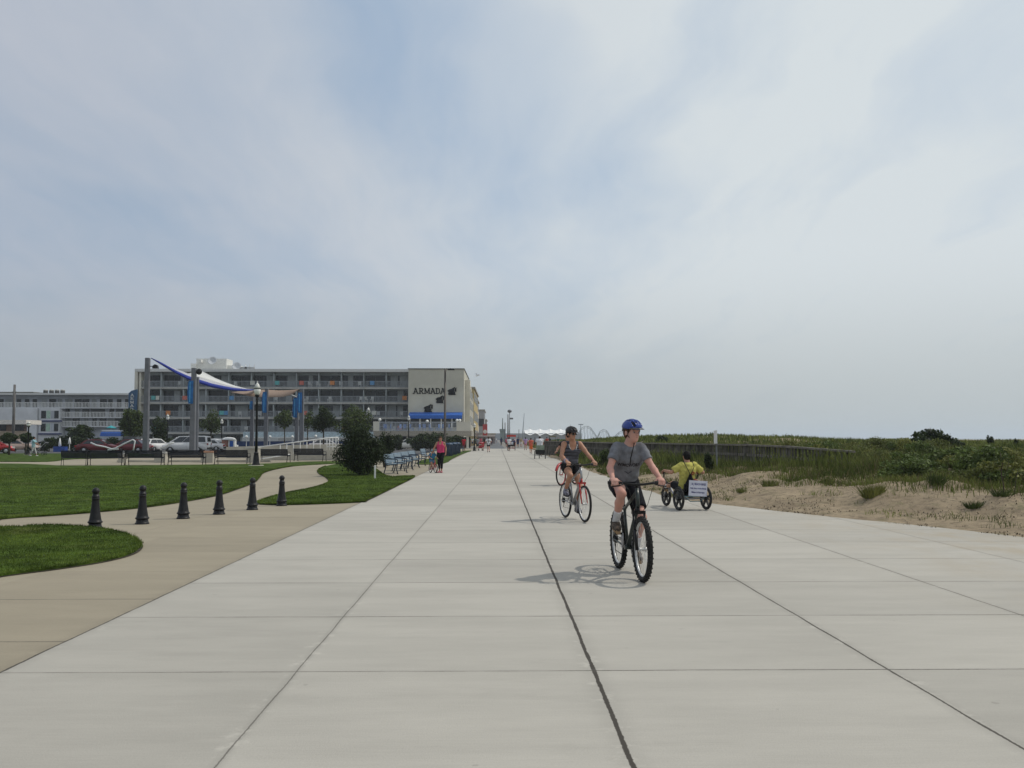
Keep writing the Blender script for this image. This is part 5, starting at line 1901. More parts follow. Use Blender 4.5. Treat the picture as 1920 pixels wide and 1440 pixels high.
# small plants standing free in the sand, and a bare sapling
def sand_plant(label, px, py, h, w, n, mat, seed):
    z = 0.3
    for _ in range(12):
        c = G(px, py, z)
        z = 0.5 * z + 0.5 * dz(c.x, c.y)
    z = dz(c.x, c.y)
    w, wd = w * 0.5, 0.009
    t = thing('sand_plant', label, 'plant', (c.x, c.y, z), 0, 'green plants growing in the open sand')
    g = np.random.default_rng(seed)
    m = n
    a = g.uniform(0, 2 * PI, m)
    rad = w * np.sqrt(g.uniform(0, 1, m)) * 0.5
    x, y = np.cos(a) * rad, np.sin(a) * rad
    hh = h * g.uniform(0.5, 1.1, m)
    lx, ly = x * 0.7 + g.normal(0, 0.45, m) * hh, y * 0.7 + g.normal(0, 0.45, m) * hh
    V = np.stack([np.stack([x - wd, y, 0 * x - 0.02], 1), np.stack([x + wd, y, 0 * x - 0.02], 1), np.stack([x + lx, y + ly, hh], 1)], 1).reshape(-1, 3)
    mesh_np('leaves', V, np.arange(3 * m).reshape(-1, 3), mat, t)
    MB().tube([(0, 0, -0.05), (0, 0.01, h * 0.3)], [0.02, 0.008], 5).build('stem', m_trunk, t)


for i, (x, y, h, w, n, mm, lab) in enumerate((
        (1632, 926, 0.30, 0.55, 260, m_leaf_y, 'bright green tuft low on the bare sand bank'), (1757, 914, 0.26, 0.5, 240, m_leaf_m, 'dark green tuft at the top of the bare sand bank'),
        (1442, 912, 0.22, 0.6, 200, m_leaf_o, 'olive tuft on the sand right of the tricycle'), (1826, 958, 0.15, 0.5, 160, m_leaf_m, 'low green tuft below the bare sapling'),
        (1650, 934, 0.2, 0.3, 120, m_leaf_y, 'small bright tuft just below the bigger one on the sand'), (1880, 950, 0.14, 0.6, 160, m_leaf_m, 'green tuft round the foot of the bare sapling'),
        (1552, 908, 0.2, 0.45, 150, m_leaf_o, 'sparse olive tuft in the middle of the sand bank'), (1390, 922, 0.12, 0.4, 110, m_leaf_o, 'thin low tuft behind the tricycle wheel'))):
    sand_plant(lab, x, y, h, w, n, mm, 90 + i)
z = 0.3
for _ in range(12):
    c = G(1882, 950, z)
    z = 0.5 * z + 0.5 * dz(c.x, c.y)
t = thing('sapling', 'bare crooked sapling with a small dark crown at the right edge of the sand', 'tree', (c.x, c.y, dz(c.x, c.y)))
s = MB()
s.tube([(0, 0, -0.05), (0.01, 0, 0.2), (-0.02, 0.02, 0.42), (0.0, 0, 0.62), (-0.03, 0.02, 0.85)], [0.014, 0.012, 0.011, 0.009, 0.004], 6)
s.tube([(0, 0, 0.3), (0.12, 0.03, 0.55), (0.16, 0.05, 0.7)], [0.008, 0.005, 0.003], 5)
s.tube([(-0.01, 0, 0.4), (-0.1, -0.03, 0.62)], [0.007, 0.003], 5)
s.tube([(0.2, 0.0, -0.05), (0.26, 0.02, 0.25), (0.33, 0.05, 0.5)], [0.009, 0.006, 0.003], 5)
s.build('trunk', m_trunk, t)
leaf_cloud('crown', [((0, 0, 0.75), (0.22, 0.2, 0.18)), ((-0.12, 0, 0.66), (0.13, 0.13, 0.12)), ((0.14, 0.04, 0.7), (0.12, 0.12, 0.1))], 130, 0.030, m_leaf_m, t, seed=97)
# ================================================================== parked cars
m_tyre = M('tyre_rubber', (0.012, 0.012, 0.012), rough=0.8, var=0.2)
m_alloy = M('alloy_rim', (0.45, 0.46, 0.48), rough=0.35, metal=0.7)
m_cglass = glass_mat('car_glass', (0.015, 0.02, 0.025), 0.08, 0.7)
m_tail = M('tail_lamp', (0.30, 0.01, 0.01), rough=0.25)
m_head = M('head_lamp', (0.7, 0.7, 0.68), rough=0.15)


def paint(name, c, metal=0.2):
    return M('car_paint_' + name, c, rough=0.28, var=0.03, metal=metal, spec=0.6)


SHAPES = {
    'sedan': dict(L=4.6, W=1.78, belt=0.88, lower=[(-2.3, 0.32), (-2.28, 0.80), (-2.15, 0.92), (-1.5, 0.96), (1.0, 0.90), (1.9, 0.80), (2.25, 0.62), (2.3, 0.34)],
                  cabin=[(-1.75, 0.93), (-1.15, 1.38), (-0.5, 1.44), (0.3, 1.40), (1.15, 0.88)]),
    'hatch': dict(L=4.1, W=1.72, belt=0.92, lower=[(-2.02, 0.32), (-2.05, 0.85), (-1.95, 1.0), (-1.5, 1.0), (0.9, 0.94), (1.7, 0.80), (2.0, 0.60), (2.05, 0.34)],
                  cabin=[(-1.98, 0.98), (-1.6, 1.45), (-0.8, 1.52), (0.2, 1.46), (1.1, 0.92)]),
    'suv': dict(L=4.8, W=1.88, belt=1.05, lower=[(-2.38, 0.42), (-2.4, 1.0), (-2.35, 1.10), (-1.8, 1.10), (1.0, 1.06), (1.95, 0.98), (2.33, 0.80), (2.4, 0.45)],
                cabin=[(-2.33, 1.08), (-2.15, 1.70), (-1.5, 1.78), (0.2, 1.74), (1.25, 1.04)]),
    'van': dict(L=5.1, W=1.95, belt=1.08, lower=[(-2.55, 0.40), (-2.56, 1.05), (-2.5, 1.12), (-2.0, 1.12), (1.4, 1.06), (2.1, 0.92), (2.5, 0.74), (2.55, 0.42)],
                cabin=[(-2.5, 1.10), (-2.38, 1.74), (-1.7, 1.82), (0.6, 1.78), (1.75, 1.04)]),
}


def make_car(label, kind, colour, loc, rz, cat='car'):
    S = SHAPES[kind]
    t = thing('parked_car', label, cat, loc, rz, 'cars parked behind the plaza')
    W = S['W'] / 2
    lo = S['lower']
    bm_ = MB()
    # lower body: cross sections along the length, rounded sides
    xs = np.linspace(lo[0][0], lo[-1][0], 22)
    zt = np.interp(xs, [p[0] for p in lo], [p[1] for p in lo])
    secs = []
    for x, z in zip(xs, zt):
        e = abs(x) / abs(lo[0][0])
        w = W * (1 - 0.16 * e ** 4)
        arch = 0.0
        for ax in (-0.29 * S['L'], 0.30 * S['L']):
            q_ = 1 - ((x - ax) / 0.40) ** 2
            if q_ > 0:
                arch = max(arch, 0.30 * math.sqrt(q_))
        zb = 0.28 + arch
        zb = min(zb, z - 0.12)
        secs.append([(x, -w * 0.93, zb), (x, -w, zb + 0.10 * (z - zb)), (x, -w, zb + 0.6 * (z - zb)), (x, -w * 0.93, z - 0.03), (x, -w * 0.7, z), (x, w * 0.7, z), (x, w * 0.93, z - 0.03), (x, w, zb + 0.6 * (z - zb)), (x, w, zb + 0.10 * (z - zb)), (x, w * 0.93, zb)])
    k = len(secs[0])
    vs = [p for s in secs for p in s]
    fs = []
    for i in range(len(secs) - 1):
        for j in range(k):
            j2 = (j + 1) % k
            fs.append((i * k + j, i * k + j2, (i + 1) * k + j2, (i + 1) * k + j))
    fs += [tuple(reversed(range(k))), tuple((len(secs) - 1) * k + j for j in range(k))]
    bm_.add(vs, fs, True)
    body = bm_.build('body', colour, t)
    # greenhouse
    cb = S['cabin']
    g = MB()
    n = len(cb)
    zmin, zmax = min(p[1] for p in cb), max(p[1] for p in cb)
    vs = []
    for x, z in cb:
        w = W * (0.93 - 0.17 * (z - zmin) / (zmax - zmin))
        vs += [(x, -w, z - 0.02), (x, w, z - 0.02)]
    fs = [(2 * i, 2 * i + 1, 2 * i + 3, 2 * i + 2) for i in range(n - 1)]
    fs += [tuple(2 * i for i in reversed(range(n))), tuple(2 * i + 1 for i in range(n)), (0, 2 * n - 2, 2 * n - 1, 1)]
    g.add(vs, fs)
    g.build('cabin', colour, t, bevel=0.05)

    def panel(poly, side):
        out = []
        for x, z in poly:
            w = W * (0.93 - 0.17 * (z - zmin) / (zmax - zmin)) + 0.012
            out.append((x, side * w, z))
        return out
    top = [(x, z) for x, z in cb]
    xi = lambda z, a, b: a[0] + (b[0] - a[0]) * (z - a[1]) / (b[1] - a[1])
    zl, zh = zmin + 0.10, zmax - 0.10
    xr0, xr1 = xi(zl, cb[0], cb[1]) + 0.14, xi(min(zh, cb[1][1] - 0.02), cb[0], cb[1]) + 0.14
    xf0, xf1 = xi(zl, cb[-1], cb[-2]) - 0.14, xi(min(zh, cb[-2][1] - 0.02), cb[-1], cb[-2]) - 0.14
    cuts = [0.0, 0.36, 0.68, 1.0] if kind in ('suv', 'van') else [0.0, 0.5, 1.0]
    for side in (-1, 1):
        for a, b in zip(cuts, cuts[1:]):
            gp_ = 0.03
            p0 = (xr0 + (xf0 - xr0) * a + gp_, zl)
            p1 = (xr0 + (xf0 - xr0) * b - gp_, zl)
            p2 = (xr1 + (xf1 - xr1) * b - gp_, zh)
            p3 = (xr1 + (xf1 - xr1) * a + gp_, zh)
            q_ = panel([p0, p1, p2, p3], side)
            w_ = MB()
            w_.add(q_ + [(x, y - side * 0.02, z) for x, y, z in q_], [(0, 1, 2, 3), (7, 6, 5, 4), (0, 4, 5, 1), (1, 5, 6, 2), (2, 6, 7, 3), (3, 7, 4, 0)])
            w_.build('side_window', m_cglass, t)
    for a, b, nm in ((cb[-1], cb[-2], 'windscreen'), (cb[0], cb[1], 'rear_window')):
        d = Vector((b[0] - a[0], 0, b[1] - a[1]))
        nrm = Vector((d.z, 0, -d.x)).normalized()
        if nm == 'rear_window':
            nrm = -nrm
        q_ = []
        for f, sy in ((0.14, -1), (0.14, 1), (0.9, 1), (0.9, -1)):
            z = a[1] + d.z * f
            w = W * (0.93 - 0.17 * (z - zmin) / (zmax - zmin)) - 0.10
            q_.append(Vector((a[0] + d.x * f, sy * w, z)) + nrm * 0.012)
        w_ = MB()
        w_.add(q_ + [p - nrm * 0.02 for p in q_], [(0, 1, 2, 3), (7, 6, 5, 4), (0, 4, 5, 1), (1, 5, 6, 2), (2, 6, 7, 3), (3, 7, 4, 0)])
        w_.build(nm, m_cglass, t)
    rx = Matrix.Rotation(R(90), 3, 'X')
    for ax in (-0.29 * S['L'], 0.30 * S['L']):
        for sy in (-1, 1):
            w_ = MB().torus((ax, sy * (W - 0.10), 0.33), 0.235, 0.095, 24, 8, rx).build('wheel', m_tyre, t)
            MB().lathe([(0.02, -0.04), (0.20, -0.03), (0.215, 0.05), (0.20, 0.06), (0.05, 0.075)], 18, c=(ax, sy * (W - 0.10), 0.33), axis=Matrix.Rotation(R(-90 * sy), 3, 'X')).build('rim', m_alloy, w_)
    for sy in (-1, 1):
        MB().box((lo[0][0] + 0.05, sy * W * 0.72, lo[1][1] * 0.88), (0.12, 0.30, 0.18)).build('tail_light', m_tail, t, bevel=0.02)
        MB().box((lo[-1][0] - 0.20, sy * W * 0.66, lo[-1][1] + 0.30), (0.22, 0.36, 0.13)).build('headlight', m_head, t, bevel=0.03)
        MB().sphere((cb[-1][0] - 0.25, sy * (W + 0.07), zmin + 0.08), (0.07, 0.10, 0.07), 8, 6).build('mirror', colour, t)
    MB().box((lo[0][0] - 0.01, 0, 0.45), (0.14, S['W'] * 0.9, 0.2)).box((lo[-1][0] + 0.01, 0, 0.42), (0.14, S['W'] * 0.88, 0.2)).build('bumper', m_dark, t, bevel=0.03)
    return t


def car_at(px, Y, *a, **k):
    return P(px, 830, Y).x, Y


def put_car(label, kind, colour, px, Y, rz, cat='car'):
    make_car(label, kind, colour, (P(px, 830, Y).x, Y, 0), R(rz), cat)


put_car('bright red car cut off by the left edge of the picture', 'hatch', paint('red', (0.32, 0.012, 0.015)), -14, 93, 25)
put_car('tan sedan parked behind the small round trees at the left', 'sedan', paint('tan', (0.42, 0.31, 0.25)), 33, 106, 5)
put_car('dark red sedan behind the second bench from the left', 'sedan', paint('maroon', (0.11, 0.008, 0.012)), 187, 100, 4)
put_car('second dark red sedan, behind the wide bent metal sculpture', 'sedan', paint('maroon', (0.11, 0.008, 0.012)), 243, 101, 176)
put_car('black car in the shade left of the tallest grey post', 'suv', paint('black', (0.010, 0.010, 0.012)), 262, 108, 80)
put_car('small white hatchback seen from behind, just right of the tallest grey post', 'hatch', paint('white', (0.70, 0.70, 0.70), 0.0), 291, 108, 72)
put_car('long white van with dark side windows behind the grey banner post', 'van', paint('white', (0.70, 0.70, 0.70), 0.0), 350, 104, 182, 'van')
put_car('white car hidden behind the banner post, next to the long van', 'sedan', paint('white', (0.70, 0.70, 0.70), 0.0), 392, 112, 170)
put_car('white car behind the small brick kiosk', 'hatch', paint('white', (0.70, 0.70, 0.70), 0.0), 416, 118, 8)
put_car('pale car under the ramp rail with a red tail', 'sedan', paint('pale', (0.55, 0.52, 0.52), 0.0), 612, 116, 10)
put_car('pale cream hatchback in front of the terrace, beyond the blue benches', 'hatch', paint('cream', (0.62, 0.60, 0.54), 0.0), 766, 126, 172)

# ================================================================== bicycles
m_spoke = M('spoke_steel', (0.55, 0.55, 0.56), rough=0.3, metal=0.6)
m_grip = M('grip_rubber', (0.010, 0.010, 0.010), rough=0.7)
m_alu = M('bare_aluminium', (0.42, 0.42, 0.44), rough=0.35, metal=0.6)
RX = Matrix.Rotation(R(90), 3, 'X')


def wheel(t, x, Rw, tyre_r, rim_mat, knobs=0, z=None, name='wheel', nspoke=28, tilt=None, y=0.0):
    z = Rw if z is None else z
    c = (x, y, z)
    rr_ = Rw - tyre_r * 2 - 0.004
    w = MB().torus(c, rr_ + 0.004, 0.011, 48, 8, RX, flat=1.25).lathe([(0.026, -0.045), (0.022, -0.03), (0.016, 0.0), (0.022, 0.03), (0.026, 0.045)], 10, c=c, axis=RX).build(name, rim_mat, t)
    ty = MB().torus(c, Rw - tyre_r, tyre_r, 64, 10, RX)
    if knobs:
        for k in range(knobs):
            a = 2 * PI * k / knobs
            rot = Matrix.Rotation(-a, 3, 'Y')
            for yy in (-0.6, 0.6) if k % 2 else (-0.95, 0.0, 0.95):
                lift = Rw - tyre_r + tyre_r * math.cos(math.asin(max(-0.9, min(0.9, yy)))) + 0.001
                ty.box(Vector(c) + rot @ Vector((lift, 0, 0)) + Vector((0, yy * tyre_r * 0.95, 0)), (0.012, 0.011, 0.015), rot)
    ty.build('tyre', m_tyre, w)
    sp = MB()
    for k in range(nspoke):
        a = 2 * PI * k / nspoke
        s_ = 1 if k % 2 else -1
        da = 0.5 * (1 if (k // 2) % 2 else -1)
        sp.tube([Vector(c) + Vector((0.024 * math.cos(a + da), s_ * 0.03, 0.024 * math.sin(a + da))), Vector(c) + Vector((rr_ * math.cos(a), s_ * 0.004, rr_ * math.sin(a)))], 0.0016, 4, caps=False)
    sp.build('spokes', m_spoke, w)
    return w


def make_bike(label, loc, rz, frame_m, fork_m, rim_m, Rw=0.35, tyre=0.030, knobs=0, wb=1.10, step_through=False, bar_z=1.06, bar_w=0.33, crank=1.35, susp=True, fender=None, seat_z=0.90, name='bicycle', group=None, bar_y_shift=0.0, second=None):
    t = thing(name, label, 'bicycle', loc, rz, group)
    fx, rx_ = wb / 2, -wb / 2
    bb = Vector((-0.09, 0, 0.30))
    hd_t, hd_b = Vector((0.335, 0, bar_z - 0.065)), Vector((0.385, 0, bar_z - 0.27))
    st = Vector((-0.255, 0, seat_z - 0.16))
    f = MB()
    r_ = 0.020
    f.tube([bb, hd_b + Vector((0, 0, 0.03))], 0.024, 10)
    f.tube([bb, st], 0.017, 10)
    if step_through:
        f.tube([bb.lerp(st, 0.45), hd_b + Vector((0, 0, 0.10))], r_, 10)
    else:
        f.tube([st + Vector((0.01, 0, -0.05)), hd_t + Vector((0.01, 0, -0.03))], r_, 10)
    f.tube([hd_b, hd_t], 0.022, 10)
    for s in (-1, 1):
        f.tube([bb + Vector((0, s * 0.03, 0)), (rx_ + 0.18, s * 0.045, 0.33), (rx_, s * 0.065, Rw)], 0.010, 8)
        f.tube([st + Vector((0, s * 0.02, -0.04)), (rx_ + 0.10, s * 0.05, 0.60), (rx_, s * 0.065, Rw)], 0.009, 8)
    f.lathe([(0.028, -0.04), (0.028, 0.04)], 12, c=bb, axis=RX)
    frame = f.build('frame', frame_m, t)
    fk = MB()
    crown = Vector((hd_b.x + 0.012, 0, Rw * 2 + 0.035))
    fk.tube([hd_b, crown], 0.018, 10)
    fk.box(crown, (0.05, 0.15, 0.035))
    for s in (-1, 1):
        if susp:
            fk.tube([crown + Vector((0, s * 0.062, 0.01)), Vector((fx - 0.045, s * 0.062, Rw + 0.16))], 0.014, 10)
            fk.tube([Vector((fx - 0.05, s * 0.062, Rw + 0.20)), Vector((fx, s * 0.062, Rw - 0.01))], [0.021, 0.017], 10)
        else:
            fk.tube([crown + Vector((0, s * 0.05, 0)), Vector((fx - 0.05, s * 0.055, Rw + 0.15)), Vector((fx, s * 0.055, Rw))], [0.017, 0.014, 0.010], 10)
    fk.build('fork', fork_m, t)
    wheel(t, fx, Rw, tyre, rim_m, knobs)
    wheel(t, rx_, Rw, tyre, rim_m, knobs)
    h = MB()
    stem = hd_t + Vector((0.055, 0, 0.045))
    h.tube([hd_t, hd_t + Vector((-0.01, 0, 0.05)), stem], 0.017, 8)
    h.tube([(stem.x - 0.03, bar_w, bar_z), (stem.x - 0.01, bar_w * 0.6, bar_z), (stem.x, 0.06, stem.z), (stem.x, -0.06, stem.z), (stem.x - 0.01, -bar_w * 0.6, bar_z), (stem.x - 0.03, -bar_w, bar_z)], 0.0135, 8)
    hb = h.build('handlebar', m_blackp, t)
    for s in (-1, 1):
        MB().tube([(stem.x - 0.032, s * (bar_w + 0.005), bar_z), (stem.x - 0.018, s * (bar_w - 0.13), bar_z)], 0.0185, 10).build('grip', m_grip, hb)
        MB().tube([(stem.x - 0.01, s * (bar_w - 0.15), bar_z), (stem.x + 0.035, s * (bar_w - 0.15), bar_z - 0.015), (stem.x + 0.05, s * (bar_w - 0.10), bar_z - 0.03), (stem.x + 0.035, s * (bar_w - 0.02), bar_z - 0.04)], 0.008, 6).build('brake_lever', m_blackp, hb)
        MB().tube([(stem.x + 0.03, s * (bar_w - 0.16), bar_z - 0.01), (stem.x + 0.11, s * (bar_w - 0.2), bar_z - 0.07), (stem.x + 0.09, s * 0.08, bar_z - 0.24), (crown.x + 0.02, s * 0.02, crown.z - 0.01)], 0.003, 5).build('brake_cable', m_blackp, hb)
    s_ = MB().tube([st, (-0.275, 0, seat_z - 0.04)], 0.014, 8)
    s_.build('seat_post', m_alu, t)
    MB().prism([(-0.14, -0.075), (0.0, -0.05), (0.13, -0.018), (0.14, 0.0), (0.13, 0.018), (0.0, 0.05), (-0.14, 0.075), (-0.16, 0.0)], 0.055, None, (-0.27, 0, seat_z - 0.045)).build('saddle', m_blackp, t, bevel=0.02)
    ck = MB()
    ck.lathe([(0.05, -0.058), (0.095, -0.055), (0.095, -0.051), (0.05, -0.048)], 20, c=bb, axis=RX)
    cd = Vector((math.cos(crank), 0, math.sin(crank)))
    for s in (-1, 1):
        e = bb + Vector((0, s * 0.075, 0)) - cd * 0.17 * s
        ck.tube([bb + Vector((0, s * 0.06, 0)), e], [0.016, 0.011], 8)
    crk = ck.build('crankset', m_alu, t)
    for s in (-1, 1):
        e = bb + Vector((0, s * 0.13, 0)) - cd * 0.17 * s
        MB().box(e, (0.10, 0.085, 0.022)).build('pedal', m_blackp, crk)
    ch_ = MB()
    ch_.tube([bb + Vector((0, -0.052, 0.093)), (rx_, -0.05, Rw + 0.04)], 0.005, 5)
    ch_.tube([bb + Vector((0, -0.052, -0.093)), (rx_ + 0.03, -0.05, Rw - 0.13), (rx_ + 0.06, -0.05, Rw - 0.06), (rx_, -0.05, Rw - 0.04)], 0.005, 5)
    ch_.lathe([(0.02, -0.03), (0.055, -0.028), (0.05, 0.0), (0.035, 0.02)], 16, c=(rx_, -0.045, Rw), axis=RX)
    ch_.build('chain', m_blackp, t)
    if fender:
        for cx in (fx, rx_):
            g = MB()
            n = 18
            vs = []
            for k in range(n + 1):
                a = R(-20 + 190 * k / n) if cx < 0 else R(10 + 150 * k / n)
                for yy, rr2 in ((-0.045, 0.02), (0, 0.035), (0.045, 0.02)):
                    q_ = Rw + rr2
                    vs.append((cx - q_ * math.cos(a), yy, Rw + q_ * math.sin(a)))
            fs = []
            for k in range(n):
                for j in range(2):
                    fs.append((k * 3 + j, k * 3 + j + 1, (k + 1) * 3 + j + 1, (k + 1) * 3 + j))
            g.add(vs, fs, True)
            o = g.build('mudguard', fender, t)
            o.modifiers.new('thickness', 'SOLIDIFY').thickness = 0.006
    return t


def heading(rear, front):
    d = front - rear
    return math.atan2(d.y, d.x)


m_rim_s = M('silver_rim', (0.55, 0.55, 0.54), rough=0.35, metal=0.4)
m_bgreen = M('dark_green_frame', (0.012, 0.022, 0.020), rough=0.3, spec=0.6)
m_bred = M('red_bike_paint', (0.42, 0.02, 0.018), rough=0.28, spec=0.6)
m_bsil = M('silver_bike_paint', (0.34, 0.35, 0.36), rough=0.3, metal=0.5)

# boy on the black mountain bike
fcon = G(1205, 1091.5)
BOY_H = R(-90 + 6.0)                                    # heading (along -y, turned a little to +x)
BOY_LOC = Vector((fcon.x - 0.55 * math.cos(BOY_H), fcon.y - 0.55 * math.sin(BOY_H), 0.002))
make_bike('black knobbly tyred mountain bike ridden by the boy in the grey t-shirt', BOY_LOC, BOY_H, m_bgreen, m_blackp, m_rim_s, 0.35, 0.030, 72, 1.10, crank=1.30, seat_z=0.93)
# woman on the red and silver bike
fcon = G(1096.3, 979.5)
WOM_H = R(-90 + 15)
WOM_LOC = Vector((fcon.x - 0.54 * math.cos(WOM_H), fcon.y - 0.54 * math.sin(WOM_H), 0.002))
make_bike('silver and red bicycle with a red fork ridden by the woman in sunglasses', WOM_LOC, WOM_H, m_bsil, m_bred, m_rim_s, 0.34, 0.022, 0, 1.08, bar_z=1.07, crank=1.45, susp=False, seat_z=0.92)
# red cruiser behind the woman
fcon = G(1052, 911)
HID_H = R(-90 - 30)
HID_LOC = Vector((fcon.x - 0.54 * math.cos(HID_H), fcon.y - 0.54 * math.sin(HID_H), 0.002))
make_bike('red bicycle with red mudguards mostly hidden behind the woman cyclist', HID_LOC, HID_H, m_bred, m_bred, m_bred, 0.36, 0.026, 0, 1.08, bar_z=1.08, crank=1.2, susp=False, fender=m_bred, seat_z=0.92)
# child bicycle near the woman in pink
m_pink = M('pink_bike_paint', (0.55, 0.09, 0.10), rough=0.3)
KID_H = R(-90 + 28)
fcon = G(817, 887)
KID_LOC = Vector((fcon.x - 0.28 * math.cos(KID_H), fcon.y - 0.28 * math.sin(KID_H), 0.002))
kb = make_bike('small pink child bicycle beside the woman in the pink top', KID_LOC, KID_H, m_pink, m_pink, m_white, 0.35, 0.035, 0, 1.02, bar_z=1.10, crank=1.5, susp=False, step_through=True, seat_z=0.86)
kb.scale = (0.56, 0.56, 0.56)


# ================================================================== tricycles and surreys
def mag_wheel(t, c, Rw, wid, mat, n=5, name='wheel', rot=None):
    """wheel with broad moulded spokes"""
    w = MB()
    w.torus(c, Rw - 0.05, 0.022, 40, 8, RX)
    w.lathe([(0.045, -0.05), (0.05, -0.03), (0.05, 0.03), (0.045, 0.05)], 14, c=c, axis=RX)
    for k in range(n):
        a = 2 * PI * k / n + 0.3
        d = Vector((math.cos(a), 0, math.sin(a)))
        p_ = Vector((-math.sin(a), 0, math.cos(a)))
        q0, q1 = Vector(c) + d * 0.035, Vector(c) + d * (Rw - 0.05)
        b0, b1 = 0.030, 0.018
        vs = []
        for yy in (-0.016, 0.016):
            o = Vector((0, yy, 0))
            vs += [q0 + p_ * b0 + o, q0 - p_ * b0 + o, q1 - p_ * b1 + o, q1 + p_ * b1 + o]
        w.add(vs, [(0, 1, 2, 3), (7, 6, 5, 4), (0, 4, 5, 1), (1, 5, 6, 2), (2, 6, 7, 3), (3, 7, 4, 0)])
    o = w.build(name, mat, t)
    MB().torus(c, Rw - 0.026, 0.026, 44, 10, RX).build('tyre', m_tyre, o)
    return o


rearL, rearR = G(1272.5, 957.5), G(1327, 956.5)
TRI_H = R(90 + 15)
mid = (rearL + rearR) / 2
TRI_LOC = Vector((mid.x - 0.01, mid.y + 0.03, 0.002))
tri = thing('tricycle', 'low black recumbent tricycle with a white rental sign on its back', 'tricycle', TRI_LOC, TRI_H)
m_mag = M('black_mag_wheel', (0.010, 0.010, 0.011), rough=0.4)
tw = 0.325
mag_wheel(tri, Vector((0, tw, 0.255)), 0.255, 0.05, m_mag)
mag_wheel(tri, Vector((0, -tw, 0.255)), 0.255, 0.05, m_mag)
mag_wheel(tri, Vector((1.30, 0, 0.235)), 0.235, 0.05, m_mag)
f = MB()
f.tube([(0, -tw, 0.255), (0, tw, 0.255)], 0.018, 8)
f.tube([(0.0, 0, 0.27), (0.3, 0, 0.22), (0.8, 0, 0.24), (1.0, 0, 0.36), (1.12, 0, 0.50)], 0.026, 10)
f.tube([(0, -0.22, 0.255), (0.3, -0.03, 0.22)], 0.016, 8)
f.tube([(0, 0.22, 0.255), (0.3, 0.03, 0.22)], 0.016, 8)
f.build('frame', m_alu, tri)
f = MB()
for s in (-1, 1):
    f.tube([(1.10, s * 0.05, 0.52), (1.30, s * 0.055, 0.235)], 0.014, 8)
f.box((1.11, 0, 0.51), (0.05, 0.14, 0.04))
f.build('fork', m_alu, tri)
s_ = MB().box((0.32, 0, 0.34), (0.42, 0.40, 0.07), Matrix.Rotation(R(-6), 3, 'Y'))
s_.build('seat', m_blackp, tri, bevel=0.03)
MB().box((0.07, 0, 0.47), (0.05, 0.34, 0.20), Matrix.Rotation(R(-14), 3, 'Y')).build('backrest', m_blackp, tri, bevel=0.02)
b_ = MB()
b_.tube([(-0.12, -0.27, 0.30), (-0.12, 0.27, 0.30), (0.1, 0.27, 0.30), (0.1, -0.27, 0.30), (-0.12, -0.27, 0.30)], 0.010, 6)
b_.tube([(-0.12, -0.24, 0.30), (-0.14, -0.12, 0.20), (-0.14, 0.12, 0.20), (-0.12, 0.24, 0.30)], 0.010, 6)
b_.box((-0.01, 0, 0.30), (0.24, 0.52, 0.012))
b_.build('rear_rack', M('teal_rack', (0.10, 0.16, 0.18), rough=0.4), tri)
hb = MB()
hb.tube([(0.75, 0, 0.26), (0.72, 0, 0.5), (0.72, 0.0, 0.56)], 0.014, 8)
hb.tube([(0.52, 0.42, 0.80), (0.56, 0.40, 0.66), (0.68, 0.25, 0.55), (0.72, 0, 0.54), (0.68, -0.25, 0.55), (0.56, -0.40, 0.66), (0.52, -0.42, 0.80)], 0.012, 8)
hbo = hb.build('handlebar', m_blackp, tri)
for s in (-1, 1):
    MB().tube([(0.515, s * 0.422, 0.81), (0.545, s * 0.41, 0.70)], 0.018, 8).build('grip', m_grip, hbo)
ck = MB()
bbp = Vector((1.05, 0, 0.42))
ck.lathe([(0.05, -0.05), (0.09, -0.048), (0.09, -0.042), (0.05, -0.04)], 18, c=bbp, axis=RX)
for s in (-1, 1):
    ck.tube([bbp + Vector((0, s * 0.05, 0)), bbp + Vector((s * 0.15, s * 0.07, 0.05 * s))], 0.011, 6)
    ck.box(bbp + Vector((s * 0.15, s * 0.11, 0.05 * s)), (0.09, 0.08, 0.02))
ck.build('crankset', m_alu, tri)
# the sign hangs on the back of the seat
sg = MB()
tilt = Matrix.Rotation(R(4), 3, 'X')
sgn = MB().box((-0.15, -0.06, 0.475), (0.014, 0.43, 0.33), tilt).build('sign_board', M('white_sign_board', (0.56, 0.57, 0.66), rough=0.5, var=0.04), tri)
m_ink = M('sign_ink', (0.035, 0.04, 0.16), rough=0.6)
mb = MB()
c0 = Vector((-0.1585, -0.06, 0.475))
for txt, dz_, w_, sz in (('J & J BEACH BIKES', 0.085, 0.36, 0.062), ('Oak Ave. & the Bdwk', 0.0, 0.39, 0.045), ('Bikes & Surreys', -0.085, 0.31, 0.045)):
    put_text(mb, txt, sz, c0 + tilt @ Vector((0, 0, dz_ - 0.015)), tilt @ Vector((0, -1, 0)), tilt @ Vector((0, 0, 1)), 0.0022, wid=w_)
mb.build('lettering', m_ink, sgn)

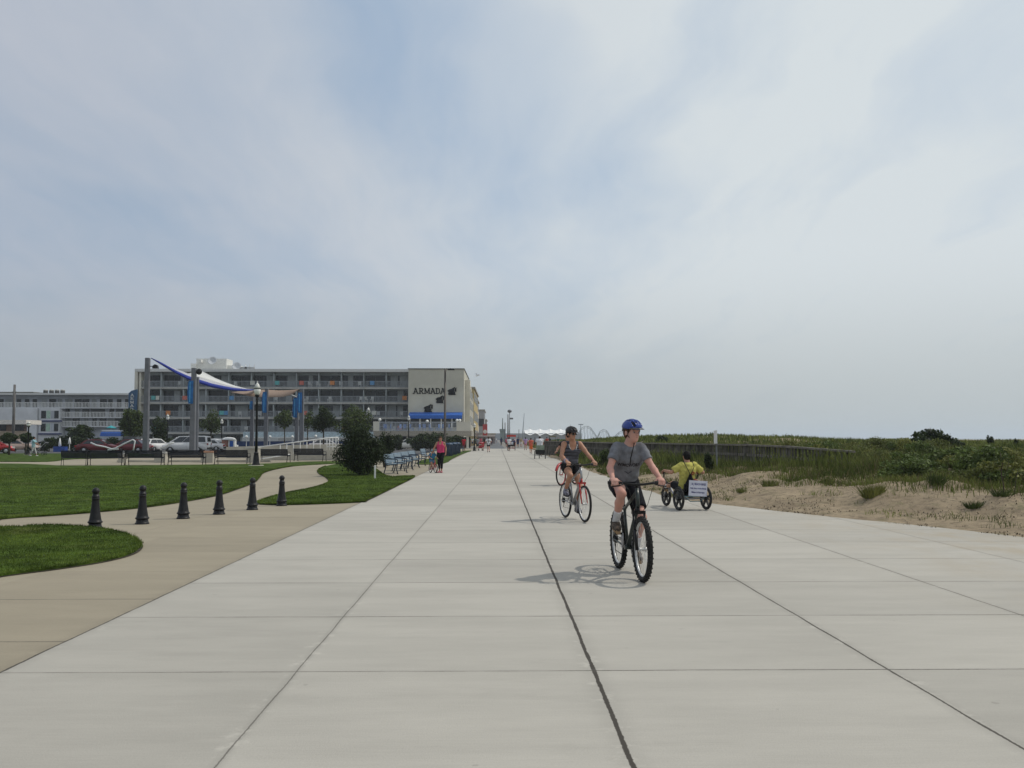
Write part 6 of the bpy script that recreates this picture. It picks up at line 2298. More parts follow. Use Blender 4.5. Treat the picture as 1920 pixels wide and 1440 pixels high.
# trike of the man in white, seen from behind
TW = G(1012.5, 860.5)
tk = thing('tricycle', 'dark tricycle with a wide rear box ridden away by the man in white', 'tricycle', (TW.x, TW.y, 0.002), R(90))
for s in (-1, 1):
    wheel(tk, 0, 0.30, 0.026, m_rim_s, 0, None, 'wheel', 16, y=s * 0.40)
wheel(tk, 1.25, 0.30, 0.024, m_rim_s, 0, None, 'wheel', 16)
f = MB()
f.tube([(0, -0.40, 0.30), (0, 0.40, 0.30)], 0.018, 8)
f.tube([(0, 0, 0.30), (0.35, 0, 0.32), (0.8, 0, 0.45), (1.05, 0, 0.85)], 0.024, 8)
f.tube([(0.35, 0, 0.32), (0.28, 0, 0.80)], 0.018, 8)
for s in (-1, 1):
    f.tube([(1.05, s * 0.05, 0.80), (1.25, s * 0.05, 0.30)], 0.014, 8)
f.tube([(1.05, 0, 0.85), (1.03, 0, 1.05), (0.85, 0.32, 1.08)], 0.013, 8).tube([(1.03, 0, 1.05), (0.85, -0.32, 1.08)], 0.013, 8)
f.build('frame', m_blackp, tk)
MB().box((0.28, 0, 0.84), (0.28, 0.26, 0.08)).build('saddle', m_blackp, tk, bevel=0.03)
MB().box((-0.02, 0, 0.52), (0.5, 0.66, 0.34), taper=1.08).build('rear_box', m_blackp, tk, bevel=0.02)
MB().box((-0.285, 0, 0.86), (0.03, 0.62, 0.36), Matrix.Rotation(R(-6), 3, 'Y')).build('back_panel', M('pale_green_panel', (0.20, 0.25, 0.19), rough=0.6), tk, bevel=0.01)


def surrey(label, loc, rz, roof_m, body_m):
    t = thing('surrey', label, 'surrey bike', loc, rz)
    for x in (-0.55, 0.85):
        for s in (-1, 1):
            wheel(t, x, 0.32, 0.024, m_rim_s, 0, None, 'wheel', 12, y=s * 0.48)
    f = MB()
    for s in (-1, 1):
        f.tube([(-0.55, s * 0.44, 0.32), (0.85, s * 0.44, 0.32)], 0.02, 8)
        f.tube([(-0.6, s * 0.50, 0.4), (-0.6, s * 0.50, 1.86)], 0.018, 6)
        f.tube([(0.75, s * 0.50, 0.4), (0.75, s * 0.50, 1.86)], 0.018, 6)
    f.tube([(-0.55, -0.48, 0.32), (-0.55, 0.48, 0.32)], 0.02, 8).tube([(0.85, -0.48, 0.32), (0.85, 0.48, 0.32)], 0.02, 8)
    f.build('frame', body_m, t)
    MB().box((-0.1, 0, 0.62), (0.42, 0.96, 0.10)).build('seat', m_blackp, t, bevel=0.03)
    MB().box((-0.34, 0, 0.86), (0.07, 0.96, 0.40), Matrix.Rotation(R(-8), 3, 'Y')).build('backrest', m_blackp, t, bevel=0.02)
    MB().box((-0.62, 0, 0.95), (0.03, 0.5, 0.34)).build('rear_sign', M('surrey_sign', (0.5, 0.54, 0.62)), t)
    n = 10
    vs = []
    for k in range(n + 1):
        y = -0.58 + 1.16 * k / n
        z = 1.86 + 0.16 * math.cos((k / n - 0.5) * PI)
        vs += [(-0.85, y, z), (1.0, y, z)]
    r_ = MB().add(vs, [(2 * k, 2 * k + 1, 2 * k + 3, 2 * k + 2) for k in range(n)], True)
    for k in range(16):
        y0_, y1_ = -0.58 + 1.16 * k / 16, -0.58 + 1.16 * (k + 1) / 16
        for xx in (-0.85, 1.0):
            r_.add([(xx, y0_, 1.98), (xx, y1_, 1.98), (xx, y1_, 1.80), (xx, (y0_ + y1_) / 2, 1.74), (xx, y0_, 1.80)], [(0, 1, 2, 3, 4)])
    o = r_.build('canopy', roof_m, t)
    o.modifiers.new('thickness', 'SOLIDIFY').thickness = 0.02
    return t


c = G(958.5, 845)
surrey('four wheeled surrey with a red fringed canopy amid the far walkers', (c.x, c.y, 0.004), R(90), M('surrey_red_canopy', (0.52, 0.04, 0.025), rough=0.7), m_bred)
c = G(1036, 839.5)
surrey('dark surrey with a beige canopy left of the woman cyclist', (c.x, c.y, 0.004), R(90), M('surrey_beige_canopy', (0.24, 0.21, 0.13), rough=0.8), m_blackp)


def stroller(label, loc, rz, cloth, s=1.0):
    t = thing('stroller', label, 'stroller', loc, rz)
    t.scale = (s, s, s)
    for x in (-0.32, 0.36):
        for y in (-0.24, 0.24):
            MB().torus((x, y, 0.13), 0.11, 0.022, 18, 6, RX).lathe([(0.03, -0.02), (0.03, 0.02)], 8, c=(x, y, 0.13), axis=RX).build('wheel', m_tyre, t)
    f = MB()
    for y in (-0.24, 0.24):
        f.tube([(-0.32, y, 0.13), (0.05, y, 0.5), (-0.55, y, 1.02)], 0.014, 6)
        f.tube([(0.36, y, 0.13), (-0.25, y, 0.72)], 0.014, 6)
    f.tube([(-0.55, -0.24, 1.02), (-0.55, 0.24, 1.02)], 0.016, 6)
    f.build('frame', m_alu, t)
    MB().prism([(-0.28, 0.72), (-0.12, 0.42), (0.30, 0.40), (0.42, 0.52), (0.30, 0.36), (-0.16, 0.34), (-0.36, 0.70)], 0.44, XZ, (0, 0.22, 0)).build('seat', cloth, t)
    vs, fs = [], []
    n = 8
    for k in range(n + 1):
        a = R(20 + 130 * k / n)
        for y in (-0.24, 0.24):
            vs.append((-0.18 + 0.42 * math.cos(a), y, 0.68 + 0.42 * math.sin(a)))
    for k in range(n):
        fs.append((2 * k, 2 * k + 1, 2 * k + 3, 2 * k + 2))
    o = MB().add(vs, fs, True).build('hood', cloth, t)
    o.modifiers.new('thickness', 'SOLIDIFY').thickness = 0.015
    return t


m_str = M('dark_stroller_cloth', (0.014, 0.014, 0.018), rough=0.9)
c = G(75, 853.5)
stroller('dark hooded stroller pushed along the far lawn at the left', (c.x, c.y, 0.0), R(180), m_str, 1.15)
c = G(901, 845.5)
stroller('red stroller pushed by walkers on the far promenade', (c.x, c.y, 0.004), R(100), M('red_stroller_cloth', (0.34, 0.03, 0.04), rough=0.9), 1.0)
# ================================================================== people: one smooth surface per body, grown from a distance field
class Field:
    def __init__(self, res):
        self.h = res
        self.p = []
        self.neg = []
        self.planes = []

    def cap(self, a, b, ra, rb=None, k=0.02, sq=None, cut=None, neg=False):
        a, b = np.array(a, float), np.array(b, float)
        rb = ra if rb is None else rb
        (self.neg if neg else self.p).append(('c', a, b, ra, rb, k, sq, cut))
        return self

    def chain(self, pts, rs, k=0.02, **kw):
        for i in range(len(pts) - 1):
            self.cap(pts[i], pts[i + 1], rs[i], rs[i + 1], k, **kw)
        return self

    def ell(self, c, r, rot=None, k=0.02, neg=False, cut=None):
        (self.neg if neg else self.p).append(('e', np.array(c, float), np.array(r, float), None if rot is None else np.array(rot, float), k, cut))
        return self

    def bounds(self, q):
        if q[0] == 'c':
            f = 1.0 if q[6] is None else max(1.0, q[6][1])
            m = max(q[3], q[4]) * f
            return np.minimum(q[1], q[2]) - m, np.maximum(q[1], q[2]) + m
        m = q[2].max() if q[3] is not None else q[2]
        return q[1] - m, q[1] + m

    def dist(self, q, X, Y, Z):
        if q[0] == 'c':
            _, a, b, ra, rb, k, sq, cut = q
            px, py, pz = X - a[0], Y - a[1], Z - a[2]
            d = b - a
            if sq is not None:
                ax, f = np.array(sq[0], float), sq[1]
                pa = px * ax[0] + py * ax[1] + pz * ax[2]
                s = pa * (1 - 1 / f)
                px, py, pz = px - ax[0] * s, py - ax[1] * s, pz - ax[2] * s
                d = d - ax * (d @ ax) * (1 - 1 / f)
            L = max(d @ d, 1e-9)
            t = np.clip((px * d[0] + py * d[1] + pz * d[2]) / L, 0, 1)
            r = np.sqrt((px - d[0] * t) ** 2 + (py - d[1] * t) ** 2 + (pz - d[2] * t) ** 2) - (ra + (rb - ra) * t)
        else:
            _, c, rr, rot, k, cut = q
            px, py, pz = X - c[0], Y - c[1], Z - c[2]
            if rot is not None:
                px, py, pz = (rot[0, 0] * px + rot[1, 0] * py + rot[2, 0] * pz, rot[0, 1] * px + rot[1, 1] * py + rot[2, 1] * pz, rot[0, 2] * px + rot[1, 2] * py + rot[2, 2] * pz)
            k0 = np.sqrt((px / rr[0]) ** 2 + (py / rr[1]) ** 2 + (pz / rr[2]) ** 2)
            k1 = np.sqrt((px / rr[0] ** 2) ** 2 + (py / rr[1] ** 2) ** 2 + (pz / rr[2] ** 2) ** 2) + 1e-6
            r = k0 * (k0 - 1) / k1
        if cut is not None:
            pt, n = np.array(cut[0], float), np.array(cut[1], float)
            n = n / np.linalg.norm(n)
            r = np.maximum(r, (X - pt[0]) * n[0] + (Y - pt[1]) * n[1] + (Z - pt[2]) * n[2])
        return r

    def build(self, name, mat, parent, smooth_iter=0):
        h = self.h
        lo = np.min([self.bounds(q)[0] for q in self.p], axis=0) - 3 * h
        hi = np.max([self.bounds(q)[1] for q in self.p], axis=0) + 3 * h
        n = np.ceil((hi - lo) / h).astype(int) + 1
        F = np.full(n, 1.0, dtype=np.float32)
        axs = [lo[i] + h * np.arange(n[i]) for i in range(3)]
        for lst, neg in ((self.p, False), (self.neg, True)):
            for q in lst:
                b0, b1 = self.bounds(q)
                k = q[5] if q[0] == 'c' else q[4]
                i0 = np.clip(np.floor((b0 - 2 * k - 2 * h - lo) / h).astype(int), 0, n - 1)
                i1 = np.clip(np.ceil((b1 + 2 * k + 2 * h - lo) / h).astype(int) + 1, 1, n)
                sl = tuple(slice(a, b) for a, b in zip(i0, i1))
                X = axs[0][sl[0]][:, None, None]
                Y = axs[1][sl[1]][None, :, None]
                Z = axs[2][sl[2]][None, None, :]
                d = self.dist(q, X, Y, Z)
                f = F[sl]
                if neg:
                    d = -d
                    hh = np.maximum(k - np.abs(f - d), 0) / max(k, 1e-6)
                    F[sl] = np.maximum(f, d) + hh * hh * k * 0.25
                else:
                    hh = np.maximum(k - np.abs(f - d), 0) / max(k, 1e-6)
                    F[sl] = np.minimum(f, d) - hh * hh * k * 0.25
        fo = getattr(self, 'folds', 0)
        if fo:
            X, Y, Z = axs[0][:, None, None], axs[1][None, :, None], axs[2][None, None, :]
            w = np.sin(X * 31 + 2.1 * np.sin(Z * 17 + Y * 9)) * np.sin(Y * 26 + Z * 34 + 1.8 * np.sin(X * 15 + Y * 12)) + 0.6 * np.sin(Z * 62 - np.abs(Y) * 48 + 2.0 * np.sin(Y * 21))
            F = F + (fo * w).astype(np.float32)
        for pt, nn in self.planes:
            nn = np.array(nn, float) / np.linalg.norm(nn)
            F = np.maximum(F, ((axs[0] - pt[0]) * nn[0])[:, None, None] + ((axs[1] - pt[1]) * nn[1])[None, :, None] + ((axs[2] - pt[2]) * nn[2])[None, None, :])
        V, Q = surface_net(F, lo, h)
        return mesh_np(name, V, Q, mat, parent, smooth=True)


def surface_net(F, lo, h):
    S = F < 0
    nx, ny, nz = F.shape
    cnt = np.zeros((nx - 1, ny - 1, nz - 1), dtype=np.int8)
    offs = [(i, j, k) for i in (0, 1) for j in (0, 1) for k in (0, 1)]
    for i, j, k in offs:
        cnt += S[i:nx - 1 + i, j:ny - 1 + j, k:nz - 1 + k]
    act = np.argwhere((cnt > 0) & (cnt < 8))
    vals = np.stack([F[act[:, 0] + i, act[:, 1] + j, act[:, 2] + k] for i, j, k in offs], 1)
    acc = np.zeros((len(act), 3))
    num = np.zeros(len(act))
    O = np.array(offs, float)
    for a in range(8):
        for b in range(a + 1, 8):
            if np.abs(O[a] - O[b]).sum() != 1:
                continue
            m = (vals[:, a] < 0) != (vals[:, b] < 0)
            t = vals[m, a] / (vals[m, a] - vals[m, b])
            acc[m] += O[a] + (O[b] - O[a]) * t[:, None]
            num[m] += 1
    V = lo + h * (act + acc / num[:, None])
    idx = -np.ones((nx - 1, ny - 1, nz - 1), dtype=np.int64)
    idx[act[:, 0], act[:, 1], act[:, 2]] = np.arange(len(act))
    quads = []
    for ax in range(3):
        sl0 = [slice(None)] * 3
        sl1 = [slice(None)] * 3
        sl0[ax] = slice(0, -1)
        sl1[ax] = slice(1, None)
        A, B = S[tuple(sl0)], S[tuple(sl1)]
        u, v = (ax + 1) % 3, (ax + 2) % 3
        e = np.argwhere(A != B)
        if len(e) == 0:
            continue
        ok = (e[:, u] > 0) & (e[:, v] > 0) & (e[:, u] < F.shape[u] - 1) & (e[:, v] < F.shape[v] - 1)
        e = e[ok]
        ins = A[tuple(e.T)]

        def cell(du, dv):
            c = e.copy()
            c[:, u] += du
            c[:, v] += dv
            return idx[tuple(c.T)]
        q = np.stack([cell(-1, -1), cell(0, -1), cell(0, 0), cell(-1, 0)], 1)
        q[~ins] = q[~ins][:, ::-1]
        quads.append(q)
    Q = np.concatenate(quads)
    return V, Q[(Q >= 0).all(1)]


def v3(*a):
    return np.array(a, float)


def unit(a):
    return a / (np.linalg.norm(a) + 1e-9)


def ik(a, b, l1, l2, pole):
    d = b - a
    L = np.linalg.norm(d)
    L2 = min(L, (l1 + l2) * 0.999)
    u = d / L
    x = (l1 * l1 - l2 * l2 + L2 * L2) / (2 * L2)
    hgt = math.sqrt(max(l1 * l1 - x * x, 0.0))
    p = pole - u * (pole @ u)
    return a + u * x * (L / L2) + unit(p) * hgt


def rotz(v, a):
    c, s = math.cos(a), math.sin(a)
    return v3(v[0] * c - v[1] * s, v[0] * s + v[1] * c, v[2])


SKIN_A = M('fair_skin', (0.55, 0.32, 0.26), rough=0.6, var=0.06, scale=9, c2=(0.56, 0.27, 0.205), bump=0.1, bscale=60)
SKIN_B = M('tanned_skin', (0.40, 0.205, 0.130), rough=0.55, var=0.06, scale=14)
SKIN_C = M('brown_skin', (0.20, 0.10, 0.062), rough=0.55, var=0.06, scale=14)


def cloth(name, c, **k):
    return M('cloth_' + name, c, rough=0.9, var=k.pop('var', 0.12), scale=k.pop('scale', 7), bump=k.pop('bump', 0.25), bscale=k.pop('bscale', 13), spec=0.15, **k)


def hand(F, w, d, n, th, s=1.0, curl=(60, 125), k=0.006):
    """palm and five fingers; d along the hand, n out of the palm, th towards the thumb"""
    d, n = unit(d), unit(n)
    th = unit(th - d * (th @ d))
    F.ell(w + d * 0.048 * s, v3(0.052, 0.043, 0.019) * s, np.stack([d, th, unit(np.cross(d, th))], 1), 0.012)
    for off, ln in ((-0.032, 0.80), (-0.011, 0.97), (0.011, 1.0), (0.032, 0.92)):
        b = w + (d * 0.086 + th * off) * s
        a1, a2 = R(curl[0]), R(curl[1])
        p1 = b + (d * math.cos(a1) + n * math.sin(a1)) * 0.044 * ln * s
        p2 = p1 + (d * math.cos(a2) + n * math.sin(a2)) * 0.040 * ln * s
        F.chain([b, p1, p2], [0.0100 * s, 0.0095 * s, 0.0082 * s], k)
    b = w + (d * 0.030 + th * 0.036) * s
    p1 = b + unit(d * 0.7 + th * 0.6 + n * 0.5) * 0.045 * s
    p2 = p1 + unit(d * 0.5 - th * 0.1 + n * 0.9) * 0.034 * s
    F.chain([b, p1, p2], [0.0135 * s, 0.0115 * s, 0.0095 * s], k)


def person(t, J, o, res=0.0075, hi=True):
    """J: joints in the thing's own coordinates (x forward, y to the left, z up); o: looks"""
    s = J.get('s', 1.0)
    bulk = o.get('bulk', 1.0)
    hip, mid, neck, head = J['hip'], J['mid'], J['neck'], J['head']
    shL, shR = J['shL'], J['shR']
    lat = unit(shL - shR)
    up = unit(mid - hip)
    fwd = unit(np.cross(lat, up))
    hf = unit(J['hf'])
    hu = unit(J.get('hu', v3(0, 0, 1)) - hf * (J.get('hu', v3(0, 0, 1)) @ hf))
    hl = np.cross(hu, hf)
    HR = np.stack([hf, hl, hu], 1)
    hd = lambda x, y, z: head + (hf * x + hl * y + hu * z) * s
    arms = [(shL, J['elL'], J['wrL'], J['hdL'], 1), (shR, J['elR'], J['wrR'], J['hdR'], -1)]
    legs = [(J['hpL'], J['knL'], J['anL'], J['toL'], 1), (J['hpR'], J['knR'], J['anR'], J['toR'], -1)]
    hipL, hipR = J['hpL'], J['hpR']
    b = s * bulk

    def torso(F, g=0.0, hem=0.0, k=0.05):
        F.cap(hip + up * 0.04 * s - up * hem, mid - up * 0.12 * s, 0.105 * b + g * 1.15, 0.112 * b + g, k, sq=(lat, 1.42))
        F.cap(mid - up * 0.13 * s + lat * 0.085 * s, mid - up * 0.13 * s - lat * 0.085 * s, 0.098 * b + g, None, k)
        F.cap(shL * 0.9 + shR * 0.1 - up * 0.005 * s, shR * 0.9 + shL * 0.1 - up * 0.005 * s, 0.053 * b + g * 0.9, None, k)

    # ---- body: one continuous skin
    F = Field(res)
    torso(F)
    F.cap(hipL * 0.8 + hipR * 0.2, hipR * 0.8 + hipL * 0.2, 0.105 * b, None, 0.05)
    F.chain([mid + up * 0.0, neck, head - hu * 0.05 * s], [0.062 * s, 0.052 * s, 0.052 * s], 0.035)
    for a, e, w, dr, sd_ in arms:
        F.chain([a, a * 0.45 + e * 0.55, e, e * 0.7 + w * 0.3, w], [0.054 * b, 0.046 * b, 0.038 * b, 0.040 * b, 0.026 * s], 0.02)
        if hi:
            hand(F, w, dr[0], dr[1], dr[2], s)
        else:
            F.ell(w + unit(dr[0]) * 0.07 * s, v3(0.04, 0.04, 0.06) * s, None, 0.02)
    for a, kn, an, to, sd_ in legs:
        F.chain([a, a * 0.5 + kn * 0.5, kn, kn * 0.65 + an * 0.35 - unit(to - an) * 0.012, an], [0.088 * b, 0.072 * b, 0.054 * b, 0.053 * b, 0.034 * s], 0.03)
        F.chain([an - v3(0, 0, 0.02), an + unit(to - an) * 0.02 - v3(0, 0, 0.05) * s, to], [0.036 * s, 0.036 * s, 0.026 * s], 0.02)
    F.ell(hd(-0.008, 0, 0.032), v3(0.098, 0.076, 0.086) * s, HR, 0.03)
    F.ell(hd(0.022, 0, -0.045), v3(0.070, 0.056, 0.066) * s, HR, 0.035)
    F.ell(hd(0.058, 0, -0.088), v3(0.026, 0.026, 0.020) * s, HR, 0.03)
    if hi:
        F.cap(hd(0.086, 0, 0.010), hd(0.106, 0, -0.026), 0.010 * s, 0.0145 * s, 0.012)
        F.cap(hd(0.078, 0.032, 0.026), hd(0.078, -0.032, 0.026), 0.014 * s, None, 0.015)
        for q in (-1, 1):
            F.ell(hd(0.092, q * 0.033, 0.004), v3(0.018, 0.017, 0.012) * s, HR, 0.012, neg=True)
            F.ell(hd(-0.012, q * 0.078, -0.010), v3(0.022, 0.010, 0.032) * s, HR, 0.008)
        F.cap(hd(0.080, 0.018, -0.058), hd(0.080, -0.018, -0.058), 0.010 * s, None, 0.01)
    body = F.build('body', o['skin'], t)

    if hi:
        for q in (-1, 1):
            MB().sphere(hd(0.079, q * 0.033, 0.004), 0.0098 * s, 10, 8).build('eye', M('eye_white', (0.34, 0.31, 0.30), rough=0.3), body)
            MB().sphere(hd(0.0852, q * 0.033, 0.004), 0.0062 * s, 8, 6).build('iris', M('eye_dark', (0.03, 0.025, 0.02), rough=0.2), body)
            MB().tube([hd(0.088, q * 0.016, 0.027), hd(0.091, q * 0.034, 0.031), hd(0.082, q * 0.050, 0.026)], [0.004 * s, 0.005 * s, 0.003 * s], 6).build('eyebrow', o.get('hair', m_dark), body)
        MB().tube([hd(0.084, 0.023, -0.057), hd(0.0905, 0, -0.056), hd(0.084, -0.023, -0.057)], [0.003 * s, 0.0065 * s, 0.003 * s], 8).build('lips', M('lips', (0.36, 0.13, 0.11), rough=0.5), body)

    # ---- hair
    if 'hair' in o:
        F = Field(max(res, 0.008))
        F.ell(hd(-0.014, 0, 0.036), v3(0.104, 0.084, 0.093) * s, HR, 0.02)
        F.ell(hd(-0.045, 0, -0.02), v3(0.066, 0.076, 0.070) * s, HR, 0.03)
        F.neg.append(('e', hd(0.075, 0, -0.035), v3(0.075, 0.075, 0.085) * s, HR, 0.02, None))
        if o.get('long'):
            F.chain([hd(-0.06, 0, 0.0), hd(-0.095, 0, -0.10), hd(-0.09, 0, -0.20)], [0.06 * s, 0.055 * s, 0.03 * s], 0.03)
        F.build('hair', o['hair'], t)

    # ---- top
    g = o.get('loose', 0.014)
    top = o.get('top')
    if top:
        F = Field(res)
        torso(F, g * s, 0.10 * s)
        sl = o.get('sleeve', 0.55)
        if sl > 0:
            F.ell(mid - up * 0.012 * s + fwd * 0.004 * s, v3(0.082 * b + g * s, 0.115 * b, 0.066 * b), np.stack([fwd, lat, up], 1), 0.03)
            for a, e, w, dr, sd_ in arms:
                full = [a, e, w]
                if sl <= 1:
                    p = a + (e - a) * sl
                    q_ = a + (e - a) * (sl + 0.35)
                    F.cap(a, q_, 0.056 * b + g * 0.8 * s, 0.052 * b + g * 1.3 * s, 0.03, cut=(p, e - a))
                else:
                    F.cap(a, e, 0.060 * b + g * s, 0.050 * b + g * s, 0.03)
                    p = e + (w - e) * (sl - 1)
                    F.cap(e, w, 0.050 * b + g * s, 0.04 * b + g * s, 0.03, cut=(p, w - e))
            F.neg.append(('e', neck + up * 0.050 * s + fwd * 0.012 * s, v3(0.072, 0.075, 0.044) * s, np.stack([fwd, lat, up], 1), 0.01, None))
        else:
            # vest: open at the shoulders, a deep scooped neck
            for q in (1, -1):
                c_ = mid + lat * q * 0.205 * s - up * 0.015 * s
                F.neg.append(('e', c_, v3(0.16, 0.088, 0.115) * s, np.stack([fwd, lat, up], 1), 0.012, None))
            F.neg.append(('e', neck + fwd * 0.07 * s - up * 0.055 * s, v3(0.09, 0.072, 0.125) * s, np.stack([fwd, lat, up], 1), 0.012, None))
            F.neg.append(('e', neck - fwd * 0.08 * s - up * 0.01 * s, v3(0.07, 0.065, 0.09) * s, np.stack([fwd, lat, up], 1), 0.012, None))
        F.planes.append((hip - up * o.get('hem', 0.03) * s, -up))
        F.folds = o.get('folds', 0.0)
        shirt = F.build(o.get('top_name', 't_shirt'), top, t)
        J['shirt'] = shirt

    # ---- bottom
    bot = o.get('bottom')
    if bot:
        F = Field(res)
        kind, frac = o.get('bottom_kind', ('shorts', 0.7))
        F.cap(hip + up * 0.05 * s, hip - up * 0.01 * s, 0.108 * b + 0.012 * s, None, 0.05, sq=(lat, 1.42))
        F.cap(hipL * 0.8 + hipR * 0.2, hipR * 0.8 + hipL * 0.2, 0.110 * b + 0.01 * s, None, 0.05)
        for a, kn, an, to, sd_ in legs:
            if kind == 'skirt':
                continue
            lo_ = 0.034 if kind == 'shorts' else 0.012
            if frac <= 1:
                p = a + (kn - a) * frac
                F.cap(a, kn, 0.092 * b + 0.014 * s, 0.058 * b + lo_ * s, 0.03, cut=(p, kn - a))
            else:
                F.cap(a, kn, 0.090 * b + 0.010 * s, 0.056 * b + lo_ * s, 0.03)
                p = kn + (an - kn) * (frac - 1)
                F.cap(kn, an, 0.057 * b + lo_ * s, (0.038 if lo_ < 0.02 else 0.05) * s + lo_ * s * 0.6, 0.03, cut=(p, an - kn))
        if kind == 'skirt':
            kc = (J['knL'] + J['knR']) / 2
            F.cap(hip, hip + (kc - hip) * 1.2, 0.115 * b, 0.19 * b, 0.03, sq=(lat, 1.25), cut=(hip + (kc - hip) * frac, kc - hip))
        F.planes.append((hip + up * 0.10 * s, up))
        F.build({'shorts': 'shorts', 'skirt': 'skirt', 'long': 'trousers', 'leggings': 'leggings'}[kind], bot, t)

    # ---- socks and shoes
    for a, kn, an, to, sd_ in legs:
        fd = unit(to - an)
        if 'sock' in o:
            F = Field(res)
            p = an + (kn - an) * o.get('sock_h', 0.3)
            F.cap(an - (kn - an) * 0.05, an + (kn - an) * 0.5, 0.042 * s, 0.050 * b, 0.01, cut=(p, kn - an))
            F.build('sock', o['sock'], t)
        if 'shoe' in o:
            F = Field(res)
            fh = unit(v3(fd[0], fd[1], 0.0))
            dn = v3(0, 0, -1.0)
            heel = an - fd * 0.0 + dn * 0.055 * s - fh * 0.035 * s
            ball = to + dn * 0.012 * s
            F.chain([heel, (heel + ball) / 2 + v3(0, 0, 0.008) * s, ball], [0.043 * s, 0.045 * s, 0.038 * s], 0.03)
            F.cap(an + dn * 0.02 * s, heel + fh * 0.04 * s, 0.045 * s, 0.045 * s, 0.03)
            sh_ = F.build('shoe', o['shoe'], t)
            if hi and 'sole' in o:
                MB().tube([heel + dn * 0.036 * s - fh * 0.03 * s, (heel + ball) / 2 + dn * 0.030 * s, ball + dn * 0.030 * s + fh * 0.03 * s], [0.036 * s, 0.040 * s, 0.030 * s], 10, flat=1.0).build('sole', o['sole'], sh_)

    # ---- helmet
    if 'helmet' in o:
        F = Field(max(0.006, res * 0.8) if hi else res)
        c_ = hd(-0.004, 0, 0.062)
        F.ell(c_, v3(0.138, 0.104, 0.094) * s, HR, 0.02)
        F.planes.append((hd(0, 0, 0.042), unit(-hu - hf * 0.08)))
        if hi:
            for yy in (-0.060, -0.022, 0.022, 0.060):
                for x0, x1 in ((0.055, 0.115), (-0.035, 0.025), (-0.118, -0.065)):
                    z = lambda x: 0.062 + 0.094 * math.sqrt(max(0.02, 1 - (x / 0.138) ** 2 - (yy / 0.104) ** 2))
                    F.cap(hd(x0, yy * (1 - 0.2 * abs(x0) / 0.12), z(x0)), hd(x1, yy * (1 - 0.2 * abs(x1) / 0.12), z(x1)), 0.0150 * s, None, 0.004, neg=True)
        hm = F.build('helmet', o['helmet'], t)
        F = Field(max(0.006, res * 0.8) if hi else res)
        F.ell(hd(-0.006, 0, 0.055), v3(0.128, 0.098, 0.086) * s, HR, 0.02)
        F.ell(hd(-0.07, 0, 0.012), v3(0.060, 0.082, 0.050) * s, HR, 0.02)
        F.planes.append((hd(0.0, 0, 0.030), unit(-hu + hf * 0.22)))
        F.build('helmet_shell', o.get('helmet2', m_blackp), hm)
        if hi:
            vs = []
            for rr_, dz_ in ((0.0, 0.0), (0.045, -0.016)):
                for k in range(9):
                    a = R(-58 + 116 * k / 8)
                    vs.append(hd(-0.004 + (0.136 + rr_ * math.cos(a)) * math.cos(a), (0.102 + rr_ * 0.3) * math.sin(a), 0.052 + dz_))
            m_ = MB().add([tuple(p) for p in vs], [(k, k + 1, 9 + k + 1, 9 + k) for k in range(8)], True)
            vo = m_.build('visor', o.get('visor', m_blackp), hm)
            vo.modifiers.new('thickness', 'SOLIDIFY').thickness = 0.005
            chin = hd(0.045, 0, -0.118)
            for q in (-1, 1):
                st_ = MB().tube([hd(0.035, q * 0.088, 0.045), hd(0.022, q * 0.078, -0.04), chin], 0.0048 * s, 6)
                st_.tube([hd(-0.065, q * 0.082, 0.03), hd(0.012, q * 0.079, -0.05)], 0.0048 * s, 6)
                st_.build('chin_strap', m_blackp, hm)
            if o.get('strap_end'):
                e0 = neck + fwd * 0.085 * s - up * 0.02 * s
                MB().tube([chin, (chin + e0) / 2 + fwd * 0.03, mid + fwd * 0.150 * s - up * 0.05 * s, mid + fwd * 0.155 * s - up * 0.13 * s], 0.0065 * s, 6).build('strap_end', m_blackp, hm)
    if o.get('glasses'):
        gl_ = MB()
        for q in (-1, 1):
            gl_.sphere(hd(0.090, q * 0.034, 0.004), (0.014, 0.029, 0.019), 12, 8, Matrix(HR.tolist()))
            gl_.tube([hd(0.088, q * 0.058, 0.012), hd(0.04, q * 0.078, 0.014), hd(-0.02, q * 0.080, 0.008)], 0.004, 6)
        gl_.tube([hd(0.098, -0.012, 0.010), hd(0.098, 0.012, 0.010)], 0.005, 6)
        gl_.build('sunglasses', M('sunglass_black', (0.008, 0.007, 0.006), rough=0.15, spec=0.6), t)
    return t


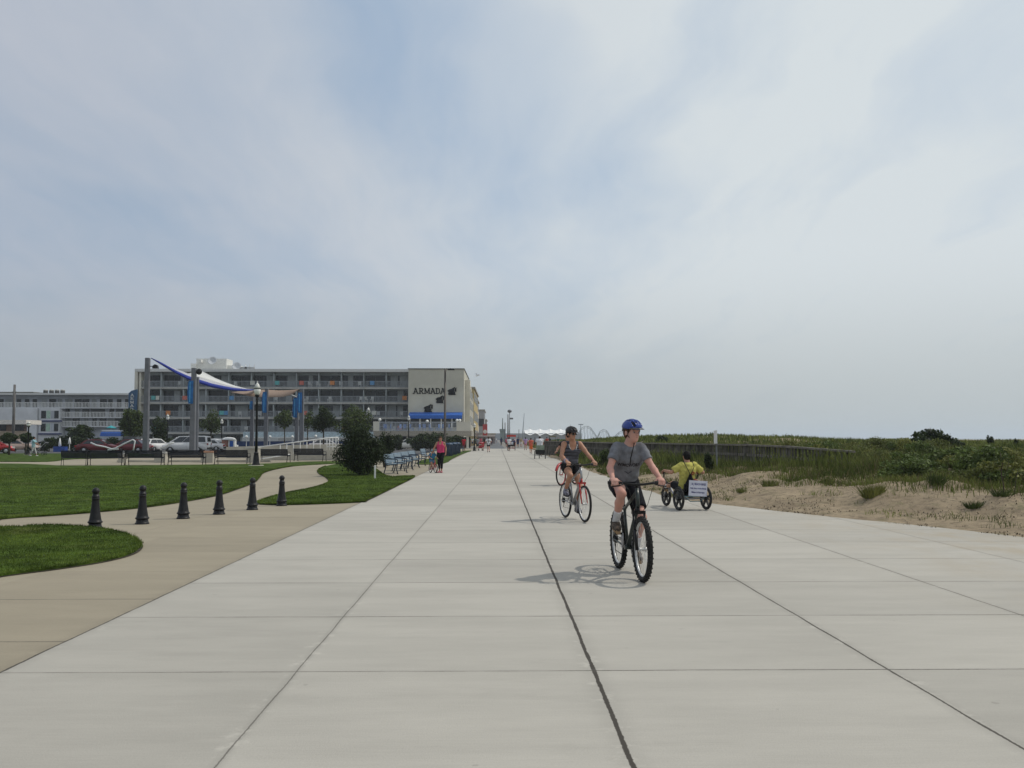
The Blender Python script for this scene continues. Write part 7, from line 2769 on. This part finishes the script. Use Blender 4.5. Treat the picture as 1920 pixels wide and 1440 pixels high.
def cyclist(hip, mid, wr, an, s=1.0, shw=0.185, turn=0.0, tilt=-0.06, arm=(0.29, 0.26), leg=(0.435, 0.425), headup=0.185, to=None, elbow=None):
    """a seated rider; wr / an: wrists and ankles, left first"""
    J = {'s': s}
    hip, mid = v3(*hip), v3(*mid)
    J['hip'], J['mid'] = hip, mid
    up = unit(mid - hip)
    J['neck'] = mid + v3(0.025, 0, 0.068) * s
    J['head'] = mid + v3(0.055, 0, headup) * s
    J['hf'] = rotz(v3(1, 0, tilt), turn)
    J['shL'], J['shR'] = mid + v3(0, shw * s, -0.005), mid + v3(0, -shw * s, -0.005)
    J['hpL'], J['hpR'] = hip + v3(0.02, 0.085 * s, -0.01), hip + v3(0.02, -0.085 * s, -0.01)
    for k, sd_ in (('L', 1), ('R', -1)):
        w, a = v3(*wr[0 if sd_ > 0 else 1]), v3(*an[0 if sd_ > 0 else 1])
        J['wr' + k], J['an' + k] = w, a
        J['el' + k] = ik(J['sh' + k], w, arm[0] * s, arm[1] * s, v3(-0.5, sd_ * 0.75, -0.35) if elbow is None else v3(elbow[0], sd_ * elbow[1], elbow[2]))
        J['kn' + k] = ik(J['hp' + k], a, leg[0] * s, leg[1] * s, v3(1.0, sd_ * 0.10, 0.15))
        J['hd' + k] = (v3(0.95, -sd_ * 0.05, -0.28), v3(-0.25, 0, -1.0), v3(0.1, -sd_ * 1.0, 0))
        J['to' + k] = a + v3(0.135, sd_ * 0.01, -0.075) * s if to is None else a + v3(*to[0 if sd_ > 0 else 1]) * s
    return J


def project_text(mb, txt, size, wid, shirt, origin, u, v, d, lift=0.004, bold=0.0):
    """lay lettering on a garment: every point is cast along d on to its surface"""
    me = shirt.data
    bvh = BVHTree.FromPolygons([p.co[:] for p in me.vertices], [tuple(p.vertices) for p in me.polygons])
    vs, fs = text_mesh(txt, size, bold)
    k = wid / (max(p.x for p in vs) - min(p.x for p in vs))
    bm = bmesh.new()
    bv = [bm.verts.new(p) for p in vs]
    for f in fs:
        try:
            bm.faces.new([bv[i] for i in f])
        except ValueError:
            pass
    bmesh.ops.subdivide_edges(bm, edges=bm.edges[:], cuts=1)
    bmesh.ops.triangulate(bm, faces=bm.faces[:])
    bm.verts.index_update()
    out = []
    u, v, d = Vector(u), Vector(v), Vector(d).normalized()
    for p in bm.verts:
        q = Vector(origin) + u * p.co.x * k + v * p.co.y
        hit = bvh.ray_cast(q, d)
        out.append((hit[0] if hit[0] is not None else q + d * 0.2) - d * lift)
    mb.add(out, [tuple(x.index for x in f.verts) for f in bm.faces])
    bm.free()
    return mb


# ------------------------------------------------------------------ the boy
boy = thing('person', 'boy in a blue helmet, grey t-shirt and black shorts riding the black mountain bike', 'person', BOY_LOC, BOY_H)
Jb = cyclist((-0.27, 0, 1.015), (-0.03, 0, 1.445), [(0.295, 0.275, 1.105), (0.295, -0.265, 1.105)], [(-0.225, 0.13, 0.265), (-0.130, -0.13, 0.595)],
             s=1.0, shw=0.143, turn=R(23), tilt=-0.05, to=[(0.125, 0.01, -0.09), (0.135, -0.01, -0.07)], elbow=(-0.35, 0.40, -0.6), arm=(0.272, 0.240), leg=(0.455, 0.465))
Jb['head'] = Jb['head'] + v3(0.0, 0.030, -0.012)
Jb['neck'] = Jb['neck'] + v3(0, 0.018, 0)
person(boy, Jb, dict(skin=SKIN_A, hair=M('auburn_hair', (0.09, 0.035, 0.015), rough=0.7, spec=0.12), top=cloth('grey_marl', (0.165, 0.170, 0.188), var=0.16, bump=0.6, bscale=8), sleeve=0.62, loose=0.013, hem=0.05, bulk=0.92, folds=0.0045,
                     bottom=cloth('black_shorts', (0.010, 0.010, 0.014), bump=0.35), bottom_kind=('shorts', 0.74), sock=cloth('white_sock', (0.60, 0.60, 0.62)), sock_h=0.40,
                     shoe=M('brown_trainer', (0.085, 0.062, 0.045), rough=0.8, var=0.4, scale=25), sole=M('tan_sole', (0.30, 0.20, 0.11), rough=0.8),
                     helmet=M('blue_helmet', (0.012, 0.045, 0.26), rough=0.22, var=0.1, spec=0.6), visor=M('smoke_visor', (0.06, 0.06, 0.065), rough=0.25), strap_end=True))
fw = unit(np.cross(unit(Jb['shL'] - Jb['shR']), unit(Jb['mid'] - Jb['hip'])))
upv = unit(Jb['mid'] - Jb['hip'])
mb = MB()
project_text(mb, 'WIMCWORX', 0.060, 0.27, Jb['shirt'], Jb['mid'] - upv * 0.185 + fw * 0.4, (0, 1, 0), upv, -fw, bold=0.0016)
mb.build('shirt_lettering', M('shirt_print', (0.022, 0.016, 0.020), rough=0.9), Jb['shirt'])
mb = MB()
project_text(mb, 'v', 0.075, 0.10, Jb['shirt'], Jb['mid'] - upv * 0.285 + fw * 0.4, (0, 1, 0), upv, -fw)
mb.build('shirt_mark', M('shirt_print_pale', (0.06, 0.06, 0.075), rough=0.9), Jb['shirt'])

# ------------------------------------------------------------------ the woman
wom = thing('person', 'woman in a dark helmet, sunglasses and striped vest riding the silver and red bicycle', 'person', WOM_LOC, WOM_H)
Jw = cyclist((-0.27, 0, 1.005), (-0.055, -0.035, 1.450), [(0.295, 0.28, 1.115), (0.295, -0.26, 1.115)], [(-0.215, 0.13, 0.245), (-0.155, -0.13, 0.560)],
             s=0.98, shw=0.165, turn=R(24), tilt=-0.10, to=[(0.125, 0.01, -0.085), (0.135, -0.01, -0.06)], elbow=(-0.3, 0.5, -0.6), arm=(0.285, 0.25))
Jw['head'] = Jw['head'] + v3(0, -0.025, 0)
vest = M('striped_vest', (0.045, 0.047, 0.062), rough=0.9, var=0.5, scale=1.0, stretch=(2, 2, 38), c2=(0.13, 0.135, 0.17), bump=0.3, bscale=2)
person(wom, Jw, dict(skin=SKIN_B, hair=M('dark_hair', (0.020, 0.014, 0.010), rough=0.7, spec=0.12), top=vest, top_name='vest', sleeve=0, loose=0.010, hem=0.05, bulk=0.95, folds=0.0022,
                     bottom=cloth('black_bike_shorts', (0.008, 0.008, 0.010)), bottom_kind=('shorts', 0.40), sock=cloth('grey_sock', (0.30, 0.30, 0.36)), sock_h=0.14,
                     shoe=M('grey_trainer', (0.16, 0.16, 0.20), rough=0.8, var=0.4, scale=25), sole=M('dark_sole', (0.04, 0.04, 0.05)),
                     helmet=M('charcoal_helmet', (0.030, 0.026, 0.026), rough=0.3, var=0.25), glasses=True, visor=M('black_visor', (0.012, 0.012, 0.014), rough=0.3)))
fw = unit(np.cross(unit(Jw['shL'] - Jw['shR']), unit(Jw['mid'] - Jw['hip'])))
upv = unit(Jw['mid'] - Jw['hip'])
# white piping round the scooped neck, laid on the vest
me = Jw['shirt'].data
bvh = BVHTree.FromPolygons([p.co[:] for p in me.vertices], [tuple(p.vertices) for p in me.polygons])
pts = []
for k in range(15):
    a = R(-8 + 196 * k / 14)
    q = Jw['neck'] + v3(0, 1, 0) * 0.076 * math.cos(a) - upv * (0.055 + 0.128 * math.sin(a)) + fw * 0.3
    n_ = bvh.find_nearest(Vector(q - fw * 0.2))
    pts.append(n_[0] + n_[1] * 0.003)
MB().tube(pts, 0.006, 6).build('neck_piping', m_white, Jw['shirt'])
MB().torus(Jw['wrR'] + v3(-0.03, 0, 0.012), 0.034, 0.014, 18, 8, Matrix.Rotation(R(65), 3, 'Y')).build('wristband', M('lilac_band', (0.26, 0.24, 0.34), rough=0.8), wom)
MB().torus(Jw['wrL'] + v3(-0.03, 0, 0.012), 0.033, 0.008, 18, 8, Matrix.Rotation(R(65), 3, 'Y')).build('watch', m_blackp, wom)

# ------------------------------------------------------------------ the rider hidden behind her
hid = thing('person', 'cyclist in a black shirt almost hidden behind the woman, on the red bicycle', 'person', HID_LOC, HID_H)
Jh = cyclist((-0.27, 0, 1.0), (-0.02, 0, 1.42), [(0.295, 0.28, 1.12), (0.295, -0.28, 1.12)], [(-0.215, 0.13, 0.26), (-0.14, -0.13, 0.560)], s=0.96, turn=R(-10))
person(hid, Jh, dict(skin=SKIN_B, hair=M('dark_hair', (0.020, 0.014, 0.010)), top=cloth('black_tee', (0.012, 0.012, 0.014)), sleeve=0.6, loose=0.02, hem=0.06, bottom=cloth('black_shorts', (0.010, 0.010, 0.014)),
                     bottom_kind=('shorts', 0.75), sock=cloth('white_sock', (0.60, 0.60, 0.62)), shoe=M('white_trainer', (0.5, 0.5, 0.52), rough=0.7, var=0.2), sole=M('dark_sole', (0.04, 0.04, 0.05))), res=0.012)

# ------------------------------------------------------------------ the tricycle rider
trr = thing('person', 'person in a yellow t-shirt with short black hair steering the low tricycle, seen from behind', 'person', TRI_LOC, TRI_H)
Jt = cyclist((0.29, 0, 0.455), (0.205, 0, 0.975), [(0.475, 0.435, 0.845), (0.475, -0.42, 0.835)], [(1.10, 0.115, 0.455), (0.93, -0.115, 0.44)], s=0.96, shw=0.165, turn=R(-4), tilt=-0.05,
             to=[(0.10, 0.02, 0.06), (0.11, -0.02, 0.02)], elbow=(-0.5, 0.7, -0.7), leg=(0.43, 0.42))
yel = M('yellow_tee', (0.50, 0.46, 0.12), rough=0.9, var=0.10, scale=6, bump=0.5, bscale=9, spec=0.15)
person(trr, Jt, dict(skin=SKIN_B, hair=M('black_hair', (0.008, 0.007, 0.007), rough=0.7, spec=0.12), top=yel, sleeve=0.8, loose=0.020, hem=0.0, bulk=0.98, folds=0.005, bottom=cloth('black_shorts', (0.010, 0.010, 0.014)), bottom_kind=('shorts', 0.85),
                     sock=cloth('white_sock', (0.60, 0.60, 0.62)), shoe=M('brown_trainer', (0.085, 0.062, 0.045)), sole=M('tan_sole', (0.30, 0.20, 0.11))), res=0.009)
fw = unit(np.cross(unit(Jt['shL'] - Jt['shR']), unit(Jt['mid'] - Jt['hip'])))
upv = unit(Jt['mid'] - Jt['hip'])
mb = MB()
project_text(mb, 'O', 0.09, 0.10, Jt['shirt'], Jt['mid'] - upv * 0.20 - fw * 0.4 - v3(0, 0.075, 0), (0, -1, 0), upv, fw, bold=0.01)
project_text(mb, '=', 0.07, 0.17, Jt['shirt'], Jt['mid'] - upv * 0.335 - fw * 0.4 - v3(0, 0.085, 0), (0, -1, 0), upv, fw, bold=0.004)
mb.build('shirt_print', M('red_print', (0.30, 0.055, 0.03), rough=0.9), Jt['shirt'])
bag = thing('drawstring_bag', 'black drawstring bag with thin crossed cords on the back of the yellow shirt', 'bag', TRI_LOC, TRI_H)
F = Field(0.010)
bc = Jt['mid'] - upv * 0.40 - fw * 0.205
F.cap(bc + upv * 0.21 + v3(0, 0.03, 0), bc + v3(0, 0.06, 0) - upv * 0.02, 0.022, 0.075, 0.03)
F.cap(bc + upv * 0.21 + v3(0, 0.02, 0), bc - v3(0, 0.07, 0) - upv * 0.06, 0.022, 0.060, 0.03)
F.cap(bc + v3(0, 0.10, 0) - upv * 0.10, bc - v3(0, 0.08, 0) - upv * 0.10, 0.060, None, 0.04)
F.build('sack', cloth('black_nylon', (0.008, 0.008, 0.011)), bag)
mb = MB()
for sd_ in (1, -1):
    s0 = Jt['shL' if sd_ > 0 else 'shR']
    top_ = Jt['mid'] + v3(0, sd_ * 0.105, 0.075) - fw * 0.02
    a0 = bc + upv * 0.215 + v3(0, 0.025, 0)
    back = Jt['mid'] + v3(0, sd_ * 0.095, 0.0) - upv * 0.02 - fw * 0.125
    mb.tube([a0, (a0 + back) / 2 - fw * 0.012, back, top_, Jt['mid'] + v3(0, sd_ * 0.125, 0.0) + fw * 0.13 - upv * 0.05], 0.0075, 6)
mb.build('cords', m_blackp, bag)


# ------------------------------------------------------------------ people on foot
def stand(h=1.7, stride=0.25, swing=0.25, arms='swing', lean=0.0, turn=0.0, step=1, look=0.0):
    s = h / 1.75
    J = {'s': s}
    J['hip'] = v3(0, 0, 0.93) * s
    J['mid'] = v3(0.01 + lean, 0, 1.44) * s
    J['neck'] = v3(0.02 + lean, 0, 1.51) * s
    J['head'] = v3(0.035 + lean * 1.1, 0, 1.635) * s
    J['hf'] = rotz(v3(1, 0, -0.08 - look), turn)
    for k, sd_ in (('L', 1), ('R', -1)):
        sh = v3(0.005 + lean, sd_ * 0.175, 1.435) * s
        ph = sd_ * step
        J['sh' + k] = sh
        if arms == 'akimbo':
            wr = v3(0.07, sd_ * 0.20, 1.00) * s
            el = ik(sh, wr, 0.29 * s, 0.26 * s, v3(-0.35, sd_ * 1.0, 0.0))
            J['hd' + k] = (v3(0.5, -sd_ * 0.5, -0.3), v3(0, -sd_ * 1.0, 0), v3(0.3, 0, 1))
        elif arms == 'push':
            wr = v3(0.42, sd_ * 0.18, 1.02) * s
            el = ik(sh, wr, 0.29 * s, 0.26 * s, v3(-0.4, sd_ * 0.4, -0.6))
            J['hd' + k] = (v3(1, 0, -0.2), v3(0, 0, -1), v3(0, -sd_, 0))
        elif arms == 'reach' and sd_ < 0:
            wr = v3(0.18, -0.40, 0.92) * s
            el = ik(sh, wr, 0.29 * s, 0.26 * s, v3(-0.4, -0.6, -0.3))
            J['hd' + k] = (v3(0.2, -0.3, -0.9), v3(0, 0.6, -0.2), v3(1, 0, 0))
        else:
            wr = v3(-ph * swing * 0.55 + 0.03, sd_ * 0.245, 0.93) * s
            el = ik(sh, wr, 0.29 * s, 0.26 * s, v3(-1, sd_ * 0.25, 0))
            J['hd' + k] = (v3(0.15 - ph * swing * 0.4, 0, -1), v3(0, -sd_, 0), v3(1, 0, 0))
        J['wr' + k], J['el' + k] = wr, el
        hp = v3(0, sd_ * 0.09, 0.92) * s
        an = v3(ph * stride * 0.9, sd_ * 0.085, 0.085 + (0.05 if ph < 0 and stride > 0.2 else 0)) * s
        J['hp' + k], J['an' + k] = hp, an
        J['kn' + k] = ik(hp, an, 0.43 * s, 0.425 * s, v3(1, 0, 0))
        J['to' + k] = an + v3(0.14, sd_ * 0.02, -0.045 - (0.03 if ph < 0 and stride > 0.2 else 0)) * s
    return J


m_shoe_d = M('dark_shoe', (0.03, 0.03, 0.035), rough=0.8)
m_shoe_w = M('white_trainer', (0.5, 0.5, 0.52), rough=0.7, var=0.2)
H_BLK = M('black_hair', (0.008, 0.007, 0.007), spec=0.12)
H_BRN = M('brown_hair', (0.05, 0.028, 0.015), rough=0.7, spec=0.12)
H_BLD = M('fair_hair', (0.28, 0.19, 0.09), rough=0.7, spec=0.12)

c = G(826, 886.5)
w2 = thing('person', 'woman in a bright pink top and black leggings standing beside the child bicycle', 'person', (c.x, c.y, 0.002), R(-100))
person(w2, stand(1.64, 0.16, 0.1, 'reach', 0.02, 0.3, look=0.15), dict(skin=SKIN_B, hair=H_BRN, long=True, top=M('pink_top', (0.58, 0.045, 0.15), rough=0.9, var=0.1), top_name='vest', sleeve=0, loose=0.022, hem=0.02, bulk=0.98,
       bottom=cloth('black_leggings', (0.010, 0.010, 0.013)), bottom_kind=('leggings', 1.72), shoe=M('pink_trainer', (0.35, 0.12, 0.14), rough=0.8)), res=0.012)
kid = thing('person', 'small child in a pale blue helmet and blue shirt on the pink bicycle', 'person', KID_LOC, KID_H)
ks = 0.60
Jk = cyclist((-0.155, 0, 0.54), (-0.09, 0, 0.845), [(0.12, 0.155, 0.655), (0.12, -0.155, 0.655)], [(0.02, 0.155, 0.075), (-0.08, -0.12, 0.20)], s=ks, shw=0.175, turn=R(-18), headup=0.20, leg=(0.42, 0.42), arm=(0.30, 0.27))
person(kid, Jk, dict(skin=SKIN_B, hair=H_BLD, top=M('child_blue_shirt', (0.03, 0.16, 0.28), rough=0.9, var=0.35, scale=5), sleeve=0.6, loose=0.03, hem=0.1, bottom=cloth('child_shorts', (0.10, 0.20, 0.30)), bottom_kind=('shorts', 0.5),
       shoe=M('pink_trainer', (0.35, 0.12, 0.14)), helmet=M('pale_blue_helmet', (0.18, 0.42, 0.55), rough=0.3, var=0.3), helmet2=M('teal_helmet', (0.05, 0.2, 0.26))), res=0.010)

c = G(62, 855.5)
p = thing('person', 'person in a light blue shirt and white trousers pushing the dark stroller at the left', 'person', (c.x, c.y, 0), R(5))
person(p, stand(1.68, 0.3, 0.2, 'push', 0.03), dict(skin=SKIN_B, hair=H_BLK, top=cloth('light_blue_shirt', (0.28, 0.45, 0.50)), sleeve=0.9, loose=0.03, hem=0.12, bottom=cloth('white_trousers', (0.5, 0.5, 0.5)), bottom_kind=('long', 1.7), shoe=m_shoe_w), res=0.02, hi=False)

# far walkers: x, foot y, height, heading, pose, looks, label
C = lambda n, c_: cloth(n, c_)
red_c, white_c, black_c, navy_c = C('red', (0.42, 0.02, 0.035)), C('white', (0.66, 0.66, 0.68)), C('black', (0.012, 0.012, 0.014)), C('navy', (0.02, 0.03, 0.09))
purple_c, orange_c, grey_c, teal_c = C('lilac', (0.38, 0.26, 0.44)), C('orange', (0.60, 0.13, 0.03)), C('grey', (0.20, 0.20, 0.22)), C('teal', (0.08, 0.20, 0.20))
beige_c, green_c = C('beige', (0.38, 0.31, 0.2)), C('dark_green', (0.03, 0.09, 0.05))
WALK = [
    (869.5, 846, 1.66, 80, 'swing', SKIN_C, H_BLK, red_c, C('dark_red', (0.16, 0.025, 0.03)), ('shorts', 0.95), 'walker in a red top just past the dark blue litter bins'),
    (916, 848, 1.75, 93, 'akimbo', SKIN_A, H_BRN, white_c, black_c, ('shorts', 0.6), 'walker in a white jersey numbered zero and black shorts, elbows out, seen from behind'),
    (905.5, 845, 1.25, 80, 'swing', SKIN_B, H_BRN, red_c, red_c, ('shorts', 0.7), 'child in red beside the walker with the numbered jersey'),
    (895.5, 844.5, 1.66, 95, 'push', SKIN_B, H_BRN, grey_c, black_c, ('shorts', 0.8), 'walker in grey pushing the red stroller'),
    (881, 838, 1.72, 70, 'swing', SKIN_B, H_BLK, teal_c, grey_c, ('shorts', 0.9), 'walker in a teal top near the pale lamp post'),
    (892, 838, 1.75, 110, 'swing', SKIN_A, H_BLD, green_c, black_c, ('shorts', 0.9), 'walker in dark green to the right of the pale lamp post'),
    (886, 836.5, 1.7, 250, 'swing', SKIN_C, H_BLK, white_c, navy_c, ('shorts', 0.9), 'walker in a white top coming towards the camera past the pale lamp post'),
    (901.5, 836.5, 1.75, 90, 'swing', SKIN_B, H_BLK, C('rose', (0.5, 0.10, 0.14)), navy_c, ('shorts', 0.9), 'walker in a rose shirt behind the red stroller'),
    (908, 836, 1.8, 85, 'swing', SKIN_B, H_BLK, black_c, black_c, ('long', 1.8), 'walker all in black behind the walker with the numbered jersey'),
    (922, 835, 1.78, 90, 'swing', SKIN_C, H_BLK, black_c, navy_c, ('long', 1.8), 'dark dressed walker right of the numbered jersey'),
    (940, 836, 1.75, 92, 'swing', SKIN_C, H_BLK, navy_c, black_c, ('long', 1.8), 'walker in navy alone on the dark tram lane'),
    (949.5, 838.5, 1.6, 85, 'swing', SKIN_B, H_BRN, C('rose', (0.5, 0.10, 0.14)), black_c, ('shorts', 0.8), 'walker in a rose top just left of the red canopied surrey'),
    (954.5, 846, 1.68, 92, 'swing', SKIN_B, H_BRN, white_c, black_c, ('leggings', 1.8), 'walker in a white top and dark leggings before the red canopied surrey'),
    (985.5, 844, 1.72, 95, 'akimbo', SKIN_B, H_BLK, purple_c, C('pink', (0.5, 0.2, 0.25)), ('shorts', 0.55), 'walker in a lilac top between the red canopied surrey and the man in white'),
    (995.5, 850.5, 1.6, 88, 'swing', SKIN_B, H_BRN, C('coral', (0.55, 0.12, 0.08)), orange_c, ('skirt', 0.9), 'walker in a bright orange skirt left of the man on the tricycle'),
    (977, 838, 1.7, 270, 'swing', SKIN_A, H_BLD, beige_c, white_c, ('shorts', 0.8), 'walker in beige coming towards the camera right of the surrey'),
    (971, 839, 1.72, 265, 'swing', SKIN_B, H_BLK, navy_c, navy_c, ('shorts', 0.9), 'walker in navy just right of the red canopied surrey'),
    (1003, 838, 1.72, 90, 'swing', SKIN_C, H_BLK, grey_c, black_c, ('shorts', 0.9), 'walker in grey behind the walker in the orange skirt'),
    (1025.5, 840, 1.75, 95, 'swing', SKIN_B, H_BLK, C('brick', (0.36, 0.05, 0.03)), black_c, ('shorts', 0.9), 'walker in a brick red shirt right of the man on the tricycle'),
    (1031, 838, 1.7, 92, 'swing', SKIN_B, H_BRN, black_c, grey_c, ('shorts', 0.8), 'walker in black beside the beige canopied surrey'),
    (1046.5, 838.5, 1.7, 268, 'swing', SKIN_A, H_BLD, green_c, beige_c, ('shorts', 0.9), 'walker in green right of the beige canopied surrey'),
    (966, 835.5, 1.7, 90, 'swing', SKIN_B, H_BLK, white_c, grey_c, ('shorts', 0.9), 'distant walker in white beyond the red canopied surrey'),
    (930.5, 831, 1.72, 270, 'swing', SKIN_B, H_BLK, white_c, grey_c, ('shorts', 0.9), 'most distant walker in white on the tram lane'),
]
for i, (x, y, hgt, hdg, pose, sk, hr, tc, bc_, bk, lab) in enumerate(WALK):
    c = G(x, y)
    p = thing('person', lab, 'person', (c.x, c.y, 0.004), R(hdg), 'walkers on the far promenade')
    Jp = stand(hgt, 0.26, 0.3, pose, 0.02, 0.0, 1 if i % 2 else -1)
    person(p, Jp, dict(skin=sk, hair=hr, long=(i % 3 == 1), top=tc, sleeve=0.7, loose=0.025, hem=0.12, bottom=bc_, bottom_kind=bk, shoe=m_shoe_d), res=0.025, hi=False)
    if i == 1:
        mb = MB()
        fw = v3(1, 0, 0)
        project_text(mb, '0', 0.40, 0.20, Jp['shirt'], Jp['mid'] - v3(0, 0, 0.33) - fw * 0.5, (0, -1, 0), (0, 0, 1), fw, 0.012, 0.008)
        mb.build('jersey_number', black_c, Jp['shirt'])

# man in white on the dark tricycle
mw = thing('person', 'man in a white t-shirt and white cap riding the dark tricycle away from the camera', 'person', (TW.x, TW.y, 0.002), R(90))
Jm = cyclist((0.28, 0, 0.94), (0.34, 0, 1.45), [(0.82, 0.30, 1.12), (0.82, -0.30, 1.12)], [(0.55, 0.12, 0.40), (0.40, -0.12, 0.30)], s=1.04, shw=0.195)
person(mw, Jm, dict(skin=SKIN_B, hair=H_BLK, top=white_c, sleeve=0.7, loose=0.03, hem=0.06, bottom=C('pale_shorts', (0.4, 0.4, 0.38)), bottom_kind=('shorts', 0.9), shoe=m_shoe_w, bulk=1.12), res=0.018, hi=False)
MB().sphere(Jm['head'] + v3(0, 0, 0.075), (0.115, 0.095, 0.075), 12, 8).box(Jm['head'] + v3(0.14, 0, 0.06), (0.10, 0.13, 0.012)).build('cap', white_c, mw)
for k, (x, y, dxx, tc, lab) in enumerate(((954.0, 845, -0.24, purple_c, 'left rider sitting under the red surrey canopy'), (963, 845, 0.24, navy_c, 'right rider sitting under the red surrey canopy'))):
    c = G(958.5, 845)
    p = thing('person', lab, 'person', (c.x + dxx, c.y, 0.004), R(90), 'riders on the red canopied surrey')
    Js = cyclist((-0.12, 0, 0.72), (-0.10, 0, 1.22), [(0.30, 0.14, 0.98), (0.30, -0.14, 0.98)], [(0.50, 0.1, 0.36), (0.42, -0.1, 0.30)], s=0.98)
    person(p, Js, dict(skin=SKIN_B, hair=H_BLK, top=tc, sleeve=0.7, loose=0.025, bottom=black_c, bottom_kind=('shorts', 0.9), shoe=m_shoe_d), res=0.025, hi=False)
# ================================================================== the summer haze over everything
def build_haze():
    m = bpy.data.materials.new('haze_air')
    m.use_nodes = True
    t = m.node_tree
    t.nodes.clear()
    out = t.nodes.new('ShaderNodeOutputMaterial')
    v = t.nodes.new('ShaderNodeVolumePrincipled')
    v.inputs['Color'].default_value = (0.86, 0.92, 1.0, 1)
    v.inputs['Density'].default_value = 0.00026
    v.inputs['Anisotropy'].default_value = 0.2
    t.links.new(v.outputs[0], out.inputs['Volume'])
    mb = MB()
    x0, x1, y0, y1, z0, z1 = -4100, 4100, -80, 9100, -1.1, 46
    mb.box(((x0 + x1) / 2, (y0 + y1) / 2, (z0 + z1) / 2), (x1 - x0, y1 - y0, z1 - z0))
    o = mb.build('haze', m)
    tag(o, 'thin pale summer haze over the whole seafront', 'haze', kind='stuff')


build_haze()
